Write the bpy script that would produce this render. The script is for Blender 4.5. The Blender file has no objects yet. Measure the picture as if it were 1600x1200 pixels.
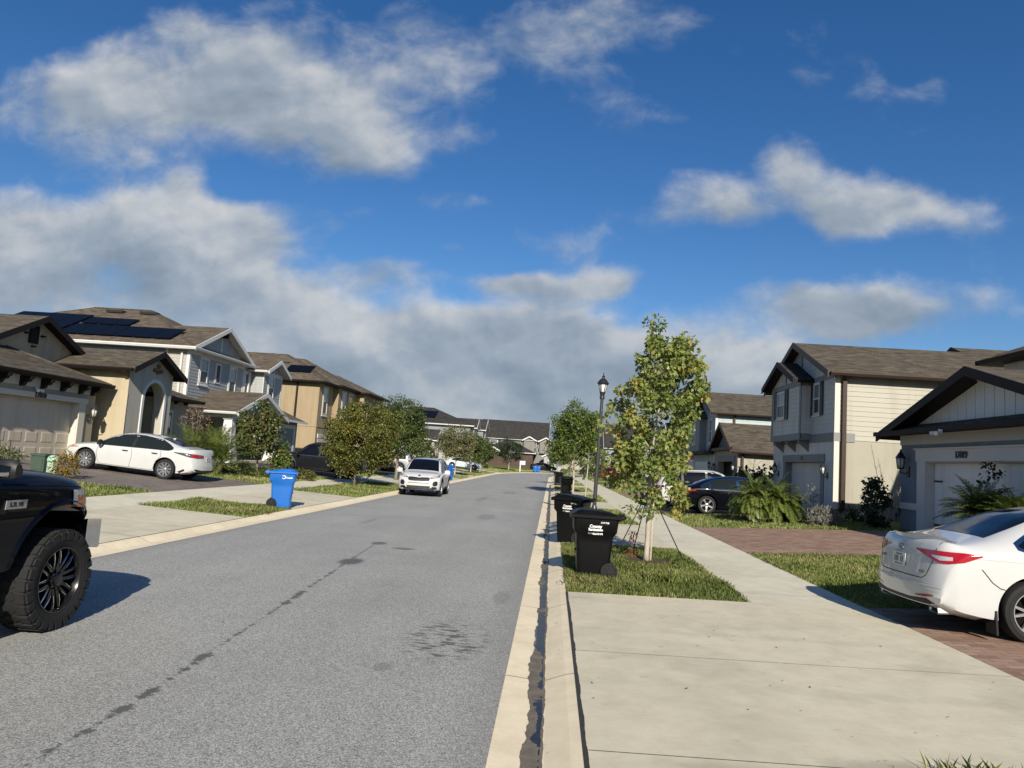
import bpy, bmesh, math, random
import numpy as np
from mathutils import Vector, Matrix
from mathutils.bvhtree import BVHTree

SC = bpy.context.scene
COL = SC.collection
PI = math.pi
R = math.radians

# ------------------------------------------------------------------ camera
FPX = 1150.0
CAM_H = 1.8
cam_d = bpy.data.cameras.new('camera')
cam_d.sensor_fit = 'HORIZONTAL'
cam_d.angle_x = 2 * math.atan(800 / FPX)
cam_d.clip_start = 0.1
cam_d.clip_end = 6000
cam = bpy.data.objects.new('camera', cam_d)
COL.objects.link(cam)
CM = Matrix.Rotation(R(3.4657), 4, 'Z') @ Matrix.Rotation(R(90 + 5.8891), 4, 'X') @ Matrix.Rotation(R(3.8), 4, 'Z')
cam.matrix_world = Matrix.Translation((0, 0, CAM_H)) @ CM
SC.camera = cam
SC.render.engine = 'CYCLES'
SC.cycles.max_bounces = 6
SC.cycles.diffuse_bounces = 3
SC.cycles.glossy_bounces = 3
SC.cycles.transmission_bounces = 4
SC.cycles.transparent_max_bounces = 6
SC.cycles.caustics_reflective = False
SC.cycles.caustics_refractive = False
SC.cycles.use_denoising = True

# ------------------------------------------------------------------ light
SUN_AZ, SUN_EL = 11.5, 28.0          # azimuth to the right of straight behind the camera
sd = Vector((math.sin(R(SUN_AZ)) * math.cos(R(SUN_EL)), -math.cos(R(SUN_AZ)) * math.cos(R(SUN_EL)), math.sin(R(SUN_EL))))
sun_d = bpy.data.lights.new('sun', 'SUN')
sun_d.energy = 4.8
sun_d.angle = R(0.53)
sun_d.color = (1.0, 0.93, 0.80)
sun = bpy.data.objects.new('sun', sun_d)
sun.rotation_euler = sd.to_track_quat('Z', 'Y').to_euler()
sun.location = sd * 100
COL.objects.link(sun)
SC.view_settings.view_transform = 'Standard'
SC.view_settings.look = 'None'
SC.view_settings.exposure = 0.4
SC.view_settings.gamma = 1.0

def px_dir(px, py):
    return (CM.to_3x3() @ Vector(((px - 800) / FPX, -(py - 600) / FPX, -1.0))).normalized()

world = bpy.data.worlds.new("World")
SC.world = world
world.use_nodes = True
def make_sky():
    nt = world.node_tree
    nt.nodes.clear()
    N, L = nt.nodes, nt.links
    def math_(op, a, b=None, c=None, clamp=False):
        n = N.new('ShaderNodeMath'); n.operation = op; n.use_clamp = clamp
        for i, v in enumerate((a, b, c)):
            if v is None: continue
            if isinstance(v, (int, float)): n.inputs[i].default_value = v
            else: L.new(v, n.inputs[i])
        return n.outputs[0]
    def mapr(v, a, b, c, d, t='SMOOTHSTEP'):
        n = N.new('ShaderNodeMapRange'); n.interpolation_type = t
        L.new(v, n.inputs[0])
        for i, x in enumerate((a, b, c, d)): n.inputs[i + 1].default_value = x
        return n.outputs[0]
    out = N.new('ShaderNodeOutputWorld')
    bg = N.new('ShaderNodeBackground')
    L.new(bg.outputs[0], out.inputs[0])
    bg.inputs[1].default_value = 0.072
    sky = N.new('ShaderNodeTexSky')
    sky.sky_type = 'NISHITA'
    sky.sun_disc = False
    sky.sun_elevation = R(SUN_EL)
    sky.sun_rotation = math.atan2(sd.x, sd.y)
    sky.altitude = 0
    sky.air_density = 1.0
    sky.dust_density = 0.6
    sky.ozone_density = 2.0
    hsv = N.new('ShaderNodeHueSaturation')
    hsv.inputs['Saturation'].default_value = 1.32
    hsv.inputs['Value'].default_value = 1.0
    L.new(sky.outputs[0], hsv.inputs['Color'])
    tc = N.new('ShaderNodeTexCoord')
    sp = N.new('ShaderNodeSeparateXYZ'); L.new(tc.outputs['Generated'], sp.inputs[0])
    ya = math_('MAXIMUM', math_('ABSOLUTE', sp.outputs[1]), 0.12)
    u = math_('DIVIDE', sp.outputs[0], ya)
    v = math_('DIVIDE', sp.outputs[2], ya)
    cb = N.new('ShaderNodeCombineXYZ'); L.new(u, cb.inputs[0]); L.new(v, cb.inputs[1])
    P0 = cb.outputs[0]
    # warp so cloud outlines are ragged
    wn = N.new('ShaderNodeTexNoise'); wn.inputs['Scale'].default_value = 5.0; wn.inputs['Detail'].default_value = 5
    L.new(P0, wn.inputs['Vector'])
    ws = N.new('ShaderNodeVectorMath'); ws.operation = 'SUBTRACT'; L.new(wn.outputs['Color'], ws.inputs[0]); ws.inputs[1].default_value = (.5, .5, .5)
    wm = N.new('ShaderNodeVectorMath'); wm.operation = 'MULTIPLY_ADD'; L.new(ws.outputs[0], wm.inputs[0]); wm.inputs[1].default_value = (.13, .11, 0); L.new(P0, wm.inputs[2])
    P = wm.outputs[0]
    blobs = [  # px, py, rx, ry, weight
        (300, 120, 250, 95, .95), (110, 160, 190, 95, .75), (460, 170, 200, 105, .8), (570, 230, 150, 75, .6), (400, 50, 200, 60, .5), (200, 235, 200, 50, .4),
        (760, 60, 250, 75, .62), (980, 25, 200, 50, .45), (650, 130, 150, 70, .5), (720, 215, 80, 40, .3),
        (60, 350, 230, 85, .95), (290, 345, 150, 80, 1.0), (400, 370, 120, 55, .85), (300, 285, 60, 40, .5), (540, 340, 60, 30, .35),
        (120, 450, 320, 75, 1.0), (420, 450, 220, 60, .85), (570, 430, 70, 30, .5), (560, 500, 180, 50, .8), (470, 545, 260, 60, 1.0),
        (820, 520, 150, 50, 1.15), (700, 560, 240, 55, 1.0), (940, 560, 160, 50, .8), (880, 458, 125, 34, .95), (955, 435, 55, 34, .8), (800, 455, 60, 28, .5), (690, 440, 130, 30, .4),
        (1125, 305, 105, 58, .95), (1235, 240, 48, 55, .75), (1400, 335, 140, 48, 1.0), (1330, 300, 120, 50, .9), (900, 380, 110, 35, .45), (1010, 330, 90, 40, .45),
        (1270, 470, 150, 52, .95), (1390, 485, 140, 50, .85), (1180, 520, 220, 55, .7), (1100, 580, 250, 50, .8), (1400, 590, 300, 45, .5), (780, 645, 330, 60, .75), (1000, 640, 200, 50, .5),
        (700, 315, 80, 28, .42), (685, 388, 42, 18, .5), (1460, 150, 75, 32, .34), (1010, 170, 140, 50, .18), (960, 100, 90, 60, .15)]
    acc = None; shd = None
    for (bx, by, rx, ry, w) in blobs:
        d = px_dir(bx, by)
        k = 1.0 / (FPX)
        n1 = N.new('ShaderNodeVectorMath'); n1.operation = 'SUBTRACT'; L.new(P, n1.inputs[0]); n1.inputs[1].default_value = (d.x / d.y, d.z / d.y, 0)
        n2 = N.new('ShaderNodeVectorMath'); n2.operation = 'MULTIPLY'; L.new(n1.outputs[0], n2.inputs[0]); n2.inputs[1].default_value = (1 / (rx * k), 1 / (ry * k), 0)
        n3 = N.new('ShaderNodeVectorMath'); n3.operation = 'LENGTH'; L.new(n2.outputs[0], n3.inputs[0])
        f = mapr(n3.outputs['Value'], 1.45, 0.0, 0.0, w)
        s3 = N.new('ShaderNodeSeparateXYZ'); L.new(n2.outputs[0], s3.inputs[0])
        g = math_('MULTIPLY', f, s3.outputs[1])
        acc = f if acc is None else math_('ADD', acc, f)
        shd = g if shd is None else math_('ADD', shd, g)
    band = mapr(v, 0.21, 0.04, 0.0, 0.7)
    acc = math_('ADD', acc, band)
    # fractal detail, coarse and fine, each also sampled a step towards the sun for relief
    def fbm(off, sc_, det, ro):
        mp = N.new('ShaderNodeVectorMath'); mp.operation = 'MULTIPLY_ADD'; L.new(P0, mp.inputs[0]); mp.inputs[1].default_value = (1.0, 1.4, 1); mp.inputs[2].default_value = off
        fn = N.new('ShaderNodeTexNoise'); fn.inputs['Scale'].default_value = sc_; fn.inputs['Detail'].default_value = det; fn.inputs['Roughness'].default_value = ro; fn.inputs['Distortion'].default_value = .25
        L.new(mp.outputs[0], fn.inputs['Vector']); return fn.outputs[0]
    A0, A1 = fbm((0, 0, 0), 4.0, 4, .5), fbm((.02, .06, 0), 4.0, 4, .5)
    B0, B1 = fbm((3, 5, 0), 13.0, 9, .6), fbm((3.008, 5.02, 0), 13.0, 9, .6)
    nz_ = math_('ADD', math_('MULTIPLY', math_('SUBTRACT', A0, 0.5), 1.5), math_('MULTIPLY', math_('SUBTRACT', B0, 0.5), 1.05))
    dens = math_('ADD', acc, nz_)
    alpha = mapr(dens, 0.16, 1.05, 0.0, 0.95)
    rel = math_('DIVIDE', shd, math_('ADD', acc, 0.15))
    relief = math_('ADD', math_('MULTIPLY', math_('SUBTRACT', A0, A1), 2.3), math_('MULTIPLY', math_('SUBTRACT', B0, B1), .75))
    thick = mapr(dens, 0.6, 2.2, 0.0, 0.16)
    low = mapr(v, 0.20, 0.03, 0.0, 0.16)
    br = math_('ADD', math_('ADD', math_('MULTIPLY', rel, .34), relief), 0.56)
    br = math_('SUBTRACT', math_('SUBTRACT', br, thick), low, clamp=True)
    ramp = N.new('ShaderNodeValToRGB')
    ramp.color_ramp.elements[0].position = 0.0; ramp.color_ramp.elements[0].color = (2.3, 2.95, 3.75, 1)
    ramp.color_ramp.elements[1].position = 1.0; ramp.color_ramp.elements[1].color = (6.6, 6.7, 6.8, 1)
    e = ramp.color_ramp.elements.new(0.45); e.color = (3.6, 4.2, 4.95, 1)
    L.new(br, ramp.inputs[0])
    tint = N.new('ShaderNodeMix'); tint.data_type = 'RGBA'; tint.blend_type = 'MULTIPLY'; tint.inputs['Factor'].default_value = 1.0
    tint.inputs['B'].default_value = (.84, .90, 1.06, 1); L.new(hsv.outputs[0], tint.inputs['A'])
    mix = N.new('ShaderNodeMix'); mix.data_type = 'RGBA'
    L.new(alpha, mix.inputs['Factor']); L.new(tint.outputs['Result'], mix.inputs['A']); L.new(ramp.outputs[0], mix.inputs['B'])
    L.new(mix.outputs['Result'], bg.inputs[0])
make_sky()

# ------------------------------------------------------------------ materials
def nmat(name):
    m = bpy.data.materials.new(name); m.use_nodes = True
    nt = m.node_tree
    return m, nt, nt.nodes['Principled BSDF']
def rgba(c): return (c[0], c[1], c[2], 1)
def sc(c, k): return tuple(min(1, x * k) for x in c)
def node(nt, t, **kw):
    n = nt.nodes.new(t)
    for k, v in kw.items(): setattr(n, k, v)
    return n
def ramp2(nt, fac, stops):
    r = nt.nodes.new('ShaderNodeValToRGB')
    els = r.color_ramp.elements
    while len(els) < len(stops): els.new(.5)
    for e, (p, c) in zip(els, stops): e.position = p; e.color = rgba(c)
    nt.links.new(fac, r.inputs[0])
    return r.outputs[0]
def noise(nt, vec, scale, detail=4, rough=.55):
    n = nt.nodes.new('ShaderNodeTexNoise'); n.inputs['Scale'].default_value = scale; n.inputs['Detail'].default_value = detail; n.inputs['Roughness'].default_value = rough
    nt.links.new(vec, n.inputs['Vector'])
    return n.outputs[0]
def mixc(nt, fac, a, b, mode='MIX'):
    m = nt.nodes.new('ShaderNodeMix'); m.data_type = 'RGBA'; m.blend_type = mode
    for k, v in (('Factor', fac), ('A', a), ('B', b)):
        if isinstance(v, tuple): m.inputs[k].default_value = rgba(v)
        elif isinstance(v, (int, float)): m.inputs[k].default_value = v
        else: nt.links.new(v, m.inputs[k])
    return m.outputs['Result']
def bumpn(nt, bsdf, h, strength, dist=.01):
    b = nt.nodes.new('ShaderNodeBump'); b.inputs['Strength'].default_value = strength; b.inputs['Distance'].default_value = dist
    nt.links.new(h, b.inputs['Height']); nt.links.new(b.outputs[0], bsdf.inputs['Normal'])
def coords(nt, which='Object', scale=None):
    t = nt.nodes.new('ShaderNodeTexCoord')
    o = t.outputs[which]
    if scale:
        m = nt.nodes.new('ShaderNodeMapping'); m.inputs['Scale'].default_value = scale
        nt.links.new(o, m.inputs[0]); o = m.outputs[0]
    return o
def pm(name, col, rough=.6, var=.12, vs=1.5, bump=0, bs=60, metal=0, spec=.5, coat=0, warm=None, stretch=None):
    m, nt, b = nmat(name)
    v = coords(nt, 'Object', stretch)
    n1 = noise(nt, v, vs, 6)
    n2 = noise(nt, v, vs * 9, 3)
    f = nt.nodes.new('ShaderNodeMath'); f.operation = 'MULTIPLY_ADD'; nt.links.new(n1, f.inputs[0]); f.inputs[1].default_value = .65
    g = nt.nodes.new('ShaderNodeMath'); g.operation = 'MULTIPLY'; nt.links.new(n2, g.inputs[0]); g.inputs[1].default_value = .35
    nt.links.new(g.outputs[0], f.inputs[2])
    c = ramp2(nt, f.outputs[0], [(.3, sc(col, 1 - var)), (.7, warm or sc(col, 1 + var))])
    if 'stucco' in name or 'siding' in name or 'garage_door' in name:      # rain streaks and grime
        st = noise(nt, coords(nt, 'Object', (2.6, 2.6, .16)), 1.0, 5, .65)
        c = mixc(nt, .8, c, ramp2(nt, st, [(.30, (.80, .785, .76)), (.52, (1, 1, 1))]), 'MULTIPLY')
    nt.links.new(c, b.inputs['Base Color'])
    b.inputs['Roughness'].default_value = rough
    b.inputs['Metallic'].default_value = metal
    b.inputs['Specular IOR Level'].default_value = spec
    b.inputs['Coat Weight'].default_value = coat
    b.inputs['Coat Roughness'].default_value = .04
    if bump: bumpn(nt, b, noise(nt, v, bs, 3), bump)
    return m
def paint(name, col, rough=.35, metal=0.0):
    m, nt, b = nmat(name)
    v = coords(nt)
    c = ramp2(nt, noise(nt, v, 2.2, 4), [(.3, sc(col, .96)), (.7, sc(col, 1.03))])
    nt.links.new(c, b.inputs['Base Color'])
    b.inputs['Roughness'].default_value = rough; b.inputs['Metallic'].default_value = metal
    b.inputs['Specular IOR Level'].default_value = .06 if max(col) < .05 else .4
    b.inputs['Coat Weight'].default_value = .35 if max(col) < .05 else 1.0; b.inputs['Coat Roughness'].default_value = .03
    return m
def glassm(name, col=(.012, .016, .02), rough=.04, spec=.4):
    m, nt, b = nmat(name)
    b.inputs['Base Color'].default_value = rgba(col); b.inputs['Roughness'].default_value = rough
    b.inputs['Specular IOR Level'].default_value = spec
    v = coords(nt)
    bumpn(nt, b, noise(nt, v, 1.3, 2), .03, .05)
    return m
def shingle(name, base):
    m, nt, b = nmat(name)
    uv = coords(nt, 'UV')
    br = nt.nodes.new('ShaderNodeTexBrick')
    nt.links.new(uv, br.inputs['Vector'])
    br.inputs['Scale'].default_value = 1.0
    br.inputs['Brick Width'].default_value = .42; br.inputs['Row Height'].default_value = .17
    br.inputs['Mortar Size'].default_value = .012; br.inputs['Bias'].default_value = 0
    br.inputs['Color1'].default_value = rgba(sc(base, .38)); br.inputs['Color2'].default_value = rgba(sc(base, 1.85)); br.inputs['Mortar'].default_value = rgba(sc(base, .35))
    n1 = noise(nt, uv, .7, 5); n2 = noise(nt, uv, 40, 2)
    n3 = noise(nt, coords(nt, 'UV', (1.6, 4.5, 1)), 1.5, 3)
    c = mixc(nt, .45, br.outputs[0], ramp2(nt, n3, [(.36, sc(base, .45)), (.64, sc(base, 1.75))]))
    c = mixc(nt, .2, c, ramp2(nt, n2, [(.3, sc(base, .6)), (.7, sc(base, 1.45))]))
    c = mixc(nt, .6, c, ramp2(nt, n1, [(.3, (.75, .74, .72)), (.7, (1., .98, .95))]), 'MULTIPLY')
    nt.links.new(c, b.inputs['Base Color'])
    b.inputs['Roughness'].default_value = .9; b.inputs['Specular IOR Level'].default_value = .2
    bumpn(nt, b, br.outputs[1], -.5, .012)
    return m
def paver(name, c1, c2, mortar, bw=.24, rh=.12, ang=0):
    m, nt, b = nmat(name)
    t = nt.nodes.new('ShaderNodeTexCoord'); mp = nt.nodes.new('ShaderNodeMapping'); mp.inputs['Rotation'].default_value = (0, 0, ang)
    nt.links.new(t.outputs['UV'], mp.inputs[0]); uv = mp.outputs[0]
    br = nt.nodes.new('ShaderNodeTexBrick'); nt.links.new(uv, br.inputs['Vector'])
    br.inputs['Scale'].default_value = 1; br.inputs['Brick Width'].default_value = bw; br.inputs['Row Height'].default_value = rh
    br.inputs['Mortar Size'].default_value = .006; br.inputs['Mortar Smooth'].default_value = .3
    br.inputs['Color1'].default_value = rgba(c1); br.inputs['Color2'].default_value = rgba(c2); br.inputs['Mortar'].default_value = rgba(mortar)
    n = noise(nt, uv, 1.1, 6); n2 = noise(nt, uv, 55, 2)
    c = mixc(nt, .55, br.outputs[0], ramp2(nt, n, [(.3, (.66, .64, .62)), (.7, (1., 1., 1.))]), 'MULTIPLY')
    c = mixc(nt, .4, c, ramp2(nt, n2, [(.3, (.7, .7, .7)), (.7, (1., 1., 1.))]), 'MULTIPLY')
    nt.links.new(c, b.inputs['Base Color']); b.inputs['Roughness'].default_value = .85; b.inputs['Specular IOR Level'].default_value = .25
    bumpn(nt, b, br.outputs[1], -.6, .006)
    return m
def concrete(name, col, dark=.8, spots=True):
    m, nt, b = nmat(name)
    v = coords(nt, 'Object')
    big = noise(nt, v, .55, 6, .6); mid = noise(nt, v, 4, 5, .6); fine = noise(nt, v, 180, 2)
    c = ramp2(nt, big, [(.28, sc(col, dark)), (.5, col), (.75, sc(col, 1.08))])
    c = mixc(nt, .7, c, ramp2(nt, mid, [(.25, (.80, .79, .76)), (.6, (1, 1, 1))]), 'MULTIPLY')
    c = mixc(nt, .6, c, ramp2(nt, fine, [(.3, (.78, .78, .77)), (.7, (1, 1, 1))]), 'MULTIPLY')
    # broom finish drawn across the slab
    w = coords(nt, 'Object', (6, 90, 1))
    st = noise(nt, w, 1.0, 3)
    c = mixc(nt, .35, c, ramp2(nt, st, [(.35, (.84, .84, .83)), (.65, (1, 1, 1))]), 'MULTIPLY')
    if name == 'concrete':
        L = nt.links; sp_ = nt.nodes.new('ShaderNodeSeparateXYZ'); L.new(v, sp_.inputs[0])
        def gsp(x, y, rx, ry, k):
            d = nt.nodes.new('ShaderNodeVectorMath'); d.operation = 'SUBTRACT'; L.new(v, d.inputs[0]); d.inputs[1].default_value = (x, y, 0)
            q = nt.nodes.new('ShaderNodeVectorMath'); q.operation = 'MULTIPLY'; L.new(d.outputs[0], q.inputs[0]); q.inputs[1].default_value = (1 / rx, 1 / ry, 0)
            l = nt.nodes.new('ShaderNodeVectorMath'); l.operation = 'LENGTH'; L.new(q.outputs[0], l.inputs[0])
            a = nt.nodes.new('ShaderNodeMath'); a.operation = 'MULTIPLY_ADD'; L.new(mid, a.inputs[0]); a.inputs[1].default_value = .9; L.new(l.outputs['Value'], a.inputs[2])
            r = nt.nodes.new('ShaderNodeMapRange'); r.interpolation_type = 'SMOOTHSTEP'; L.new(a.outputs[0], r.inputs[0])
            for i, x_ in enumerate((1.5, .5, 0, k)): r.inputs[i + 1].default_value = x_
            return r.outputs[0]
        for g in ((2.1, 4.75, .55, .22, .5), (1.3, 4.6, .9, .12, .35), (.5, 9.9, .5, .2, .2), (2.4, 6.25, 3.2, .16, .13), (2.6, 8.15, 3.2, .16, .13), (3.6, 7.2, .35, .3, .22), (-8.2, 19.9, .8, .3, .3), (-8, 12.5, 2.2, .2, .15), (-8, 14.2, 2.2, .2, .15)):
            c = mixc(nt, gsp(*g), c, sc(col, .33))
    if spots:
        sp = noise(nt, v, 9, 2, .4)
        c = mixc(nt, ramp2(nt, sp, [(.70, (0, 0, 0)), (.76, (.35, .35, .35))]), c, sc(col, .45))
    nt.links.new(c, b.inputs['Base Color']); b.inputs['Roughness'].default_value = .88; b.inputs['Specular IOR Level'].default_value = .25
    bumpn(nt, b, fine, .25, .004)
    return m
def asphalt(name):
    m, nt, b = nmat(name)
    v = coords(nt, 'Object')
    vo = nt.nodes.new('ShaderNodeTexVoronoi'); vo.inputs['Scale'].default_value = 125; nt.links.new(v, vo.inputs['Vector'])
    bw = nt.nodes.new('ShaderNodeRGBToBW'); nt.links.new(vo.outputs['Color'], bw.inputs[0])
    fine = noise(nt, v, 60, 4, .7); big = noise(nt, v, .35, 6, .6); lane = noise(nt, coords(nt, 'Object', (1.1, .06, 1)), 1.2, 4)
    c = ramp2(nt, bw.outputs[0], [(.12, (.185, .184, .172)), (.5, (.385, .382, .355)), (.9, (.64, .63, .585))])
    c = mixc(nt, .8, c, ramp2(nt, fine, [(.3, (.72, .72, .72)), (.68, (1, 1, 1))]), 'MULTIPLY')
    c = mixc(nt, .7, c, ramp2(nt, big, [(.3, (.78, .78, .78)), (.7, (1, 1, .99))]), 'MULTIPLY')
    c = mixc(nt, .6, c, ramp2(nt, lane, [(.3, (.82, .82, .82)), (.7, (1, 1, 1))]), 'MULTIPLY')
    # oil and damp: a drip trail, a soaked patch and a splatter, all with feathered edges
    L = nt.links; sp = nt.nodes.new('ShaderNodeSeparateXYZ'); L.new(v, sp.inputs[0]); X, Y = sp.outputs[0], sp.outputs[1]
    def mm(op, a, b_=None, clamp=False):
        n = nt.nodes.new('ShaderNodeMath'); n.operation = op; n.use_clamp = clamp
        for i, q in enumerate((a, b_)):
            if q is None: continue
            if isinstance(q, (int, float)): n.inputs[i].default_value = q
            else: L.new(q, n.inputs[i])
        return n.outputs[0]
    def mr(q, a, b_, c0=0.0, c1=1.0):
        n = nt.nodes.new('ShaderNodeMapRange'); n.interpolation_type = 'SMOOTHSTEP'; L.new(q, n.inputs[0])
        for i, x in enumerate((a, b_, c0, c1)): n.inputs[i + 1].default_value = x
        return n.outputs[0]
    fray = mm('MULTIPLY', mm('SUBTRACT', noise(nt, v, 26, 5, .65), .5), .16)
    lx = mm('ADD', mm('MULTIPLY', mm('MAXIMUM', mm('SUBTRACT', Y, 5.0), 0.0), -.066), -2.72)
    dl = mm('ABSOLUTE', mm('SUBTRACT', X, lx))
    beads = noise(nt, coords(nt, 'Object', (1.6, 4.6, 1)), 1.0, 3, .6)
    trail = mr(mm('ADD', mm('SUBTRACT', dl, mm('MULTIPLY', mm('SUBTRACT', beads, .49), .30)), fray), .026, -.008)
    trail = mm('MULTIPLY', trail, mm('MULTIPLY', mr(Y, 3.0, 3.6), mr(Y, 13.6, 12.0)))
    trail = mm('MAXIMUM', trail, mm('MULTIPLY', mr(mm('ADD', dl, fray), .035, .0), mm('MULTIPLY', mr(Y, 11.5, 12.3), mr(Y, 15.0, 14.4, 0.0, .75))))
    def spot(x, y, rx, ry, k, fr=1.6):
        dx = mm('DIVIDE', mm('SUBTRACT', X, x), rx); dy = mm('DIVIDE', mm('SUBTRACT', Y, y), ry)
        r_ = mm('SQRT', mm('ADD', mm('MULTIPLY', dx, dx), mm('MULTIPLY', dy, dy)))
        return mm('MULTIPLY', mr(mm('ADD', r_, mm('MULTIPLY', fray, fr * 6)), 1.15, .65), k)
    msk = trail
    for q in ((-3.14, 12.0, .20, .40, 1.0), (-3.3, 14.6, .16, .26, .9), (-2.7, 14.05, .22, .17, .8), (-1.32, 6.35, .09, .15, .4), (-.55, 9.9, .12, .5, .3), (-4.0, 4.9, .06, .09, .8), (-1.9, 23, .3, 1.2, .35), (-4.6, 19, .12, .9, .3), (-3.0, 33, .2, 2.5, .35), (-2.2, 41, .4, 2.0, .3)): msk = mm('MAXIMUM', msk, spot(*q))
    spl = mr(noise(nt, coords(nt, 'Object', (3.2, 8.5, 1)), 1.6, 3, .55), .50, .58)
    msk = mm('MAXIMUM', msk, mm('MULTIPLY', spl, spot(-.93, 7.45, .44, .85, 1.0, .3)))
    fs = mr(noise(nt, coords(nt, 'Object', (2.2, 1.1, 1)), 1.3, 4, .6), .66, .80, 0.0, .22)
    msk = mm('MAXIMUM', msk, fs)
    c = mixc(nt, mm('MULTIPLY', msk, .86), c, (.075, .074, .070))
    # darker grit band beside the kerbs
    grit = mm('MAXIMUM', mr(X, -.75, -.3), mr(X, -6.0, -6.5))
    c = mixc(nt, mm('MULTIPLY', grit, mm('MULTIPLY', big, .45)), c, (.14, .13, .115))
    L.new(c, b.inputs['Base Color']); b.inputs['Roughness'].default_value = .85; b.inputs['Specular IOR Level'].default_value = .3
    bumpn(nt, b, bw.outputs[0], .35, .003)
    return m
def leafm(name, stops, trans=.35, rough=.45, clump=1.2):
    m, nt, b = nmat(name)
    g = nt.nodes.new('ShaderNodeNewGeometry')
    v = coords(nt)
    n = noise(nt, v, clump, 3)
    f = nt.nodes.new('ShaderNodeMath'); f.operation = 'MULTIPLY_ADD'; nt.links.new(g.outputs['Random Per Island'], f.inputs[0]); f.inputs[1].default_value = .55
    s = nt.nodes.new('ShaderNodeMath'); s.operation = 'MULTIPLY_ADD'; nt.links.new(n, s.inputs[0]); s.inputs[1].default_value = 1.3; s.inputs[2].default_value = -.42
    nt.links.new(s.outputs[0], f.inputs[2])
    c = ramp2(nt, f.outputs[0], stops)
    nt.links.new(c, b.inputs['Base Color']); b.inputs['Roughness'].default_value = rough; b.inputs['Specular IOR Level'].default_value = .4
    t = nt.nodes.new('ShaderNodeBsdfTranslucent'); nt.links.new(mixc(nt, 1.0, c, (1.0, 1.0, .55), 'MULTIPLY'), t.inputs[0])
    mx = nt.nodes.new('ShaderNodeMixShader'); mx.inputs[0].default_value = trans
    nt.links.new(b.outputs[0], mx.inputs[1]); nt.links.new(t.outputs[0], mx.inputs[2])
    nt.links.new(mx.outputs[0], nt.nodes['Material Output'].inputs[0])
    return m
def lawnm(name):
    m, nt, b = nmat(name)
    v = coords(nt)
    big = noise(nt, v, .8, 5); mid = noise(nt, v, 6, 4); fine = noise(nt, v, 130, 2)
    c = ramp2(nt, mid, [(.25, (.085, .12, .028)), (.55, (.17, .205, .05)), (.8, (.27, .26, .09))])
    c = mixc(nt, ramp2(nt, big, [(.52, (0, 0, 0)), (.75, (.6, .6, .6))]), c, (.17, .145, .06))
    c = mixc(nt, .7, c, ramp2(nt, fine, [(.25, (.35, .35, .35)), (.7, (1, 1, 1))]), 'MULTIPLY')
    nt.links.new(c, b.inputs['Base Color']); b.inputs['Roughness'].default_value = .9; b.inputs['Specular IOR Level'].default_value = .15
    bumpn(nt, b, fine, .6, .02)
    return m

MT = {}
MT['asphalt'] = asphalt('asphalt')
MT['concrete'] = concrete('concrete', (.66, .60, .45))
MT['kerb'] = concrete('kerb_concrete', (.86, .74, .53), .9)
MT['walk'] = concrete('walk_concrete', (.70, .65, .51), .86)
MT['brick_paver'] = paver('brick_paver', (.27, .155, .105), (.42, .29, .215), (.17, .13, .10))
MT['grey_paver'] = paver('grey_paver', (.27, .225, .19), (.17, .14, .125), (.11, .10, .09), .26, .13)
MT['dark_paver'] = paver('dark_paver', (.095, .08, .075), (.065, .06, .058), (.03, .03, .03))
MT['lawn'] = lawnm('lawn')
MT['soil'] = pm('soil', (.055, .036, .025), .95, .5, 9, .6, 60)
MT['mulch'] = pm('mulch', (.07, .035, .024), .95, .6, 14, .8, 40)
MT['joint'] = pm('joint_dirt', (.03, .027, .024), .95, .4, 20, .4, 120)
MT['wet'] = pm('damp_concrete', (.15, .125, .09), .7, .45, 7, .1, 90)
MT['stain'] = pm('oil_stain', (.055, .054, .052), .75, .35, 14, .4, 200)
MT['stain_pale'] = pm('faint_stain', (.115, .113, .11), .8, .3, 14, .4, 200)
m, nt, b = nmat('gutter_water')
b.inputs['Base Color'].default_value = (.022, .019, .015, 1); b.inputs['Roughness'].default_value = .2; b.inputs['Specular IOR Level'].default_value = .2
bumpn(nt, b, noise(nt, coords(nt), 14, 3), .12, .02)
MT['water'] = m

MT['shingle'] = shingle('brown_shingle', (.088, .074, .056))
MT['shingle_tan'] = shingle('tan_shingle', (.105, .086, .064))
MT['shingle_dark'] = shingle('dark_shingle', (.042, .039, .037))
def stucco(n, c, var=.05): return pm(n, c, .9, var, 1.1, .35, 130, spec=.2)
MT['stucco_cream'] = stucco('cream_stucco', (.37, .35, .285))
MT['stucco_white'] = stucco('white_stucco', (.72, .67, .60))
MT['stucco_tan'] = stucco('tan_stucco', (.335, .262, .165))
MT['stucco_grey'] = stucco('grey_stucco', (.47, .435, .375))
MT['stucco_beige'] = stucco('beige_stucco', (.465, .395, .275))
MT['stucco_taupe'] = stucco('taupe_stucco', (.36, .315, .245))
MT['stucco_blue'] = stucco('blue_grey_stucco', (.215, .245, .275))
MT['siding_cream'] = pm('cream_siding', (.385, .365, .30), .6, .04, 1.2)
MT['siding_grey'] = pm('grey_siding', (.33, .34, .335), .6, .04, 1.2)
MT['siding_pale'] = pm('pale_grey_siding', (.54, .52, .475), .6, .04, 1.2)
MT['siding_sand'] = pm('sand_siding', (.37, .35, .305), .6, .04, 1.2)
MT['siding_blue'] = pm('pale_blue_siding', (.37, .43, .43), .6, .04, 1.2)
MT['siding_dusk'] = pm('dusk_grey_siding', (.19, .18, .16), .6, .05, 1.2)
MT['trim_cool'] = pm('cool_grey_trim', (.50, .515, .52), .6, .04, 2)
MT['siding_slate'] = pm('slate_siding', (.20, .225, .235), .6, .05, 1.2)
MT['batten_white'] = pm('white_board', (.74, .745, .73), .6, .04, 1.2)
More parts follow.
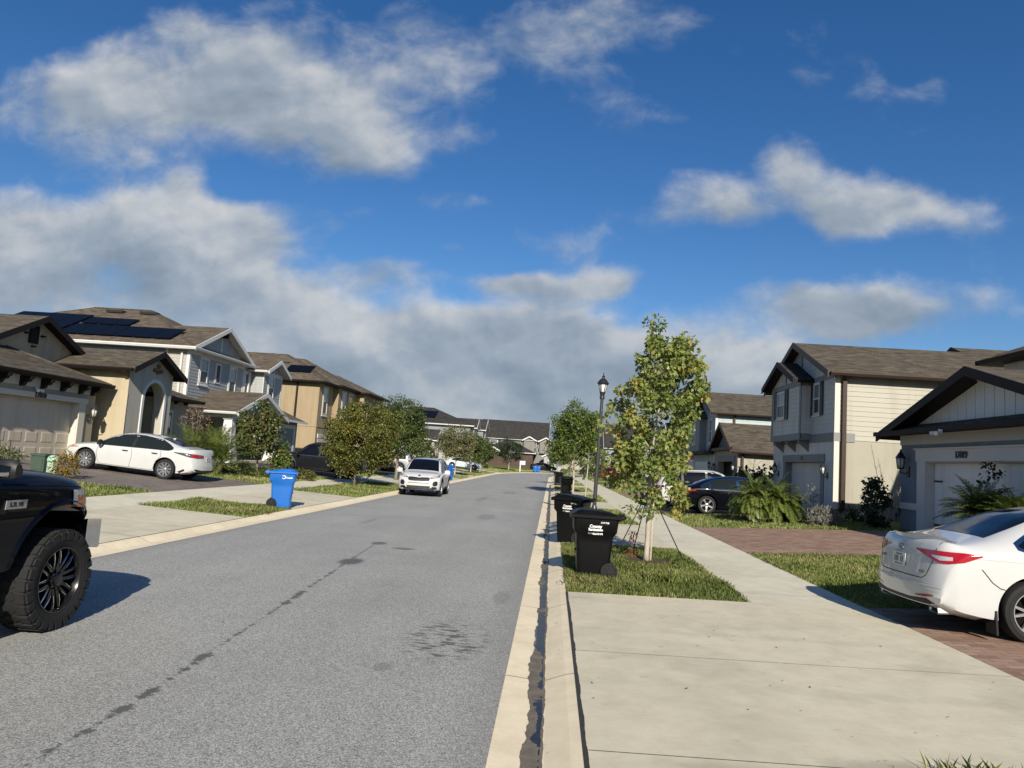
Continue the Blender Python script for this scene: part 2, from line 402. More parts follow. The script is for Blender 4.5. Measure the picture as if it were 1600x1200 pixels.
MT['trim_white'] = pm('white_trim', (.62, .61, .585), .55, .04, 2)
MT['trim_cream'] = pm('cream_trim', (.60, .56, .48), .6, .04, 2)
MT['trim_grey'] = pm('grey_trim', (.20, .205, .20), .6, .05, 2)
MT['trim_brown'] = pm('brown_trim', (.045, .027, .020), .5, .12, 2, spec=.3)
MT['trim_black'] = pm('dark_brown_trim', (.014, .010, .009), .6, .12, 2, spec=.2)
MT['wood'] = pm('stained_wood', (.13, .068, .035), .6, .25, 5)
MT['tile'] = pm('clay_tile', (.25, .14, .08), .8, .2, 8)
MT['shutter_green'] = pm('dark_green_shutter', (.020, .036, .034), .5, .1, 2)
MT['black_metal'] = pm('black_metal', (.018, .018, .018), .4, .15, 6)
MT['lamp_post'] = pm('lamp_post_metal', (.055, .055, .058), .35, .15, 6, metal=.3)
MT['garage_tan'] = pm('tan_garage_door', (.60, .515, .40), .55, .04, 1.2)
MT['garage_white'] = pm('white_garage_door', (.78, .79, .77), .5, .03, 1.2)
MT['garage_grey'] = pm('grey_garage_door', (.55, .545, .52), .5, .03, 1.2)
MT['dark_gap'] = pm('dark_opening', (.012, .011, .010), .9, .1, 2)
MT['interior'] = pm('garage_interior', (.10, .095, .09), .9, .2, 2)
m, nt, b = nmat('blind_and_sky_glass')
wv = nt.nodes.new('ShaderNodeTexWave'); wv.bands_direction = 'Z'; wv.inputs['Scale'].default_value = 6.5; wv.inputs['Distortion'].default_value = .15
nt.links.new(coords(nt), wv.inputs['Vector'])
nt.links.new(ramp2(nt, wv.outputs['Fac'], [(.25, (.045, .05, .055)), (.6, (.20, .21, .22))]), b.inputs['Base Color'])  # pale slats stand for closed blinds and a sky reflection put into the colour
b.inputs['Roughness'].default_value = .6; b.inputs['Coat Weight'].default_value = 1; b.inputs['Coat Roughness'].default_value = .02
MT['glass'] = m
MT['glass_screen'] = pm('screened_glass', (.022, .024, .026), .35, .2, 3)
MT['lamp_glass'] = glassm('lamp_glass', (.55, .55, .52), .25)
MT['solar'] = glassm('solar_cells', (.004, .0045, .008), .3, .03)
MT['galv'] = pm('galvanised_steel', (.42, .42, .40), .4, .15, 8, metal=.6)
MT['white_plastic'] = pm('white_plastic', (.72, .72, .70), .4, .04, 4)
MT['mint'] = pm('mint_paint', (.33, .52, .40), .5, .08, 5)
MT['box_green'] = pm('utility_green', (.045, .072, .05), .55, .15, 4)
MT['brick_wall'] = paver('red_brick_wall', (.11, .062, .048), (.08, .047, .038), (.13, .12, .11), .22, .075)

# ------------------------------------------------------------------ mesh helpers
class MB:
    def __init__(s): s.v = []; s.f = []; s.m = []
    def add(s, vs, fs, mi=0):
        o = len(s.v); s.v += [tuple(p) for p in vs]
        for f in fs: s.f.append([i + o for i in f]); s.m.append(mi)
    def quad(s, *p, mi=0): s.add(p, [list(range(len(p)))], mi)
    def box(s, x0, x1, y0, y1, z0, z1, mi=0):
        if x0 > x1: x0, x1 = x1, x0
        if y0 > y1: y0, y1 = y1, y0
        s.add([(x0,y0,z0),(x1,y0,z0),(x1,y1,z0),(x0,y1,z0),(x0,y0,z1),(x1,y0,z1),(x1,y1,z1),(x0,y1,z1)],
              [[0,3,2,1],[4,5,6,7],[0,1,5,4],[1,2,6,5],[2,3,7,6],[3,0,4,7]], mi)
    def prism(s, poly, ext, mi=0):
        n = len(poly); e = Vector(ext); a = [Vector(p) for p in poly]
        nrm = sum(((a[i]).cross(a[(i + 1) % n]) for i in range(n)), Vector())
        if nrm.dot(e) > 0: a.reverse()
        s.add(a + [p + e for p in a], [list(range(n)), [n + i for i in reversed(range(n))]] + [[(i + 1) % n, i, n + i, n + (i + 1) % n] for i in range(n)], mi)
    def bar(s, p, q, w, h, up=(0, 0, 1), mi=0):
        p = Vector(p); q = Vector(q); d = (q - p).normalized(); u = Vector(up)
        sd_ = d.cross(u)
        if sd_.length < 1e-5: sd_ = d.cross(Vector((1, 0, 0)))
        sd_.normalize(); u = sd_.cross(d)
        c = [(-1,-1),(1,-1),(1,1),(-1,1)]
        vs = [p + sd_ * (a * w / 2) + u * (b_ * h / 2) for a, b_ in c] + [q + sd_ * (a * w / 2) + u * (b_ * h / 2) for a, b_ in c]
        s.add(vs, [[0,1,2,3],[7,6,5,4],[0,4,5,1],[1,5,6,2],[2,6,7,3],[3,7,4,0]], mi)
    def tube(s, pts, rad, n=8, mi=0, caps=True):
        pts = [Vector(p) for p in pts]
        if isinstance(rad, (int, float)): rad = [rad] * len(pts)
        rings = []; prev = None
        for i, p in enumerate(pts):
            d = (pts[min(i + 1, len(pts) - 1)] - pts[max(i - 1, 0)])
            if d.length < 1e-9: d = Vector((0, 0, 1))
            d.normalize()
            if prev is None:
                a = d.cross(Vector((0, 0, 1)))
                if a.length < .05: a = d.cross(Vector((1, 0, 0)))
            else: a = prev - d * prev.dot(d)
            a.normalize(); prev = a; b_ = d.cross(a)
            rings.append([p + (a * math.cos(2 * PI * k / n) + b_ * math.sin(2 * PI * k / n)) * rad[i] for k in range(n)])
        vs = [p for r_ in rings for p in r_]
        fs = [[i * n + k, i * n + (k + 1) % n, (i + 1) * n + (k + 1) % n, (i + 1) * n + k] for i in range(len(pts) - 1) for k in range(n)]
        if caps: fs += [list(reversed(range(n))), [(len(pts) - 1) * n + k for k in range(n)]]
        s.add(vs, fs, mi)
    def lathe(s, prof, o=(0, 0, 0), axis=(0, 0, 1), n=16, mi=0):
        ax = Vector(axis).normalized(); a = ax.cross(Vector((1, 0, 0)) if abs(ax.x) < .9 else Vector((0, 1, 0))).normalized(); b_ = ax.cross(a); o = Vector(o)
        vs = [o + ax * z + (a * math.cos(2 * PI * k / n) + b_ * math.sin(2 * PI * k / n)) * r_ for r_, z in prof for k in range(n)]
        fs = [[i * n + k, i * n + (k + 1) % n, (i + 1) * n + (k + 1) % n, (i + 1) * n + k] for i in range(len(prof) - 1) for k in range(n)]
        s.add(vs, fs, mi)
    def build(s, name, mats, parent=None, smooth=False, sharp=None, uv=True):
        me = bpy.data.meshes.new(name)
        me.from_pydata(s.v, [], s.f)
        if not isinstance(mats, (list, tuple)): mats = [mats]
        for m_ in mats: me.materials.append(MT[m_] if isinstance(m_, str) else m_)
        if len(mats) > 1: me.polygons.foreach_set('material_index', s.m)
        if smooth: me.polygons.foreach_set('use_smooth', [True] * len(me.polygons))
        me.update()
        if sharp is not None: me.set_sharp_from_angle(angle=R(sharp))
        if uv and len(me.polygons): auto_uv(me)
        o = bpy.data.objects.new(name, me); COL.objects.link(o)
        if parent is not None: attach(o, parent)
        return o
def attach(o, parent):
    o.parent = parent
    o.matrix_parent_inverse = parent.matrix_world.inverted() if not parent.get('_local') else Matrix()
def auto_uv(me):
    nl = len(me.loops)
    co = np.empty(len(me.vertices) * 3); me.vertices.foreach_get('co', co); co = co.reshape(-1, 3)
    vi = np.empty(nl, dtype=np.int64); me.loops.foreach_get('vertex_index', vi)
    pn = np.empty(len(me.polygons) * 3); me.polygons.foreach_get('normal', pn); pn = pn.reshape(-1, 3)
    lt = np.empty(len(me.polygons), dtype=np.int64); me.polygons.foreach_get('loop_total', lt)
    nn = np.repeat(pn, lt, axis=0)
    e = np.cross(np.array([0, 0, 1.0]), nn); l = np.linalg.norm(e, axis=1)
    flat = l < .3
    e[flat] = [1, 0, 0]; l[flat] = 1; e /= l[:, None]
    w = np.cross(nn, e)
    p = co[vi]
    uvs = np.stack([(p * e).sum(1), (p * w).sum(1)], axis=1)
    lay = me.uv_layers.new(name='UVMap')
    lay.data.foreach_set('uv', uvs.ravel())
def tag(o, label=None, cat=None, group=None, kind=None):
    if label: o['label'] = label
    if cat: o['category'] = cat
    if group: o['group'] = group
    if kind: o['kind'] = kind
    return o
def empty(name, loc, rz=0, label=None, cat=None, group=None):
    o = bpy.data.objects.new(name, None); COL.objects.link(o)
    o.location = loc; o.rotation_euler = (0, 0, rz)
    o.empty_display_size = .2
    o.matrix_world = Matrix.Translation(loc) @ Matrix.Rotation(rz, 4, 'Z')
    return tag(o, label, cat, group)
def lroot(name, label=None, cat=None, group=None):
    """an Empty whose parts are modelled in its own space, placed afterwards"""
    o = bpy.data.objects.new(name, None); COL.objects.link(o); o['_local'] = 1
    return tag(o, label, cat, group)
def copy_tree(o, parent=None):
    c = o.copy(); COL.objects.link(c)
    if parent is not None: c.parent = parent
    for ch in list(o.children): copy_tree(ch, c)
    return c
def text(name, body, size, loc, rot, mat, parent=None, ext=.004, align='CENTER', sx=1.0):
    cu = bpy.data.curves.new(name, 'FONT'); cu.body = body; cu.size = size; cu.extrude = ext; cu.align_x = align; cu.align_y = 'CENTER'
    cu.offset = .004 * size / .1
    cu.materials.append(MT[mat] if isinstance(mat, str) else mat)
    tmp = bpy.data.objects.new(name, cu); COL.objects.link(tmp)
    dg = bpy.context.evaluated_depsgraph_get(); dg.update()
    me = bpy.data.meshes.new_from_object(tmp.evaluated_get(dg)); bpy.data.objects.remove(tmp)
    if not len(me.materials): me.materials.append(MT[mat] if isinstance(mat, str) else mat)
    o = bpy.data.objects.new(name, me); COL.objects.link(o)
    o.matrix_world = Matrix.Translation(loc) @ rot.to_4x4() @ Matrix.Diagonal((sx, 1, 1, 1))
    if parent is not None:
        mw = o.matrix_world.copy(); o.parent = parent
        if not parent.get('_local'): o.matrix_parent_inverse = parent.matrix_world.inverted()
        o.matrix_basis = mw
    return o
def face_rot(u, n):
    """rotation whose local x runs along u and whose local z looks along n"""
    u = Vector(u).normalized(); n = Vector(n).normalized(); v = n.cross(u)
    return Matrix((u, v, n)).transposed()
def pchip(xs, ys):
    xs = np.array(xs, float); ys = np.array(ys, float); h = np.diff(xs); dl = np.diff(ys) / h
    n = len(xs); d = np.zeros(n)
    for i in range(1, n - 1):
        if dl[i - 1] * dl[i] > 0:
            w1 = 2 * h[i] + h[i - 1]; w2 = h[i] + 2 * h[i - 1]
            d[i] = (w1 + w2) / (w1 / dl[i - 1] + w2 / dl[i])
    d[0] = dl[0]; d[-1] = dl[-1]
    def f(x):
        x = min(max(x, xs[0]), xs[-1]); i = min(max(int(np.searchsorted(xs, x)) - 1, 0), n - 2)
        t = (x - xs[i]) / h[i]
        return float((2*t**3 - 3*t**2 + 1) * ys[i] + (t**3 - 2*t**2 + t) * h[i] * d[i] + (-2*t**3 + 3*t**2) * ys[i+1] + (t**3 - t**2) * h[i] * d[i+1])
    return f
# ------------------------------------------------------------------ ground
PXS = [-60, -19, -16.7, -11.0, -9.6, -7.0, -6.5, -.28, .3, 2.75, 4.3, 11, 14, 60]
PZS = [.68, .65, .6, .25, .17, .062, 0, 0, .062, .105, .14, .48, .52, .58]
def zg(x): return float(np.interp(x, PXS, PZS))
BEND_S, BEND_C, BEND_R = 86.0, -3.4, 118.0
def W(X, s):
    if s <= BEND_S: return X, s
    t = X - BEND_C; a = (s - BEND_S) / BEND_R
    return BEND_C + BEND_R - (BEND_R - t) * math.cos(a), BEND_S + (BEND_R - t) * math.sin(a)
def G(X, s, dz=0.0):
    x, y = W(X, s); return (x, y, zg(X) + dz)
def srange(s0, s1, step=3.0):
    n = max(1, int(math.ceil((s1 - s0) / step))); return [s0 + (s1 - s0) * i / n for i in range(n + 1)]
def strip(mb, X0, X1, s0, s1, dz, mi=0, extra=()):
    xs = sorted(set([X0, X1] + [x for x in PXS if X0 < x < X1] + list(extra)))
    ss = srange(s0, s1)
    vs = [G(x, s, dz) for s in ss for x in xs]; n = len(xs)
    mb.add(vs, [[j * n + i, j * n + i + 1, (j + 1) * n + i + 1, (j + 1) * n + i] for j in range(len(ss) - 1) for i in range(n - 1)], mi)
def slab(mb, X0, X1, s0, s1, dz=.012, mi=0, gap=.0, edge=.06):
    """a concrete slab: top sheet plus skirt"""
    strip(mb, X0, X1, s0 + gap, s1 - gap, dz, mi)
S_END = 205
ground = MB(); ground.quad((-2500, -600, -.35), (2500, -600, -.35), (2500, 3000, -.35), (-2500, 3000, -.35))
tag(ground.build('ground', 'soil'), kind='structure')
lw = MB()
strip(lw, -60, -7.0, -25, S_END, -.012); strip(lw, .3, 60, -25, S_END, -.012)
strip(lw, -7.0, .3, -25, S_END, -.10)
tag(lw.build('lawn', 'lawn'), kind='structure')
rd = MB(); strip(rd, -6.5, -.28, -25, S_END, 0.0)
road = rd.build('road', 'asphalt'); tag(road, kind='structure')

# kerbs with a shallow gutter valley
def kerb(name, side):
    mb = MB()
    prof = [(-.28, .004), (-.15, -.006), (.0, -.018), (.06, -.012), (.14, .018), (.22, .048), (.30, .066), (.302, -.05)] if side > 0 else \
           [(-6.5, .004), (-6.63, -.004), (-6.74, -.014), (-6.80, -.008), (-6.86, .018), (-6.93, .05), (-7.0, .066), (-7.002, -.05)]
    joints = srange(-24, S_END - 1, 3.05)
    for a, b_ in zip(joints, joints[1:]):
        ss = [a + .006, b_ - .006]
        n = len(prof); vs = []
        for s in ss:
            for X, z in prof:
                x, y = W(X, s); vs.append((x, y, z))
        mb.add(vs, [[i, i + 1, n + i + 1, n + i] if side > 0 else [i + 1, i, n + i, n + i + 1] for i in range(n - 1)])
    o = mb.build(name, 'kerb'); tag(o, kind='structure')
    return o
kerb('kerb', 1); kerb('kerb', -1)
rng = random.Random(5)
def ragged(name, mat, f0, f1, s0, s1, z, kind='structure', step=.03):
    mb = MB(); ss = srange(s0, s1, step); vs = []
    for s in ss:
        for X in (f0(s), f1(s)):
            x, y = W(X, s); vs.append((x, y, z(X)))
    mb.add(vs, [[2 * i, 2 * i + 1, 2 * i + 3, 2 * i + 2] for i in range(len(ss) - 1)])
    return tag(mb.build(name, mat), kind=kind)
from mathutils import noise as mnoise
def nz(s, k, seed):
    return sum(mnoise.noise(Vector((s * k * f * .35, seed * 7.3, f))) * a for f, a in ((.5, 1.1), (1.3, .9), (3.7, .5), (9.1, .28), (23, .16)))
def gz(X): return float(np.interp(X, [-.28, -.15, 0, .06, .14], [.004, -.006, -.018, -.012, .018]))
ragged('gutter_damp', 'wet', lambda s: -.068 - .036 * max(-.8, nz(s, 2.6, 1)) - .012 * nz(s, 21, 5), lambda s: .052 + .010 * nz(s, 3, 4) + .008 * nz(s, 23, 6), 3.0, 60, lambda X: gz(X) + .002)
ragged('gutter_water', 'water', lambda s: min(.01, -.036 - .026 * nz(s, 3.4, 2) - .008 * nz(s, 19, 8)), lambda s: max(.0105, .038 + .012 * nz(s, 4, 7)), 3.0, 60, lambda X: gz(X) + .0045)
ragged('kerb_joint', 'joint', lambda s: .296, lambda s: .325 + .008 * nz(s, 9, 3), 4.0, 10.3, lambda X: .0745, step=.03)

# footways, aprons and driveways
RA = [(3.0, 10.3), (16.3, 22.6), (29.8, 35.2), (42.0, 47.5), (54.5, 60), (67, 72.5), (79, 84)]
LA_ = [(8.0, 17.0), (20.0, 26.8), (38.6, 44.5), (52.0, 58), (64.5, 70), (77, 83), (92, 98)]
def paving():
    mb = MB()
    for i, s in enumerate(srange(-20, 150, 1.83)[:-1]):
        strip(mb, 2.75, 4.3, s + .006, s + 1.83 - .004, .006)
        strip(mb, -11.0, -9.6, s + .006, s + 1.83 - .004, .006)
    tag(mb.build('sidewalk', 'walk'), kind='structure')
    mb = MB()
    for (a, b_) in RA:
        cuts = [3.0, 4.73, 7.15, 10.3] if a < 4 else srange(a, b_, 2.75)
        for c, d in zip(cuts, cuts[1:]): strip(mb, .31, 4.3 if 4 < c < 8 else 2.2 if c < 4 else 2.75, c + .004, d - .006, .010)
    for (a, b_) in LA_:
        cuts = srange(a, b_, 2.9)
        for c, d in zip(cuts, cuts[1:]): strip(mb, -9.6, -7.01, c + .004, d - .006, .010)
    tag(mb.build('driveway_apron', 'concrete'), kind='structure')
    mb = MB(); strip(mb, 4.31, 11.2, 4.4, 10.4, .006); strip(mb, 4.31, 10.9, 16.3, 22.9, .006)
    strip(mb, 4.31, 12, 42.5, 47.5, .006); strip(mb, 4.31, 12, 79, 84, .006)
    tag(mb.build('brick_driveway', 'brick_paver'), kind='structure')
    mb = MB(); strip(mb, 4.31, 11, 28.5, 35.2, .006); strip(mb, 4.31, 12, 54.5, 60, .006); strip(mb, 4.31, 12, 67, 72.5, .006)
    strip(mb, -20, -11.01, 37.0, 43.6, .006); strip(mb, -20, -11.01, 52, 58, .006)
    tag(mb.build('dark_driveway', 'dark_paver'), kind='structure')
    mb = MB(); strip(mb, -19.2, -11.01, 20.2, 28.0, .006); strip(mb, -19.2, -11.01, 8.0, 16.9, .006)
    strip(mb, -20, -11.01, 64.5, 70, .006); strip(mb, -20, -11.01, 77, 83, .006); strip(mb, -20, -11.01, 92, 98, .006)
    tag(mb.build('grey_driveway', 'grey_paver'), kind='structure')
paving()

# ------------------------------------------------------------------ house parts
class Face:
    def __init__(s, o, u, n): s.o = Vector(o); s.u = Vector(u); s.n = Vector(n)
    def pt(s, u, z, out=0): return s.o + s.u * u + Vector((0, 0, z)) + s.n * out
    def box(s, mb, u0, u1, z0, z1, o0, o1, mi=0):
        mb.prism([s.pt(u0, z0, o0), s.pt(u1, z0, o0), s.pt(u1, z1, o0), s.pt(u0, z1, o0)], s.n * (o1 - o0), mi)
    def poly(s, mb, pts, o0, o1, mi=0): mb.prism([s.pt(u, z, o0) for u, z in pts], s.n * (o1 - o0), mi)
    def rot(s):
        u = s.u if Vector((0, 0, 1)).dot(s.n.cross(s.u)) > 0 else -s.u
        return face_rot(u, s.n)
def street(X, side): return Face((X, 0, 0), (0, 1, 0), (-side, 0, 0))
def flank(Y): return Face((0, Y, 0), (1, 0, 0), (0, -1, 0))

def siding(mb, f, z0, z1, lo, hi, course=.17, out=0.0, mi=0):
    """lap boards between lo(z) and hi(z)"""
    n = max(1, int(round((z1 - z0) / course))); c = (z1 - z0) / n
    for i in range(n):
        a, b_ = z0 + i * c, z0 + (i + 1) * c
        l0, h0, l1, h1 = lo(a), hi(a), lo(b_), hi(b_)
        if h0 - l0 < .02: continue
        if h1 < l1: l1 = h1 = (l1 + h1) / 2
        mb.quad(f.pt(l0, a, out + .022), f.pt(h0, a, out + .022), f.pt(h1, b_, out + .005), f.pt(l1, b_, out + .005), mi=mi)
        mb.quad(f.pt(l0, a, out), f.pt(h0, a, out), f.pt(h0, a, out + .022), f.pt(l0, a, out + .022), mi=mi)
def rect_siding(mb, f, u0, u1, z0, z1, course=.17, out=0.0): siding(mb, f, z0, z1, lambda z: u0, lambda z: u1, course, out)
def tri_siding(mb, f, u0, u1, ze, zp, course=.17, out=0.0):
    c = (u0 + u1) / 2; h = zp - ze
    siding(mb, f, ze, zp, lambda z: u0 + (c - u0) * (z - ze) / h, lambda z: u1 - (u1 - c) * (z - ze) / h, course, out)

def window(f, u0, u1, z0, z1, parent, frame='trim_white', trim=.09, shut=None, sill=True, rail=True, out=0.0):
    g = MB(); zm = (z0 + z1) / 2
    if rail:
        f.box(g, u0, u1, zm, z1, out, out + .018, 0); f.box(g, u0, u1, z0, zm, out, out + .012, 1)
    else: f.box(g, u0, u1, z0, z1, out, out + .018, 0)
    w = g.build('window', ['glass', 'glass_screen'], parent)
    m = MB(); t = .05
    f.box(m, u0, u0 + t, z0, z1, out + .0, out + .05); f.box(m, u1 - t, u1, z0, z1, out, out + .05)
    f.box(m, u0 + t, u1 - t, z1 - t, z1, out, out + .05); f.box(m, u0 + t, u1 - t, z0, z0 + t, out, out + .05)
    if rail: f.box(m, u0 + t, u1 - t, zm - .03, zm + .03, out, out + .045)
    if trim:
        f.box(m, u0 - trim, u0, z0 - trim, z1 + trim, out, out + .035); f.box(m, u1, u1 + trim, z0 - trim, z1 + trim, out, out + .035)
        f.box(m, u0, u1, z1, z1 + trim, out, out + .035); f.box(m, u0, u1, z0 - trim, z0, out, out + .035)
    m.build('window_frame', frame, w)
    if sill:
        m = MB(); f.box(m, u0 - trim - .04, u1 + trim + .04, z0 - trim - .07, z0 - trim, out, out + .08); m.build('window_sill', frame, w)
    if shut:
        wd = (u1 - u0) * .38
        for a in (u0 - trim - wd - .01, u1 + trim + .01):
            m = MB(); f.box(m, a, a + wd, z0 - .1, z1 + .1, out, out + .03)
            f.box(m, a, a + .05, z0 - .1, z1 + .1, out + .03, out + .05); f.box(m, a + wd - .05, a + wd, z0 - .1, z1 + .1, out + .03, out + .05)
            for zc in (z0 - .1, zm - .04, z1 + .02): f.box(m, a + .05, a + wd - .05, zc, zc + .08, out + .03, out + .05)
            for k in range(14):
                z = z0 + (z1 - z0) * (k + .5) / 14
                if abs(z - zm) > .06: f.box(m, a + .05, a + wd - .05, z, z + .03, out + .03, out + .04)
            m.build('shutter', shut, w)
    return w
def garage_door(f, u0, u1, z0, z1, parent, mat, cols=4, rows=4, out=.0, style='panel', hinges=False):
    m = MB(); f.box(m, u0, u1, z0, z1, out, out + .02)
    ch = (z1 - z0) / rows; cw = (u1 - u0) / cols
    for r_ in range(rows):
        a = z0 + r_ * ch
        if style == 'panel':
            for c in range(cols):
                b_ = u0 + c * cw; p, q, t = .09, .08, .05
                pts = [(b_ + p, a + q), (b_ + cw - p, a + q), (b_ + cw - p, a + ch - q), (b_ + p, a + ch - q)]
                ins = [(b_ + p + t, a + q + t), (b_ + cw - p - t, a + q + t), (b_ + cw - p - t, a + ch - q - t), (b_ + p + t, a + ch - q - t)]
                A = [f.pt(u, z, out + .0205) for u, z in pts]; B = [f.pt(u, z, out + .032) for u, z in ins]
                m.add(A + B, [[i, (i + 1) % 4, 4 + (i + 1) % 4, 4 + i] for i in range(4)] + [[4, 5, 6, 7]])
        else:
            f.box(m, u0 + .01, u1 - .01, a + .012, a + ch - .012, out + .02, out + .035)
            if style == 'carriage':
                for c in range(cols):
                    b_ = u0 + c * cw
                    f.box(m, b_ + .02, b_ + .12, a + .012, a + ch - .012, out + .035, out + .05); f.box(m, b_ + cw - .12, b_ + cw - .02, a + .012, a + ch - .012, out + .035, out + .05)
                    k = 6
                    for j in range(1, k): x = b_ + .12 + (cw - .24) * j / k; f.box(m, x - .006, x + .006, a + .03, a + ch - .03, out + .035, out + .043)
    d = m.build('garage_door', mat, parent)
    if hinges:
        for z in hinges:
            for u, s in ((u0 + .03, 1), (u1 - .03, -1)):
                m = MB(); f.box(m, min(u, u + s * .42), max(u, u + s * .42), z - .025, z + .025, out + .05, out + .065)
                m.build('strap_hinge', 'black_metal', d)
    return d
def wall_lamp(f, u, z, parent, k=1.0, out=0.0):
    o = MB(); c = f.pt(u, z, out)
    f.box(o, u - .06 * k, u + .06 * k, z - .13 * k, z + .13 * k, out, out + .03)
    n = f.n
    o.tube([c + n * .03, c + n * .1 + Vector((0, 0, -.06 * k)), c + n * .2 * k + Vector((0, 0, -.02 * k)), c + n * .2 * k + Vector((0, 0, .05 * k))], .014 * k, 6)
    b_ = c + n * .2 * k + Vector((0, 0, .05 * k))
    o.lathe([(0, 0), (.07 * k, .0), (.08 * k, .03 * k)], b_, n=10)
    o.lathe([(.12 * k, .27 * k), (.11 * k, .30 * k), (.05 * k, .40 * k), (.02 * k, .44 * k), (.025 * k, .47 * k), (0, .5 * k)], b_, n=10)
    for j in range(6):
        a = 2 * PI * j / 6; e = Vector((math.cos(a), math.sin(a), 0))
        o.tube([b_ + e * .08 * k + Vector((0, 0, .03 * k)), b_ + e * .11 * k + Vector((0, 0, .28 * k))], .009 * k, 4)
    lamp = o.build('wall_lamp', 'black_metal', parent)
    g = MB(); g.lathe([(0, .03 * k), (.065 * k, .03 * k), (.095 * k, .28 * k), (0, .28 * k)], b_, n=10)
    g.build('lamp_glass', 'lamp_glass', lamp, smooth=True)
def twin_light(f, u, z, parent, out=.0):
    m = MB(); f.box(m, u - .06, u + .06, z - .05, z + .05, out, out + .05)
    for s in (-1, 1):
        p = f.pt(u + s * .06, z - .02, out + .06); q = f.pt(u + s * .15, z - .08, out + .22)
        m.tube([p, p + (q - p) * .4, p + (q - p) * .45, q], [.02, .025, .05, .065], 10)
    m.build('security_light', 'white_plastic', parent)
def corbel(f, u, z, parent, d=.42, h=.34, w=.13, out=0.0, mat='trim_black'):
    m = MB(); pts = []
    prof = [(0, 0), (d, 0), (d, -.09), (d * .82, -.12), (d * .72, -.2), (d * .45, -.22), (d * .3, -h * .9), (.06, -h), (0, -h)]
    m.prism([f.pt(u - w / 2, z + b_, out + a) for a, b_ in prof], f.u * w)
    m.build('corbel', mat, parent)
def downspout(mb, x, y, z1, z0, dx, dy, w=.09):
    mb.box(x - w / 2, x + w / 2, y - w / 2, y + w / 2, z0 + .12, z1)
    mb.bar((x, y, z0 + .13), (x + dx * .35, y + dy * .35, z0 + .02), w, w)

def swp(ridge): return (lambda a, b_, z: (a, b_, z)) if ridge == 'x' else (lambda a, b_, z: (b_, a, z))
def gable_roof(parent, ridge, a0, a1, b0, b1, ze, pitch, ov, mat, fascia, th=.16, rakes=(True, True), gut=(True, True), lap=0):
    """b0..b1 is the wall line, a0..a1 the roof itself"""
    P = swp(ridge); c = (b0 + b1) / 2; hf = (b1 - b0) / 2
    zt = lambda b_: ze + th + pitch * (hf - abs(b_ - c))
    e0, e1 = b0 - ov, b1 + ov
    m = MB()
    for (x0, x1) in ((e0, c), (e1, c)):
        A = [P(a0, x0, zt(x0)), P(a1, x0, zt(x0)), P(a1, x1, zt(x1)), P(a0, x1, zt(x1))]
        B = [(p[0], p[1], p[2] - .04) for p in A]
        m.add(A + B, [[0, 1, 2, 3], [7, 6, 5, 4], [0, 4, 5, 1], [1, 5, 6, 2], [3, 2, 6, 7], [0, 3, 7, 4]])
    roof = m.build('roof', mat, parent)
    m = MB(); zs = lambda b_: zt(b_) - .042
    for (x0, x1) in ((e0, c), (e1, c)):                       # soffit boards under the sheathing
        A = [P(a0 + .02, x0, zs(x0)), P(a1 - .02, x0, zs(x0)), P(a1 - .02, x1, zs(x1)), P(a0 + .02, x1, zs(x1))]
        B = [(p[0], p[1], p[2] - (th - .042)) for p in A]
        m.add(A + B, [[0, 1, 2, 3], [7, 6, 5, 4], [0, 4, 5, 1], [1, 5, 6, 2], [0, 3, 7, 4], [3, 2, 6, 7]])
    m.build('soffit', fascia, roof)
    for k, (a, do) in enumerate(zip((a0, a1), rakes)):
        if not do: continue
        m = MB(); s = -1 if k == 0 else 1
        for x0 in (e0, e1):
            w0 = Vector(P(a, x0, zt(x0) + .015)); w1 = Vector(P(a, c, zt(c) + .015))
            dn = Vector((0, 0, -.25)); o = Vector(P(s * .045, 0, 0))
            m.prism([w0, w1, w1 + dn, w0 + dn], o)
        m.build('rake_board', fascia, roof)
    for (e, s, do) in ((e0, -1, gut[0]), (e1, 1, gut[1])):
        if not do: continue
        m = MB()
        pts = [(e, zt(e) - .16), (e, zt(e) - .02), (e + s * .13, zt(e) - .02), (e + s * .13, zt(e) - .07), (e + s * .09, zt(e) - .15)]
        m.prism([P(a0 + .05, b_, z) for b_, z in pts], Vector(P(a1 - a0 - .1, 0, 0)))
        m.build('gutter', fascia, roof)
    return roof
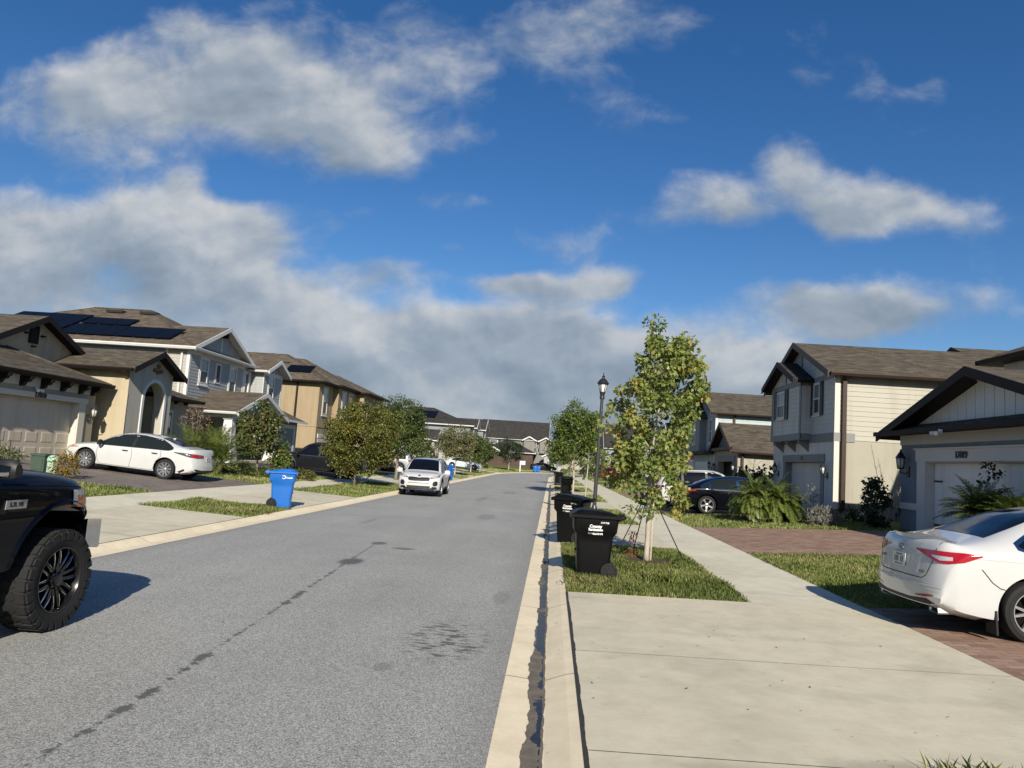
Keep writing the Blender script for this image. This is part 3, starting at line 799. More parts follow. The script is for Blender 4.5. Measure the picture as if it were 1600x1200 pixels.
def hip_roof(parent, x0, x1, y0, y1, ze, pitch, ov, mat, fascia, th=.16):
    X0, X1, Y0, Y1 = x0 - ov, x1 + ov, y0 - ov, y1 + ov
    zl = ze + th - pitch * ov; w = min(X1 - X0, Y1 - Y0) / 2; zr = zl + pitch * w
    if X1 - X0 >= Y1 - Y0: r0, r1 = (X0 + w, (Y0 + Y1) / 2, zr), (X1 - w, (Y0 + Y1) / 2, zr)
    else: r0, r1 = ((X0 + X1) / 2, Y0 + w, zr), ((X0 + X1) / 2, Y1 - w, zr)
    a, b_, c, d = (X0, Y0, zl), (X1, Y0, zl), (X1, Y1, zl), (X0, Y1, zl)
    m = MB()
    if X1 - X0 >= Y1 - Y0: m.add([a, b_, c, d, r0, r1], [[0, 1, 5, 4], [1, 2, 5], [2, 3, 4, 5], [3, 0, 4]])
    else: m.add([a, b_, c, d, r0, r1], [[0, 1, 4], [1, 2, 5, 4], [2, 3, 5], [3, 0, 4, 5]])
    # hip and ridge caps
    corner = {0: r0, 1: r1 if X1 - X0 >= Y1 - Y0 else r0, 2: r1, 3: r0 if X1 - X0 >= Y1 - Y0 else r1}
    for i, p in enumerate((a, b_, c, d)): m.bar(Vector(p) + Vector((0, 0, -.005)), Vector(corner[i]) + Vector((0, 0, -.005)), .22, .05)
    if (Vector(r1) - Vector(r0)).length > .1: m.bar(r0, r1, .24, .05)
    roof = m.build('roof', mat, parent)
    m = MB(); t = .17
    m.quad((X0, Y0, zl - t), (X0, Y1, zl - t), (X1, Y1, zl - t), (X1, Y0, zl - t))
    m.build('soffit', fascia, roof)
    m = MB(); g = .12
    for (p, q, n) in ((a, b_, (0, -1)), (b_, c, (1, 0)), (c, d, (0, 1)), (d, a, (-1, 0))):
        p = Vector(p); q = Vector(q); nn = Vector((n[0], n[1], 0)); dd = (q - p).normalized()
        p2 = p - dd * g * .0; q2 = q + dd * g
        up = Vector((0, 0, -.015))
        m.prism([p2 + up, p2 + up + nn * g, p2 + nn * g + Vector((0, 0, -.07)), p2 + nn * g * .75 + Vector((0, 0, -t)), p2 + Vector((0, 0, -t))], q2 - p2)
    m.build('gutter', fascia, roof)
    return roof, zr
def roof_vent(mb, x, y, z, nx, ny, slope):
    mb.bar((x - .45 * ny, y - .45 * nx, z + .07), (x + .45 * ny, y + .45 * nx, z + .07), .35, .16)
def part(name, mat, parent, fn, **k):
    m = MB(); fn(m); return m.build(name, mat, parent, **k)

# ================================================================== right side, nearest house
def house_blue_grey():
    h = empty('house', (11, 19.5, .5), 0, 'blue-grey stucco house numbered 17819 with white batten gable over its garage', 'house', 'houses on the right of the street')
    f = street(11.0, 1)
    w = MB()
    w.box(11, 11.3, 22.42, 24.0, .2, 3.40); w.box(11, 11.3, 14.6, 17.5, .2, 3.40); w.box(11, 11.3, 17.5, 22.42, 2.55, 3.40)
    w.box(11.3, 20.5, 14.6, 24.0, .2, 3.40)
    wall = w.build('wall', 'stucco_blue', h)
    m = MB(); f.box(m, 14.58, 24.02, 3.07, 3.39, .0, .03)
    m.box(11.0, 20.5, 23.995, 24.02, 3.07, 3.39)
    m.build('frieze_band', 'trim_cool', h)
    m = MB(); f.box(m, 22.92, 24.025, 1.10, 1.30, 0, .035); m.build('base_band', 'trim_white', h)
    m = MB()                                                  # white surround of the door
    f.box(m, 22.42, 22.9, .4, 2.56, 0, .05); f.box(m, 17.02, 17.5, .4, 2.56, 0, .05); f.box(m, 16.95, 22.97, 2.56, 2.90, 0, .06); f.box(m, 16.9, 23.02, 2.90, 2.95, 0, .10)
    m.box(11.0, 11.26, 22.405, 22.42, .45, 2.56); m.box(11.0, 11.26, 17.5, 17.515, .45, 2.56); m.box(11.0, 11.26, 17.52, 22.40, 2.535, 2.55)
    m.build('door_surround', 'trim_white', h)
    garage_door(street(11.26, 1), 17.52, 22.40, .47, 2.53, h, 'garage_white', 4, 4, 0, 'flush', hinges=(.75, 2.0))
    text('house_number', '17819', .24, f.pt(20.45, 2.73, .075), f.rot(), 'black_metal', h, .01)
    wall_lamp(f, 23.5, 2.25, h, 1.25)
    # pent roof across the front
    m = MB(); m.add([(10.42, 14.1, 3.46), (10.42, 24.45, 3.46), (11.0, 24.45, 3.68), (11.0, 14.1, 3.68)], [[0, 3, 2, 1]])
    pent = m.build('pent_roof', 'shingle', h)
    m = MB(); m.box(10.42, 11.0, 14.1, 24.45, 3.37, 3.43); m.box(10.31, 10.42, 14.1, 24.45, 3.33, 3.455); m.box(10.42, 10.45, 14.1, 24.45, 3.43, 3.45)
    m.build('gutter', 'trim_black', pent)
    twin_light(street(10.31, 1), 20.25, 3.32, h)
    # pediment
    zp = 3.70 + .36 * 4.6
    m = MB(); f.poly(m, [(15.4, 3.6), (23.2, 3.6), (19.3, 4.77)], -.12, 0)
    for k in range(19):
        u = 15.3 + k * .42; top = 3.6 + 1.17 * (1 - abs(u - 19.3) / 3.93) - .05
        if top > 3.75: f.box(m, u - .022, u + .022, 3.68, top, 0, .018)
    m.build('gable_panel', 'batten_white', h)
    gable_roof(h, 'x', 10.42, 15.2, 14.6, 24.0, 3.37, .30, .42, 'shingle', 'trim_black', rakes=(True, False))
    twin_light(f, 19.3, 4.72, h)
    # upper storey set back
    m = MB(); m.box(15.25, 24, 13.5, 25.9, .2, 6.4); m.build('upper_wall', 'siding_pale', h)
    hip_roof(h, 15.25, 24, 13.5, 25.9, 6.38, .42, .5, 'shingle', 'trim_black')
    window(street(15.25, 1), 22.9, 24.05, 5.5, 6.15, h, sill=False)
house_blue_grey()

def house_cream():
    h = empty('house', (10.75, 32.7, .5), 0, 'tall cream sided two-storey house with grey front, dark green shutters and brown downspout', 'house', 'houses on the right of the street')
    X = 10.75; f = street(X, 1); fl = flank(28.9)
    m = MB(); m.box(X, X + .3, 34.62, 36.6, .2, 3.4); m.box(X, X + .3, 28.9, 30.2, .2, 3.4); m.box(X, X + .3, 30.2, 34.62, 2.55, 3.4); m.box(X + .3, 27, 28.9, 36.6, .2, 3.4)
    m.build('lower_wall', 'stucco_cream', h)
    # street side is rendered grey-white
    m = MB(); f.box(m, 34.95, 36.61, .2, 3.4, 0, .012); f.box(m, 28.89, 29.87, .2, 3.4, 0, .012); f.box(m, 29.87, 34.95, 2.85, 3.4, 0, .012)
    m.build('render_panel', 'stucco_white', h)
    m = MB(); m.box(X + .03, 27, 28.93, 36.57, 3.4, 6.0); m.box(X + .03, 26, 31, 35, 6, 6.6); m.build('upper_wall', 'siding_cream', h)
    m = MB(); rect_siding(m, fl, X + .16, 27, 3.4, 6.05, .19, .0); m.build('side_siding', 'siding_cream', h)
    m = MB(); rect_siding(m, f, 28.98, 36.6, 3.66, 5.96, .19, .0); tri_siding(m, f, 28.9, 36.6, 6.0, 7.6, .19); m.build('front_siding', 'siding_pale', h)
    m = MB(); f.poly(m, [(28.9, 5.98), (36.6, 5.98), (32.75, 7.58)], -.1, .003); m.build('gable_panel', 'siding_pale', h)
    m = MB(); f.box(m, 28.86, 36.62, 3.33, 3.67, .0, .045); f.box(m, 28.86, 36.62, 5.80, 6.02, .0, .035); f.box(m, 32.68, 32.82, 6.02, 7.5, .022, .05)
    m.box(X, X + .75, 28.865, 28.905, 3.33, 3.67)
    m.build('trim_band', 'trim_grey', h)
    m = MB(); m.box(X - .03, X + .16, 28.86, 28.99, .25, 3.33); m.box(X - .03, X + .16, 28.86, 28.99, 3.67, 6.0); m.build('corner_board', 'trim_cream', h)
    gable_roof(h, 'x', X - .42, 27.4, 28.9, 36.6, 6.0, .415, .42, 'shingle', 'trim_brown')
    # taller roof of the rear wing
    m = MB(); m.box(18, 26.9, 30.0, 37.2, 6.0, 6.4); m.build('rear_wall', 'siding_cream', h)
    gable_roof(h, 'x', 17.6, 27.3, 29.9, 37.6, 6.35, .42, .3, 'shingle', 'trim_black', gut=(False, False))
    # bay
    xb = 10.30; fb = street(xb, 1)
    m = MB(); m.box(xb, X, 31.45, 35.5, 3.5, 5.9); m.build('bay_wall', 'siding_pale', h)
    m = MB(); rect_siding(m, fb, 31.6, 35.35, 3.72, 5.75, .19); fs = flank(31.45); rect_siding(m, fs, xb, X, 3.72, 5.75, .19); tri_siding(m, fb, 31.5, 35.45, 5.95, 6.78, .19); m.build('bay_siding', 'siding_pale', h)
    m = MB(); fb.box(m, 31.42, 31.62, 3.5, 5.95, 0, .035); fb.box(m, 35.33, 35.53, 3.5, 5.95, 0, .035); fb.box(m, 31.42, 35.53, 3.45, 3.72, .0, .045); fb.box(m, 31.42, 35.53, 5.74, 5.96, 0, .045)
    m.box(xb, X, 31.41, 31.45, 3.45, 3.72); m.box(xb, X, 31.41, 31.45, 5.74, 5.96)
    fb.box(m, 33.4, 33.54, 5.96, 6.75, .022, .05)
    m.build('bay_trim', 'trim_grey', h)
    m = MB(); fb.poly(m, [(31.45, 5.94), (35.5, 5.94), (33.47, 6.78)], -.1, .003); m.build('bay_gable', 'siding_pale', h)
    gable_roof(h, 'x', 9.88, 11.6, 31.45, 35.5, 5.95, .42, .32, 'shingle_dark', 'trim_black', rakes=(True, False), gut=(False, False))
    for u in (31.75, 33.4, 35.1):
        m = MB(); m.prism([fb.pt(u - .07, 3.45, 0), fb.pt(u - .07, 3.45, -.45), fb.pt(u - .07, 2.95, -.45), fb.pt(u - .07, 3.05, -.36), fb.pt(u - .07, 3.3, -.06)], (0, .14, 0)); m.build('bracket', 'trim_grey', h)
    window(fb, 33.55, 34.6, 4.5, 5.65, h, 'trim_white', .05, 'shutter_green', out=.022)
    window(f, 30.45, 31.15, 4.5, 5.75, h, 'trim_white', .05, None, out=.022)
    for a in (30.1, 31.2):
        m = MB(); f.box(m, a, a + .3, 4.42, 5.8, .022, .07)
        for k in range(16): f.box(m, a + .05, a + .25, 4.5 + k * .08, 4.53 + k * .08, .07, .08)
        m.build('shutter', 'shutter_green', h)
    # single garage
    garage_door(street(X + .26, 1), 30.22, 34.6, .42, 2.53, h, 'garage_grey', 5, 8, 0, 'flush')
    m = MB(); f.box(m, 29.87, 30.2, .4, 2.54, .0, .05); f.box(m, 34.62, 34.95, .4, 2.54, 0, .05); f.box(m, 29.8, 35.02, 2.54, 2.85, 0, .06)
    m.box(X, X + .25, 34.605, 34.62, .45, 2.54); m.build('door_surround', 'trim_grey', h)
    m = MB(); f.box(m, 32.25, 32.6, 2.62, 2.78, .06, .075); m.build('number_plate', 'black_metal', h)
    wall_lamp(f, 29.5, 2.0, h, 1.0, .012); wall_lamp(f, 35.7, 2.0, h, 1.0, .012)
    m = MB(); downspout(m, X + .30, 28.80, 5.75, .62, -1, 0, .15); m.bar((X + .30, 28.5, 5.98), (X + .30, 28.8, 5.72), .13, .13); m.build('downspout', 'trim_brown', h)
    m = MB(); fl.box(m, 15.2, 15.6, .8, 1.35, 0, .14); fl.box(m, 15.75, 15.95, .95, 1.3, 0, .1); m.build('meter_box', 'galv', h)
house_cream()

def house_pale_blue():
    h = empty('house', (11, 50, .5), 0, 'pale blue sided house with brown trim and a low gabled single garage standing open', 'house', 'houses on the right of the street')
    f = street(11, 1); fl = flank(44.6)
    m = MB(); m.box(11, 11.3, 44.6, 45.55, .2, 3.3); m.box(11, 11.3, 49.4, 50.4, .2, 3.3); m.box(11, 11.3, 45.55, 49.4, 2.6, 3.3); m.box(11.3, 11.36, 50.0, 50.4, .2, 3.3); m.box(11.3, 22, 44.6, 44.9, .2, 3.3); m.box(17, 22, 44.9, 50.4, .2, 3.3)
    m.box(11.3, 17, 50.1, 50.4, .2, 3.3)
    m.build('garage_wall', 'stucco_cream', h)
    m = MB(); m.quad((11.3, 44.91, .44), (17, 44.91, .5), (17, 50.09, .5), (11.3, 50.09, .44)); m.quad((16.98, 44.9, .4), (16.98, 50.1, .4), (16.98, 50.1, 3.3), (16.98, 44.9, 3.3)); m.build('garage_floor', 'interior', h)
    m = MB(); f.box(m, 45.2, 45.55, .4, 2.6, 0, .05); f.box(m, 49.4, 49.75, .4, 2.6, 0, .05); f.box(m, 45.1, 49.85, 2.6, 2.95, 0, .06); m.build('door_surround', 'trim_grey', h)
    m = MB(); f.box(m, 44.55, 45.2, .2, 3.3, 0, .012); f.box(m, 49.75, 50.4, .2, 3.3, 0, .012); f.box(m, 45.2, 49.75, 2.95, 3.3, 0, .012); m.build('render_panel', 'stucco_grey', h)
    m = MB(); f.poly(m, [(44.7, 3.3), (50.3, 3.3), (47.5, 4.85)], -.1, 0)
    for k in range(13):
        u = 45.0 + k * .42; t = 3.3 + 1.55 * (1 - abs(u - 47.5) / 2.8) - .05
        if t > 3.4: f.box(m, u - .02, u + .02, 3.32, t, 0, .02)
    m.build('gable_panel', 'siding_slate', h)
    m = MB(); f.box(m, 44.2, 50.8, 3.28, 3.45, 0, .45); m.build('pent_roof', 'trim_brown', h)
    gable_roof(h, 'x', 10.5, 22, 44.6, 50.4, 3.3, .55, .42, 'shingle', 'trim_brown')
    m = MB(); downspout(m, 11.25, 44.5, 3.1, .5, 1, 0, .13); m.build('downspout', 'trim_brown', h)
    wall_lamp(f, 44.95, 2.0, h); wall_lamp(f, 50.1, 2.0, h)
    # two-storey part
    X = 10.9; f2 = street(X, 1); f3 = flank(50.42)
    m = MB(); m.box(X, 24, 50.42, 57.6, .2, 6.0); m.build('wall', 'siding_blue', h)
    m = MB(); rect_siding(m, f3, X + .12, 24, 3.3, 6.0, .19); rect_siding(m, f2, 50.5, 57.6, 3.3, 5.9, .19); tri_siding(m, f2, 50.42, 57.6, 5.95, 7.55); m.build('siding_boards', ['siding_blue'], h)
    m = MB(); f2.poly(m, [(50.42, 5.95), (57.6, 5.95), (54.01, 7.5)], -.1, .003); m.build('gable_panel', 'siding_slate', h)
    m = MB(); m.box(X - .03, X + .13, 50.38, 50.52, .3, 5.95); m.build('corner_board', 'trim_white', h)
    gable_roof(h, 'x', X - .45, 24.4, 50.42, 57.6, 5.95, .43, .42, 'shingle', 'trim_brown')
    gable_roof(h, 'x', X - .95, X + 1, 53.4, 57.2, 5.75, .5, .3, 'shingle', 'trim_brown', rakes=(True, False), gut=(False, False))
    m = MB(); m.box(X - .5, X, 53.4, 57.2, 3.3, 5.75); m.build('bay_wall', 'siding_slate', h)
    window(f2, 51.4, 52.2, 3.9, 5.5, h, out=.022)
    window(street(X - .5, 1), 54.8, 55.8, 3.9, 5.4, h)
    m = MB(); downspout(m, X + 1.2, 50.32, 5.8, 3.6, 0, 0, .13); m.build('downspout', 'trim_brown', h)
    m = MB(); f2.box(m, 50.4, 57.6, 3.1, 3.3, 0, .7); m.build('skirt_roof', 'shingle', h)
    garage_door(f2, 52.4, 56.8, .4, 2.6, h, 'garage_white', 4, 4, .01)
    wall_lamp(f2, 51.2, 2.1, h)
house_pale_blue()

# ================================================================== left side
def solar_array(h, x0, x1, y0, y1, plane, n, m):
    mb = MB()
    for t in (.25, .75):
        for j in range(m):
            b_ = y0 + (y1 - y0) * (j + t) / m; mb.bar((x0, b_, plane(x0, b_) + .05), (x1, b_, plane(x1, b_) + .05), .04, .06)
    arr = mb.build('solar_array', 'black_metal', h)
    for i in range(n):
        for j in range(m):
            a0 = x0 + (x1 - x0) * i / n + .015; a1 = x0 + (x1 - x0) * (i + 1) / n - .015; b0 = y0 + (y1 - y0) * j / m + .015; b1 = y0 + (y1 - y0) * (j + 1) / m - .015
            mb = MB(); c = [(a0, b0), (a1, b0), (a1, b1), (a0, b1)]
            mb.add([(a, b_, plane(a, b_) + .14) for a, b_ in c] + [(a, b_, plane(a, b_) + .09) for a, b_ in c], [[0, 1, 2, 3], [7, 6, 5, 4]] + [[i_, 4 + i_, 4 + (i_ + 1) % 4, (i_ + 1) % 4] for i_ in range(4)])
            mb.build('solar_panel', 'solar', arr)

def house_beige():
    h = empty('house', (-19.2, 29, .65), 0, 'beige stucco house numbered 17810 with arched entry portico and tan garage door', 'house', 'houses on the left of the street')
    X = -19.2; f = street(X, -1)
    m = MB()
    m.box(X - .3, X, 28.72, 29.75, .3, 3.9); m.box(X - .3, X, 20.5, 23.6, .3, 3.9); m.box(X - .3, X, 23.6, 28.72, 2.92, 3.9); m.box(-27, X - .3, 20.5, 29.75, .3, 3.9)
    m.build('garage_wall', 'stucco_taupe', h)
    m = MB(); f.box(m, 20.48, 29.5, 3.32, 3.70, 0, .03); m.build('frieze_band', 'trim_cream', h)
    m = MB(); f.box(m, 28.72, 29.1, .6, 2.93, 0, .05); f.box(m, 23.22, 23.6, .6, 2.93, 0, .05); f.box(m, 23.1, 29.2, 2.93, 3.13, 0, .06)
    m.box(X - .27, X, 28.70, 28.72, .6, 2.92); m.build('door_surround', 'trim_cream', h)
    garage_door(street(X - .27, -1), 23.6, 28.7, .62, 2.92, h, 'garage_tan', 6, 4, 0, 'panel')
    text('house_number', '17810', .25, f.pt(26.35, 3.03, .075), f.rot(), 'black_metal', h, .01)
    twin_light(f, 26.1, 3.27, h, .03)
    wall_lamp(f, 29.42, 2.35, h, 1.15)
    for u in (22.0, 23.1, 24.2, 25.3, 26.4, 27.5, 28.6, 29.4): corbel(f, u, 3.655, h, .44, .36, .17, .03)
    hip_roof(h, -28, X, 20.5, 29.75, 3.84, .40, .38, 'shingle', 'trim_black')
    # upper gable with vent
    fg = street(-21.5, -1)
    m = MB(); fg.poly(m, [(25.2, 4.3), (32.6, 4.3), (32.6, 4.66), (28.9, 6.36), (25.2, 4.66)], -.2, 0); m.build('gable_wall', 'stucco_beige', h)
    gable_roof(h, 'x', -30, -21.05, 25.2, 32.6, 4.58, .46, .35, 'shingle', 'trim_black', rakes=(False, True))
    m = MB(); fg.box(m, 28.45, 29.0, 5.25, 6.0, 0, .05)
    for k in range(9): fg.box(m, 28.5, 28.95, 5.29 + k * .078, 5.33 + k * .078, .05, .075)
    m.build('gable_vent', 'trim_black', h)
    for (u, z) in ((28.25, 5.62), (29.2, 5.62), (28.72, 6.12), (28.72, 5.13)):
        m = MB(); fg.box(m, u - .07, u + .07, z - .03, z + .03, 0, .16); m.build('iron_peg', 'trim_black', h)
    # portico
    xp = -18.3; fp = street(xp, -1); y0, y1 = 30.5, 34.1; t = .45
    m = MB(); ac, ar, asp = 32.6, .85, 3.38
    n = 20; arc = [(ac + ar * math.cos(PI * k / n), asp + ar * math.sin(PI * k / n)) for k in range(n + 1)]
    # front wall with the arched hole, as a strip of quads
    outer = []
    for (u, z) in arc: outer.append((u, 4.7))
    for k in range(n):
        fp.poly(m, [arc[k], (arc[k][0], 4.7), (arc[k + 1][0], 4.7), arc[k + 1]], -t, 0)
    fp.box(m, ac + ar, y1, .4, 4.7, -t, 0); fp.box(m, y0 + .02, ac - ar, .4, 4.7, -t, 0)
    fp.poly(m, [(y0, 4.7), (y1, 4.7), (ac - .3, 5.52)], -t, 0)
    m.build('portico_front', 'stucco_grey', h)
    m = MB(); m.box(-24.5, xp - .001, y0, y0 + t - .02, .4, 4.7); m.box(-24.5, xp - t, y1 - t, y1, .4, 4.7); m.build('portico_side', 'stucco_beige', h)
    m = MB(); fl = flank(y0); fl.box(m, -18.95, -18.28, .7, 3.6, 0, .012); m.build('render_panel', 'stucco_beige', h)
    m = MB(); tw = .16                                          # arch moulding
    for k in range(n):
        a0, a1 = PI * k / n, PI * (k + 1) / n
        fp.poly(m, [(ac + ar * math.cos(a0), asp + ar * math.sin(a0)), (ac + (ar + tw) * math.cos(a0), asp + (ar + tw) * math.sin(a0)), (ac + (ar + tw) * math.cos(a1), asp + (ar + tw) * math.sin(a1)), (ac + ar * math.cos(a1), asp + ar * math.sin(a1))], 0, .05)
    fp.box(m, ac + ar, ac + ar + tw, .6, asp, 0, .05); fp.box(m, ac - ar - tw, ac - ar, .6, asp, 0, .05)
    m.build('arch_moulding', 'trim_white', h)
    for (u, z) in ((32.35, 4.78), (32.62, 4.98), (32.62, 4.72), (32.88, 4.78)):
        m = MB(); m.lathe([(.10, 0), (.10, .10), (.065, .10), (.065, .02), (0, .02)], fp.pt(u, z, 0), fp.n, 14); m.build('clay_tile', 'tile', h, smooth=True, sharp=40)
    m = MB(); m.box(-22.6, -22.4, y0 + t, y1 - t, .5, 4.0); m.build('entry_wall', 'stucco_taupe', h)
    m = MB(); street(-22.4, -1).box(m, 31.6, 32.7, .6, 3.0, 0, .05); m.build('front_door', 'wood', h)
    gable_roof(h, 'x', -25.5, xp + .45, y0, y1, 4.68, .44, .45, 'shingle', 'trim_black', rakes=(False, True))
    fl2 = flank(y0); m = MB(); m.prism([(xp - .02, y0, 4.66), (xp - .02, y0 - .4, 4.66), (xp - .02, y0 - .4, 4.5), (xp - .02, y0, 4.15)], (-.16, 0, 0)); m.build('corbel', 'wood', h)
    m = MB(); m.box(-20.9, -20.7, 29.75, 30.5, .4, 3.7); m.build('recess_back', 'dark_gap', h)  # near-black slab: the shade of the recess is put into its colour
    # low wing beyond the portico
    m = MB(); m.box(-27, -19.5, 34.1, 38.2, .4, 3.9); m.build('wing_wall', 'stucco_taupe', h)
    m = MB(); fw = street(-19.5, -1)
    for u in (34.6, 35.7, 36.8, 37.8): corbel(fw, u, 3.86, h, .42, .34, .14)
    window(fw, 35.2, 36.6, 1.5, 3.1, h, 'trim_cream')
    hip_roof(h, -28, -19.5, 34.1, 38.2, 3.85, .36, .5, 'shingle', 'trim_black')
    # main roof behind
    m = MB(); m.box(-33, -24.5, 22, 38, .4, 4.6); m.build('main_wall', 'stucco_beige', h)
    hip_roof(h, -33, -24.5, 22, 37.6, 4.55, .42, .5, 'shingle', 'trim_black')
house_beige()

def house_grey_siding():
    h = empty('house', (-20.5, 45, .65), 0, 'grey sided two-storey house with white trimmed gables and covered front porch', 'house', 'houses on the left of the street')
    X = -20.5; f = street(X, -1); fl = flank(39.7); ze = 6.95
    m = MB(); m.box(-36, X, 39.7, 51.4, .4, ze + .05); m.build('wall', 'siding_sand', h)
    m = MB(); rect_siding(m, fl, -36, X - .14, 3.2, ze, .18); m.build('side_siding', 'siding_sand', h)
    m = MB(); rect_siding(m, f, 39.85, 51.4, 3.2, 6.55, .18); tri_siding(m, f, 39.7, 47.0, 6.85, 8.45, .18); m.build('front_siding', 'siding_grey', h)
    m = MB(); f.poly(m, [(39.7, 6.9), (47, 6.9), (43.35, 8.5)], -.1, .003); m.build('gable_panel', 'siding_grey', h)
    m = MB(); f.box(m, 39.7, 47.0, 6.55, 6.85, .0, .04); f.box(m, 43.28, 43.42, 6.85, 8.3, .022, .05)
    m.box(X - .14, X + .03, 39.66, 39.84, 3, 6.9); f.box(m, 46.85, 47.0, 3.2, 6.55, .0, .04)
    m.box(-21.9, -21.75, 39.66, 39.7, 3.2, 6.9)
    m.build('trim_band', 'trim_white', h)
    m = MB(); fl.box(m, -29.0, -21.9, 5.6, 6.9, 0, .03); m.build('slate_panel', 'siding_slate', h)
    hip_roof(h, -36, X, 39.7, 51.4, ze, .47, .45, 'shingle_tan', 'trim_white')
    gable_roof(h, 'x', -27, X + .5, 39.7, 47.0, ze - .02, .43, .45, 'shingle_tan', 'trim_white', rakes=(False, True))
    m = MB(); f.box(m, 43.25, 43.45, 8.02, 8.35, .05, .4); m.build('gable_bracket', 'trim_black', h)
    # second gable
    x2 = -19.6; f2 = street(x2, -1)
    m = MB(); m.box(X, x2, 48.1, 51.4, .4, 6.75); m.build('bay_wall', 'siding_grey', h)
    m = MB(); rect_siding(m, f2, 48.15, 51.35, 3.4, 6.4, .18); rect_siding(m, flank(48.1), X, x2, 3.4, 6.4, .18); tri_siding(m, f2, 48.1, 51.4, 6.65, 7.35, .18); m.build('bay_siding', 'siding_grey', h)
    m = MB(); f2.poly(m, [(48.1, 6.7), (51.4, 6.7), (49.75, 7.4)], -.1, .003); m.build('gable_panel', 'siding_grey', h)
    m = MB(); f2.box(m, 48.08, 48.22, 3.4, 6.4, 0, .04); f2.box(m, 51.28, 51.42, 3.4, 6.4, 0, .04); f2.box(m, 48.08, 51.42, 6.4, 6.65, 0, .04); f2.box(m, 49.69, 49.81, 6.65, 7.3, .022, .05); m.build('trim_band', 'trim_white', h)
    gable_roof(h, 'x', -27, x2 + .5, 48.1, 51.4, 6.7, .43, .45, 'shingle_tan', 'trim_white', rakes=(False, True))
    for (ff, a, b_, z0, z1) in ((f, 41.0, 41.9, 5.05, 6.45), (f, 44.85, 45.75, 4.7, 6.45), (f, 47.15, 47.95, 4.9, 6.35), (f2, 49.0, 49.9, 4.95, 6.3)):
        window(ff, a, b_, z0, z1, h, 'trim_white', .12, out=.022)
    m = MB(); f.box(m, 43.0, 43.5, 5.3, 6.35, .02, .06); f.box(m, 42.88, 43.0, 5.2, 6.45, .02, .05); f.box(m, 43.5, 43.62, 5.2, 6.45, .02, .05); f.box(m, 43.0, 43.5, 6.35, 6.45, .02, .05); f.box(m, 43.0, 43.5, 5.2, 5.3, .02, .05)
    nw = m.build('narrow_window', 'trim_white', h)
    m = MB(); f.box(m, 43.05, 43.45, 5.33, 6.32, .06, .07)
    for k in range(10): f.box(m, 43.07, 43.43, 5.36 + k * .095, 5.42 + k * .095, .07, .08)
    m.build('louvre', 'trim_brown', nw)
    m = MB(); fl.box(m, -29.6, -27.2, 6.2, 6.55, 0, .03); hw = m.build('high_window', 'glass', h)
    m = MB()
    for (a, b_, c, d) in ((-29.7, -27.1, 6.55, 6.63), (-29.7, -27.1, 6.12, 6.2), (-29.7, -29.6, 6.2, 6.55), (-27.2, -27.1, 6.2, 6.55), (-28.85, -28.8, 6.2, 6.55), (-28.0, -27.95, 6.2, 6.55)): fl.box(m, a, b_, c, d, 0, .05)
    m.build('window_frame', 'trim_white', hw)
    for a, b_ in ((X - .4, 39.6), (X + .12, 47.6)): m = MB(); downspout(m, a, b_, 6.6, 3.4, 0, 0, .1); m.build('downspout', 'trim_white', h)
    # porch
    xp = -17.6; fp = street(xp, -1)
    m = MB(); fp.poly(m, [(39.5, 3.42), (46.4, 3.42), (42.95, 4.6)], -.15, 0); m.build('porch_gable', 'siding_slate', h)
    m = MB(); fp.box(m, 39.5, 46.4, 3.1, 3.44, -.25, .03); m.box(X, xp - .25, 39.5, 39.75, 3.1, 3.44); fp.box(m, 42.88, 43.02, 3.44, 4.5, 0, .03); m.build('porch_beam', 'trim_white', h)
    gable_roof(h, 'x', X, xp + .45, 39.5, 46.4, 3.42, .35, .42, 'shingle_tan', 'trim_white', rakes=(False, True))
    m = MB(); fp.box(m, 42.85, 43.05, 4.25, 4.5, .03, .35); m.build('gable_bracket', 'trim_black', h)
    for (x, y) in ((-17.85, 39.75), (-17.85, 46.1)):
        m = MB()
        def ring(z, w): return [(x - w, y - w, z), (x + w, y - w, z), (x + w, y + w, z), (x - w, y + w, z)]
        vs = ring(1.3, .34) + ring(3.0, .22)
        m.add(vs, [[i, (i + 1) % 4, 4 + (i + 1) % 4, 4 + i] for i in range(4)] + [[4, 5, 6, 7]]); m.box(x - .28, x + .28, y - .28, y + .28, 3.0, 3.1)
        m.box(x - .42, x + .42, y - .42, y + .42, .4, 1.3); m.build('porch_column', 'trim_white', h)
    m = MB(); m.box(X - .4, X + .01, 40, 46.3, .4, 3.4); m.build('porch_back_wall', 'siding_slate', h)
    m = MB(); f.box(m, 42.3, 43.4, .75, 2.95, .01, .06); m.build('front_door', 'wood', h)
    m = MB(); m.box(X, -17.5, 39.5, 46.5, .4, .75); m.build('porch_floor', 'concrete', h)
    # garage part
    xg = -18.2; fg = street(xg, -1)
    m = MB(); m.box(X, xg, 46.5, 51.5, .4, 3.45); m.build('garage_wall', 'siding_slate', h)
    m = MB(); m.add([(-17.7, 46.4, 3.5), (-17.7, 51.95, 3.5), (-20.4, 51.95, 4.6), (-20.4, 46.4, 4.6), (-17.7, 46.4, 3.36), (-17.7, 51.95, 3.36), (-20.4, 51.95, 4.44), (-20.4, 46.4, 4.44)], [[0, 1, 2, 3], [1, 5, 6, 2], [7, 6, 5, 4]]); g = m.build('garage_roof', 'shingle_tan', h)
    m = MB(); m.box(-17.72, -17.58, 46.4, 51.97, 3.36, 3.5); m.build('gutter', 'trim_white', g)
    m = MB(); fg.box(m, 46.9, 47.2, .6, 2.95, 0, .04); fg.box(m, 50.8, 51.1, .6, 2.95, 0, .04); fg.box(m, 46.9, 51.1, 2.95, 3.2, 0, .05); m.build('door_surround', 'trim_white', h)
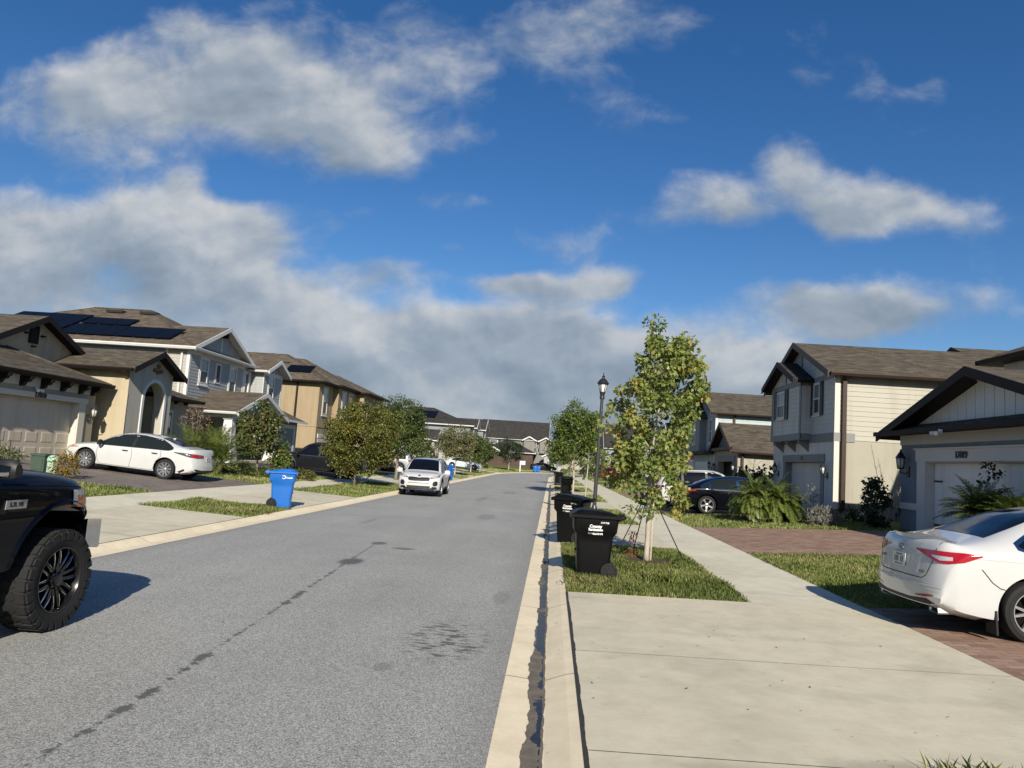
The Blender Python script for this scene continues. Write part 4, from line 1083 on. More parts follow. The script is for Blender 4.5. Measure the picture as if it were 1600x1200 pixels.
    garage_door(fg, 47.2, 50.8, .6, 2.95, h, 'siding_slate', 4, 4, .005)
    # roof vents
    zr = ze + .16 - .47 * .45 + .47 * 6.3
    for (x, y) in ((-28.2, 44.7), (-26.0, 44.7)):
        m = MB(); z = ze + .16 + .47 * (y - 39.7); m.bar((x - .55, y, z + .06), (x + .55, y, z + .06), .45, .16); m.build('roof_vent', 'black_metal', h)
    pl = lambda a, b_: ze + .16 + .47 * (b_ - 39.7)
    solar_array(h, -28.6, -21.9, 39.95, 41.7, pl, 6, 1)
    solar_array(h, -28.6, -25.6, 41.95, 43.1, pl, 3, 1)
    solar_array(h, -33.4, -28.8, 40.3, 43.5, pl, 4, 2)
house_grey_siding()

def house_tan():
    h = empty('house', (-20, 68, .65), 0, 'tan stucco two-storey house with brown hip roofs and stepped bays', 'house', 'houses on the left of the street')
    X = -20; f = street(X, -1)
    m = MB(); m.box(-35, X, 61.2, 71.0, .4, 7.6); m.build('wall', 'stucco_tan', h)
    m = MB(); m.box(-33, X + 1.3, 71.0, 79.0, .4, 7.5); m.build('wing_wall', 'stucco_tan', h)
    m = MB(); m.box(X, X + .5, 65.2, 71.0, 3.6, 7.4); m.build('bay_wall', 'stucco_tan', h)
    hip_roof(h, -35, X, 61.2, 71.0, 7.5, .5, .55, 'shingle_tan', 'trim_black')
    hip_roof(h, -33, X + 1.3, 71.0, 79.0, 7.45, .42, .55, 'shingle_tan', 'trim_black')
    hip_roof(h, -31, X + .5, 64.8, 75.0, 7.52, .5, .5, 'shingle_tan', 'trim_black')
    m = MB(); f.box(m, 61.2, 65.2, 3.5, 3.62, 0, .04); fl = flank(61.2); fl.box(m, -35, X, 3.5, 3.62, 0, .04); m.build('string_course', 'stucco_tan', h)
    for (ff, a, b_) in ((f, 62.4, 63.5), (street(X + .5, -1), 66.4, 67.5), (street(X + .5, -1), 68.6, 69.7)):
        window(ff, a, b_, 4.7, 6.9, h, 'trim_cream', .16)
    fw = street(X + 1.3, -1)
    for u in (72.4, 73.4, 74.4): window(fw, u, u + .7, 5.4, 6.4, h, 'trim_cream', .08)
    window(fw, 76, 77.6, 4.5, 6.6, h, 'trim_cream', .12)
    m = MB(); downspout(m, -21.9, 61.1, 7.3, .8, 0, -1, .14); m.build('downspout', 'trim_black', h)
    m = MB(); f.box(m, 61.7, 65.0, 2.6, 2.95, 0, .06); m.build('door_surround', 'trim_cream', h)
    garage_door(f, 61.8, 64.9, .6, 2.6, h, 'garage_tan', 3, 4, .005)
    garage_door(fw, 72, 77, .6, 2.6, h, 'garage_tan', 5, 4, .005)
    for (x, y, z) in ((-28.5, 65, 9.55), (-24.5, 64.2, 9.1)):
        m = MB(); m.bar((x - .6, y, z), (x + .6, y, z), .45, .18); m.build('roof_vent', 'black_metal', h)
    solar_array(h, -23.5, -21.2, 62.0, 63.4, lambda a, b_: 7.66 + .5 * (b_ - 61.2), 2, 1)
house_tan()

# ================================================================== houses further off
def plain_house(x0, x1, y0, y1, ze, label, group, wall, roofm, trim, side, pitch=.42, gables=(), ridge='x', wins=(), flank_wins=(), garage=None, lower=None, shut=None, z0=.3, kind='gable', wall2=None):
    """side: -1 faces +X, 1 faces -X, 0 faces -Y"""
    h = empty('house', ((x0 + x1) / 2, (y0 + y1) / 2, z0), 0, label, 'house', group)
    m = MB(); m.box(x0, x1, y0, y1, z0, ze); m.build('wall', wall, h)
    f = street(x1 if side == -1 else x0, side) if side else flank(y0)
    m = MB()
    if ze - z0 > 4.5: rect_siding(m, flank(y0), x0, x1, z0 + 2.9, ze, .2)
    rect_siding(m, f, *((y0, y1) if side else (x0, x1)), z0 + 2.9 if ze - z0 > 4.5 else z0, ze - .02, .2); m.build('siding_boards', wall2 or wall, h)
    if kind == 'hip': hip_roof(h, x0, x1, y0, y1, ze, pitch, .45, roofm, trim)
    elif ridge == 'x':
        gable_roof(h, 'x', x0 - .4, x1 + .4, y0, y1, ze, pitch, .42, roofm, trim)
        for xx, s in ((x0, -1), (x1, 1)):
            m = MB(); m.prism([(xx, y0, ze), (xx, y1, ze), (xx, (y0 + y1) / 2, ze + pitch * (y1 - y0) / 2)], (-s * .1, 0, 0)); m.build('gable_panel', wall, h)
    else:
        gable_roof(h, 'y', y0 - .4, y1 + .4, x0, x1, ze, pitch, .42, roofm, trim)
        m = MB(); m.prism([(x0, y0, ze), (x1, y0, ze), ((x0 + x1) / 2, y0, ze + pitch * (x1 - x0) / 2)], (0, .1, 0)); m.build('gable_panel', wall, h)
    for (a, b_, zg_, pj) in gables:                            # street gables
        p = .55
        if side:
            xf = x1 + pj if side == -1 else x0 - pj; ff = street(xf, side)
            m = MB(); m.box(min(xf, xf + side * (pj + .05)), max(xf, xf + side * (pj + .05)), a, b_, z0 if zg_ < 4 else zg_ - 2.6, zg_); ff.poly(m, [(a, zg_), (b_, zg_), ((a + b_) / 2, zg_ + p * (b_ - a) / 2)], -.1, 0); m.build('bay_wall', wall2 or wall, h)
            r_ = (xf - 4.5, xf + .4) if side == -1 else (xf - .4, xf + 4.5)
            gable_roof(h, 'x', r_[0], r_[1], a, b_, zg_, p, .35, roofm, trim, rakes=(side == 1, side == -1), gut=(False, False))
            window(ff, (a + b_) / 2 - .5, (a + b_) / 2 + .5, zg_ - 2.0, zg_ - .5, h, 'trim_white', .1, shut, False)
        else:
            yf = y0 - pj; ff = flank(yf)
            m = MB(); m.box(a, b_, yf, y0 + .05, z0 if zg_ < 4 else zg_ - 2.4, zg_); ff.poly(m, [(a, zg_), (b_, zg_), ((a + b_) / 2, zg_ + p * (b_ - a) / 2)], -.1, 0); m.build('bay_wall', wall2 or wall, h)
            gable_roof(h, 'y', yf - .4, yf + 4.5, a, b_, zg_, p, .35, roofm, trim, rakes=(True, False), gut=(False, False))
    for (u, z, w, hh) in wins: window(f, u, u + w, z, z + hh, h, 'trim_white', .1, shut, False, out=.022)
    for (u, z, w, hh) in flank_wins: window(flank(y0), u, u + w, z, z + hh, h, 'trim_white', .1, None, False, out=.022)
    if garage:
        u0, u1, mt = garage
        garage_door(f, u0, u1, z0 + .05, z0 + 2.3, h, mt, 4, 4, .024)
        m = MB(); f.box(m, u0 - .25, u0, z0, z0 + 2.3, 0, .05); f.box(m, u1, u1 + .25, z0, z0 + 2.3, 0, .05); f.box(m, u0 - .25, u1 + .25, z0 + 2.3, z0 + 2.6, 0, .05); m.build('door_surround', 'trim_white', h)
    return h
GR, GL, GF = 'houses on the right of the street', 'houses on the left of the street', 'houses beyond the bend in the street'
plain_house(12.5, 25, 63, 71, 6.2, 'slate sided house behind the maple, next after the pale blue house', GR, 'siding_slate', 'shingle_dark', 'trim_white', 1, gables=((64, 67.5, 5.9, .6),), wins=((68.5, 4.1, 1, 1.5),), garage=(64, 68.5, 'garage_white'))
plain_house(13, 26, 75, 84, 5.9, 'sand coloured house half hidden by the palms behind the red car', GR, 'siding_sand', 'shingle_dark', 'trim_white', 1, gables=((79, 83, 5.7, .6),), garage=(76, 80.5, 'garage_white'))
plain_house(-31, -15.4, 89, 97, 3.8, 'cream single-storey house with a small white trimmed gable beyond the live oak', GL, 'stucco_cream', 'shingle_dark', 'trim_white', -1, pitch=.5, gables=((91.2, 95.5, 3.7, .7),), kind='hip', z0=.5)
h = plain_house(-28, -11.8, 104, 117, 6.3, 'grey house with twin white edged gables and a solar array on its dark roof', GL, 'siding_sand', 'shingle_dark', 'trim_white', -1, pitch=.37, gables=((105, 109, 6.1, .5), (111, 116.5, 6.1, 1.2)), kind='hip', wins=((109.4, 4.0, .9, 1.8),), flank_wins=((-24, 4.3, 1.6, 1.2),), wall2='siding_slate', z0=.5)
solar_array(h, -21.0, -17.2, 105.6, 108.6, lambda a, b_: 6.46 + .37 * (b_ - 104), 4, 2)
plain_house(-14.5, -1.2, 148, 160, 6.1, 'wide grey house with black shuttered windows facing along the street', GF, 'siding_dusk', 'shingle_dark', 'trim_white', 0, pitch=.62, ridge='x', gables=((-5.8, -3.6, 6.0, .3), (-2.6, -.2, 5.9, .6)), wins=((-5.6, 3.6, .9, 1.9), (-4.2, 3.6, .9, 1.9), (-2.9, 3.6, .9, 1.9), (-1.3 - .9, 3.6, .9, 1.9), (-12.6, 4.2, 1.5, 1.4)), shut='shutter_green', z0=.3)
h = plain_house(-13.6, -3.6, 139, 147.6, 3.4, 'low brick fronted garage block below the grey shuttered house', GF, 'brick_wall', 'shingle_dark', 'trim_white', 0, pitch=.45, gables=((-13.4, -10.2, 3.5, .3),), kind='hip', z0=.2, wall2='brick_wall')
plain_house(-1.5, 1.8, 141, 146, 3.0, 'small white trimmed entry porch house beside the blue bins', GF, 'siding_grey', 'shingle_dark', 'trim_white', 0, pitch=.5, ridge='y', z0=.2, wins=((-.6, 1, 1.2, 1.4),))
plain_house(0.5, 10, 163, 175, 6.4, 'cream house with dark roof glimpsed left of the young tree', GF, 'stucco_cream', 'shingle_dark', 'trim_black', 0, pitch=.55, kind='hip', z0=.3)
plain_house(10, 22, 140, 152, 5.4, 'dark roofed grey house with small white edged gables seen past the lamp post', GF, 'siding_slate', 'shingle_dark', 'trim_white', 0, pitch=.75, ridge='x', gables=((12.2, 14.6, 5.2, .4), (11.6, 14.2, 3.2, 1.6)), z0=.2)
# ------------------------------------------------------------------ plants
from mathutils import noise as mnoise
MT['bark'] = pm('grey_bark', (.20, .165, .125), .9, .3, 9, .6, 40, stretch=(1, 1, .25))
MT['bark_pale'] = pm('pale_bark', (.40, .35, .28), .85, .25, 9, .5, 40, stretch=(1, 1, .25))
MT['palm_trunk'] = pm('palm_trunk', (.14, .10, .065), .95, .5, 16, .9, 30)
MT['leaf_maple'] = leafm('maple_leaf', [(.05, (.07, .105, .03)), (.34, (.16, .215, .055)), (.60, (.26, .305, .085)), (.78, (.34, .33, .10)), (.92, (.44, .30, .06)), (.995, (.32, .11, .06))], .35, .45, .9)
MT['leaf_oak'] = leafm('oak_leaf', [(.1, (.026, .044, .012)), (.5, (.062, .092, .022)), (.9, (.12, .145, .04))], .2)
MT['leaf_olive'] = leafm('olive_leaf', [(.1, (.04, .054, .013)), (.45, (.10, .115, .022)), (.75, (.19, .175, .03)), (.95, (.27, .21, .04))], .25, .5, .8)
MT['leaf_fresh'] = leafm('fresh_leaf', [(.1, (.045, .078, .016)), (.5, (.11, .16, .03)), (.9, (.20, .24, .06))], .3)
MT['leaf_bronze'] = leafm('bronze_leaf', [(.1, (.03, .048, .013)), (.45, (.075, .095, .025)), (.8, (.12, .11, .035)), (.98, (.24, .15, .06))], .15, .35, 1.6)
MT['leaf_pale'] = leafm('pale_leaf', [(.1, (.07, .09, .035)), (.55, (.16, .17, .075)), (.8, (.24, .20, .11)), (.97, (.30, .22, .15))], .25)
MT['leaf_dark'] = leafm('dark_leaf', [(.1, (.012, .022, .010)), (.5, (.026, .042, .016)), (.9, (.06, .08, .03))], .12, .35)
MT['leaf_palm'] = leafm('palm_leaf', [(.1, (.05, .078, .016)), (.5, (.12, .165, .034)), (.9, (.23, .24, .065))], .3, .4, 2)
MT['leaf_dry'] = leafm('dry_leaf', [(.1, (.16, .10, .065)), (.6, (.30, .21, .15)), (.95, (.40, .31, .24))], .2, .7, 3)
MT['leaf_croton'] = leafm('croton_leaf', [(.1, (.05, .07, .012)), (.4, (.20, .17, .02)), (.65, (.30, .17, .02)), (.9, (.16, .03, .015))], .2, .4, 6)
MT['leaf_lavender'] = leafm('silver_leaf', [(.1, (.12, .13, .10)), (.5, (.22, .22, .19)), (.9, (.33, .31, .30))], .2, .7, 4)
MT['leaf_red'] = leafm('red_leaf', [(.1, (.10, .012, .014)), (.6, (.22, .035, .03)), (.95, (.16, .12, .03))], .2, .4, 6)
MT['grass_blade'] = leafm('grass_blade', [(.12, (.12, .16, .04)), (.45, (.24, .295, .08)), (.7, (.36, .375, .13)), (.93, (.54, .47, .26))], .3, .5, .7)
MT['straw'] = leafm('straw_grass', [(.1, (.10, .10, .03)), (.5, (.24, .19, .09)), (.9, (.36, .28, .15))], .3, .6, 2)

RHOMB = [(0, 0), (.42, .30), (1, 0), (.42, -.30)]
LANCE = [(0, 0), (.4, .13), (1, 0), (.4, -.13)]
BROAD = [(0, 0), (.25, .26), (.62, .27), (1, 0), (.62, -.27), (.25, -.26)]
MAPLE = [(0, 0), (.12, .30), (.30, .22), (.52, .48), (.60, .20), (1, 0), (.60, -.20), (.52, -.48), (.30, -.22), (.12, -.30)]
def np_mesh(name, V, nper, mat, parent):
    """V: (N, nper, 3): N polygons of nper corners"""
    N = V.shape[0]
    me = bpy.data.meshes.new(name)
    me.vertices.add(N * nper); me.vertices.foreach_set('co', V.reshape(-1).astype(np.float32))
    me.loops.add(N * nper); me.loops.foreach_set('vertex_index', np.arange(N * nper, dtype=np.int32))
    me.polygons.add(N); me.polygons.foreach_set('loop_start', np.arange(0, N * nper, nper, dtype=np.int32))
    me.polygons.foreach_set('loop_total', np.full(N, nper, dtype=np.int32))
    me.materials.append(MT[mat] if isinstance(mat, str) else mat)
    me.update(calc_edges=True)
    o = bpy.data.objects.new(name, me); COL.objects.link(o)
    if parent is not None: attach(o, parent)
    return o
def unit(a): return a / np.maximum(np.linalg.norm(a, axis=1, keepdims=True), 1e-9)
def leaf_verts(P, D, Nn, size, tmpl, curl=.12):
    D = unit(D); S = unit(np.cross(D, Nn)); U = np.cross(S, D)
    out = np.zeros((len(P), len(tmpl), 3))
    for i, (a, c) in enumerate(tmpl):
        out[:, i] = P + (D * a + S * c - U * (curl * (a * a + abs(c) * .8))) * size[:, None]
    return out
def scatter_leaves(C, rad, per, size, rs, flat=1.0, droop=.4, shell=.5):
    """leaf positions round cluster centres, with growth direction and facing"""
    C = np.asarray(C); n = len(C) * per
    idx = np.repeat(np.arange(len(C)), per)
    d = unit(rs.normal(size=(n, 3))); r_ = rs.random(n) ** shell
    rad = np.asarray(rad) if np.ndim(rad) else np.full(len(C), rad)
    off = d * (r_ * rad[idx])[:, None]; off[:, 2] *= flat
    P = C[idx] + off
    D = d * .7 + rs.normal(size=(n, 3)) * .6; D[:, 2] -= droop
    Nn = rs.normal(size=(n, 3)) * .55 + d * .35; Nn[:, 2] += .65
    s = size * rs.uniform(.6, 1.25, n)
    return P, D, Nn, s
def tree(name, label, loc, h, th, tr, prof, limbs, clusters, per, leaf, mat, tmpl=RHOMB, bark='bark', seed=1, crad=.3, cat='tree', group=None, lean=(0, 0), rise=.55, droop=.4, squash=(1, 1), gaps=0):
    """prof(t) -> crown radius at height fraction t between th and h"""
    rs = np.random.RandomState(seed); rr = random.Random(seed)
    root = empty(name, loc, 0, label, cat, group)
    o = Vector(loc); m = MB(); top = h * .9
    def axis(z): return Vector((lean[0] * z / h + .03 * h * math.sin(z * 1.3 + seed) * (z / h) ** 1.2, lean[1] * z / h + .03 * h * math.cos(z * 1.7 + seed) * (z / h), z))
    zs = [0, .04 * h, th * .5, th, th + (top - th) * .3, th + (top - th) * .6, top]
    rd_ = [tr * 1.5, tr * 1.08, tr, tr * .92, tr * .6, tr * .35, tr * .1]
    m.tube([o + axis(z) for z in zs], rd_, 9)
    C = []
    for i in range(limbs):
        k = (i + .5) / limbs; z0 = th * .93 + (top - th) * .82 * k; a = i * 2.39996 + rr.uniform(-.3, .3)
        t = min(1, (z0 - th) / (h - th) + rise * (1 - k * .6) * .55); R_ = prof(t) * rr.uniform(.72, 1.0)
        e = axis(z0 + (h - th) * rise * .42 * (1 - .5 * k)) + Vector((math.cos(a) * R_ * squash[0], math.sin(a) * R_ * squash[1], 0)); e.z = min(e.z, h * .985)
        s = axis(z0); mid = s.lerp(e, .5) + Vector((rr.uniform(-.08, .08), rr.uniform(-.08, .08), .06 * h * rr.uniform(-.2, .6)))
        lr = tr * .42 * (1 - .6 * k)
        m.tube([o + s, o + mid, o + e], [lr, lr * .6, lr * .2], 6)
        C += [e, s.lerp(e, .75), mid.lerp(e, .3)]
        for j in range(3):
            q = mid.lerp(e, rr.uniform(.0, .8)); a2 = a + rr.uniform(-1.2, 1.2); l = R_ * rr.uniform(.25, .5)
            w = q + Vector((math.cos(a2) * l, math.sin(a2) * l, l * rr.uniform(.1, .9)))
            tt = (w.z - th) / (h - th)
            if 0 <= tt <= 1:
                m.tube([o + q, o + w], [lr * .35, lr * .12], 4, caps=False); C.append(w)
    while len(C) < clusters:
        t = rr.random() ** .85; R_ = prof(t) * math.sqrt(rr.uniform(.15, 1)); a = rr.uniform(0, 2 * PI)
        c = axis(th + t * (h - th))
        if gaps and mnoise.noise(Vector((c.x + math.cos(a) * R_, c.y + math.sin(a) * R_, c.z * .8)) * gaps + Vector((seed, 0, 0))) < -.02: continue
        C.append(Vector((c.x + math.cos(a) * R_ * squash[0], c.y + math.sin(a) * R_ * squash[1], c.z)))
    m.build('trunk', bark, root, smooth=True)
    C = np.array([list(o + c) for c in C[:max(clusters, 1)]])
    rad = crad * rs.uniform(.55, 1.2, len(C))
    P, D, Nn, s = scatter_leaves(C, rad, per, leaf, rs, .85, droop)
    np_mesh('crown', leaf_verts(P, D, Nn, s, tmpl), len(tmpl), mat, root)
    return root
def shrub(name, label, loc, rx, ry, h, clusters, per, leaf, mat, tmpl=RHOMB, seed=1, crad=.16, cat='shrub', group=None, stems=6, z0=.05, droop=.1, shape=1.0, bark='bark'):
    rs = np.random.RandomState(seed); rr = random.Random(seed)
    root = empty(name, loc, 0, label, cat, group); o = Vector(loc); C = []; m = MB()
    for i in range(clusters):
        t = rr.random(); a = rr.uniform(0, 2 * PI); k = math.sin(PI * (.12 + .8 * t)) ** .6 * (1 - .35 * t * shape)
        q = math.sqrt(rr.uniform(.2, 1)) * k
        C.append((o.x + rx * q * math.cos(a), o.y + ry * q * math.sin(a), o.z + z0 + t * (h - z0)))
    for i in range(stems):
        e = Vector(C[rr.randrange(len(C))]); b_ = o + Vector((rr.uniform(-.2, .2) * rx, rr.uniform(-.2, .2) * ry, 0))
        q = min(1, rx * 2.2); m.tube([b_, b_.lerp(e, .5) + Vector((0, 0, .08)), e], [.02 * q, .014 * q, .006 * q], 5)
    m.build('stem', bark, root, smooth=True)
    C = np.array(C); P, D, Nn, s = scatter_leaves(C, crad * rs.uniform(.6, 1.2, len(C)), per, leaf, rs, .9, droop)
    P[:, 2] = np.maximum(P[:, 2], loc[2] + .02)
    np_mesh('foliage', leaf_verts(P, D, Nn, s, tmpl), len(tmpl), mat, root)
    return root
def frond_verts(base, az, el, L_, n, lw, ll, rs, sag=1.0, droop=.25):
    """one feather frond: leaflets along an arching rachis; returns quads and the rachis line"""
    pts = []; p = np.array(base, float); d = np.array([math.cos(az) * math.cos(el), math.sin(az) * math.cos(el), math.sin(el)])
    st = L_ / 12
    for i in range(13):
        pts.append(p.copy()); d = d + np.array([0, 0, -sag * .11 * (.4 + i / 12)]); d /= np.linalg.norm(d); p = p + d * st
    pts = np.array(pts); q = []
    for i in range(n):
        t = .12 + .88 * i / (n - 1); f = t * 12; k = min(int(f), 11); c = pts[k] + (pts[k + 1] - pts[k]) * (f - k); tg = pts[k + 1] - pts[k]; tg /= np.linalg.norm(tg)
        sd_ = np.cross(tg, [0, 0, 1]); sd_ /= max(np.linalg.norm(sd_), 1e-6); up = np.cross(sd_, tg)
        l = ll * (math.sin(PI * (.12 + .83 * t)) ** .7) * rs.uniform(.85, 1.1)
        for s in (-1, 1):
            dd = sd_ * s * .8 + tg * .62 + up * rs.uniform(.05, .35); dd /= np.linalg.norm(dd)
            w = np.cross(dd, up); w /= max(np.linalg.norm(w), 1e-6)
            tip = c + dd * l + np.array([0, 0, -droop * l]); mid = c + dd * l * .5
            q.append([c - w * lw * .3, mid - w * lw * .5, tip, mid + w * lw * .5 + up * .002])
    return q, pts
def palm(name, label, loc, trunks, L_, n, mat='leaf_palm', seed=1, group=None, cat='palm', leaflets=22, ll=.28, lw=.028, sag=1.0, elmin=-.35, elmax=1.35):
    rs = np.random.RandomState(seed); root = empty(name, loc, 0, label, cat, group); o = Vector(loc)
    for (dx, dy, hh, r_, lx, ly) in trunks:
        m = MB(); b_ = o + Vector((dx, dy, -.02)); t = b_ + Vector((lx, ly, hh))
        pts = [b_, b_.lerp(t, .3), b_.lerp(t, .65), t, t + Vector((0, 0, .12))]
        m.tube(pts, [r_ * 1.3, r_, r_ * 1.05, r_ * 1.25, r_ * .5], 10)
        for k in range(26):
            f = (k + .5) / 26; c = b_.lerp(t, f); a = k * 2.4; e = Vector((math.cos(a), math.sin(a), .9)).normalized()
            m.bar(c + e * r_ * .7, c + e * (r_ * 1.9), .04, .025)
        m.build('trunk', 'palm_trunk', root)
        q = []; m = MB()
        for k in range(n):
            f = (k + .5) / n; az = k * 2.39996 + rs.uniform(-.2, .2); el = elmax - (elmax - elmin) * f ** .8 + rs.uniform(-.12, .12)
            fr, line = frond_verts(tuple(t), az, el, L_ * rs.uniform(.8, 1.1), leaflets, lw, ll, rs, sag)
            q += fr; m.tube([Vector(p) for p in line[::3]], [.014, .011, .008, .005, .003], 4, caps=False)
        m.build('frond_stalks', mat, root)
        np_mesh('fronds', np.array(q), 4, mat, root)
    return root
def Gp(X, s, dz=0): return G(X, s, dz)

# ---- right-hand verge
def prof_maple(t): return .86 * (.80 + .20 * math.sin(PI * min(1, .15 + 1.1 * t))) * (1 - .62 * max(0, t - .55) / .45) * (1 + .22 * math.sin(11 * t + .5))
mp_root = tree('maple_tree', 'slender red maple turning yellow, staked in the grass beside the nearest black bins', Gp(1.87, 14.17, -.01), 4.85, .92, .047, prof_maple, 22, 250, 44, .09, 'leaf_maple', MAPLE, 'bark_pale', 3, .19, gaps=1.7, group='street trees on the right verge', lean=(.12, 0), rise=.7, droop=.55)
def stakes():
    m = MB(); o = Vector(Gp(1.87, 14.17))
    m.bar(o + Vector((.085, .03, -.05)), o + Vector((.10, .03, 1.5)), .028, .028); m.build('stake', 'bark_pale', mp_root)
    for (dx, dy) in ((-.62, -.1), (.72, .1), (-.15, 1.0)):
        m = MB(); e = Vector(Gp(1.87 + dx, 14.17 + dy)); m.tube([o + Vector((0, 0, 1.35)), e], .011, 5); m.build('guy_strap', 'black_metal', mp_root)
stakes()
m = MB(); vs = []
for k in range(40):
    a = 2 * PI * k / 40; r_ = .48 * (1 + .12 * math.sin(5 * a) + .08 * math.sin(11 * a)); vs.append(Gp(1.9 + r_ * math.cos(a) * 1.1, 14.1 + r_ * math.sin(a) * 1.3, .012))
m.add(vs, [list(range(40))]); tag(m.build('mulch_ring', 'mulch'), kind='structure')
shrub('sapling', 'small red leaved shoot growing at the foot of the staked maple', Gp(1.62, 14.35), .07, .07, .55, 10, 7, .09, 'leaf_red', LANCE, 4, .07, 'plant', stems=2, droop=.9)
def prof_young(t): return 1.55 * math.sin(PI * (.18 + .76 * t)) ** .8
tree('young_tree', 'bushy fresh green young tree beyond the lamp post on the right verge', Gp(1.35, 44), 5.35, 1.1, .055, prof_young, 24, 190, 90, .12, 'leaf_fresh', BROAD, 'bark_pale', 8, .42, group='street trees on the right verge', rise=.8)
tree('young_tree', 'thin leafless stemmed sapling tied to a pale stake just past the lamp post', Gp(1.75, 36.6), 2.7, 1.6, .03, lambda t: .35 * math.sin(PI * (.2 + .7 * t)), 7, 14, 12, .10, 'leaf_fresh', LANCE, 'bark_pale', 18, .18, group='street trees on the right verge')
tree('young_tree', 'far green street tree partly behind the bushy young one on the right', Gp(1.6, 62), 4.8, 1.3, .07, prof_young, 16, 70, 28, .17, 'leaf_oak', BROAD, 'bark', 28, .45, group='street trees on the right verge')

# ---- left verge
def prof_round(t): return 1.62 * math.sin(PI * (.14 + .78 * t)) ** .62
tree('olive_tree', 'broad yellow-green street tree in front of the dark van on the left verge', Gp(-9.15, 34.2), 3.72, .58, .06, prof_round, 26, 260, 120, .09, 'leaf_olive', BROAD, 'bark', 11, .42, group='street trees on the left verge', rise=.5, lean=(.25, 0))
def prof_oak(t): return 1.62 * math.sin(PI * (.10 + .78 * t)) ** .6
lo = tree('live_oak', 'dark green live oak with a pale straight trunk behind the white parked SUV', Gp(-9.25, 44), 4.85, 1.3, .09, prof_oak, 28, 250, 115, .10, 'leaf_oak', BROAD, 'bark', 13, .45, group='street trees on the left verge', rise=.55)
m = MB(); a = Vector(Gp(-10.1, 40.2)); m.tube([a, a + Vector((.95, 2.4, 1.75))], .035, 6); m.build('leaning_prop', 'bark_pale', lo)
for i, (X, s, hh, mt_, r_, lab) in enumerate([(-8.6, 66, 4.4, 'leaf_pale', 1.7, 'reddish pale leaved street tree behind the second blue bin'), (-8.6, 79, 4.2, 'leaf_oak', 1.6, 'mid green street tree between the reddish one and the rounder ones'), (-8.5, 88, 4.0, 'leaf_oak', 1.6, 'second mid green street tree on a slim trunk before the far bend'),
                                           (-9.5, 112, 4.8, 'leaf_dark', 1.9, 'dark rounded tree beside the brick garage at the bend'), (-8.2, 132, 4.6, 'leaf_dark', 2.0, 'dark spreading tree just right of the far blue bins')]):
    tree('street_tree', lab, Gp(X, s), hh, 1.25, .06, lambda t, r_=r_: r_ * math.sin(PI * (.15 + .77 * t)) ** .7, 17, 130, 70, .15, mt_, BROAD, 'bark_pale', 31 + i, .5, group='street trees on the left verge')

# ---- gardens
palm('pygmy_palm', 'full pygmy date palm with twin shaggy trunks beside the black sedan', Gp(7.15, 25.3), [(-.15, 0, .78, .10, -.14, .1), (.22, -.05, .74, .10, .2, 0)], 1.05, 74, seed=5, group='palms in the front gardens', sag=1.5, elmin=-.3, ll=.24, leaflets=32)
palm('pygmy_palm', 'spiky low palm growing in front of the white garage door numbered 17819', Gp(10.2, 18.2), [(0, 0, .80, .08, 0, 0), (.1, -1.3, .65, .08, 0, 0)], 1.0, 56, seed=9, group='palms in the front gardens', sag=.8, elmin=.1, ll=.3, leaflets=26)
shrub('dark_shrub', 'dark red leaved shrub standing up behind the spiky garage palm', Gp(10.72, 18.7), .22, .45, 2.0, 26, 8, .11, 'leaf_dark', BROAD, 15, .16, group='shrubs in the front gardens', shape=.2)
shrub('dark_shrub', 'tall dark upright shrub at the corner of the blue-grey house', Gp(10.2, 23.9), .45, .45, 1.5, 90, 24, .10, 'leaf_dark', BROAD, 16, .17, group='shrubs in the front gardens', shape=.5)
shrub('lavender_bush', 'silvery grey bush at the edge of the brick drive', Gp(8.85, 24.6), .65, .42, .5, 80, 30, .11, 'leaf_lavender', LANCE, 17, .13, group='shrubs in the front gardens', droop=-.9)
shrub('lavender_bush', 'thin twiggy silver shrub standing against the grey garage door', Gp(9.3, 27.0), .35, .3, 1.2, 40, 12, .09, 'leaf_lavender', LANCE, 19, .16, group='shrubs in the front gardens', droop=-.5)
shrub('green_shrub', 'broad leaved green shrub just right of the pygmy palm trunks', Gp(8.1, 25.9), .45, .4, .75, 50, 18, .12, 'leaf_fresh', BROAD, 20, .15, group='shrubs in the front gardens')
shrub('green_shrub', 'small green bush at the foot of the cream side wall', Gp(10.6, 26.6), .35, .3, .4, 30, 16, .10, 'leaf_oak', RHOMB, 21, .14, group='shrubs in the front gardens')
tree('dark_shrub', 'upright sparse dark shrub beside the far corner of the cream house', Gp(9.9, 36.8), 3.0, .6, .03, lambda t: .75 * math.sin(PI * (.15 + .8 * t)), 12, 34, 9, .22, 'leaf_dark', BROAD, 'bark', 22, .28, cat='shrub', group='shrubs in the front gardens')
def bare_shrub(label, loc, h, n, seed):
    rr = random.Random(seed); root = empty('bare_shrub', loc, 0, label, 'shrub', 'shrubs in the front gardens'); m = MB(); o = Vector(loc)
    for i in range(n):
        a = rr.uniform(0, 2 * PI); e = o + Vector((math.cos(a) * h * rr.uniform(.1, .42), math.sin(a) * h * rr.uniform(.1, .42), h * rr.uniform(.6, 1)))
        md = o.lerp(e, .5) + Vector((rr.uniform(-.05, .05), 0, .05)); m.tube([o, md, e], [.012, .009, .004], 5)
        for j in range(3):
            q = md.lerp(e, rr.uniform(.1, .8)); m.tube([q, q + Vector((rr.uniform(-.15, .15), rr.uniform(-.1, .1), rr.uniform(.1, .25)))], [.005, .002], 4)
    m.build('twigs', 'bark_pale', root)
bare_shrub('leafless pale shrub against the sunlit cream side wall', Gp(12.6, 28.2), 1.35, 12, 3)
bare_shrub('leafless tall twiggy shrub by the blue-grey house wall lamp', Gp(10.9, 24.6), 2.6, 9, 4)
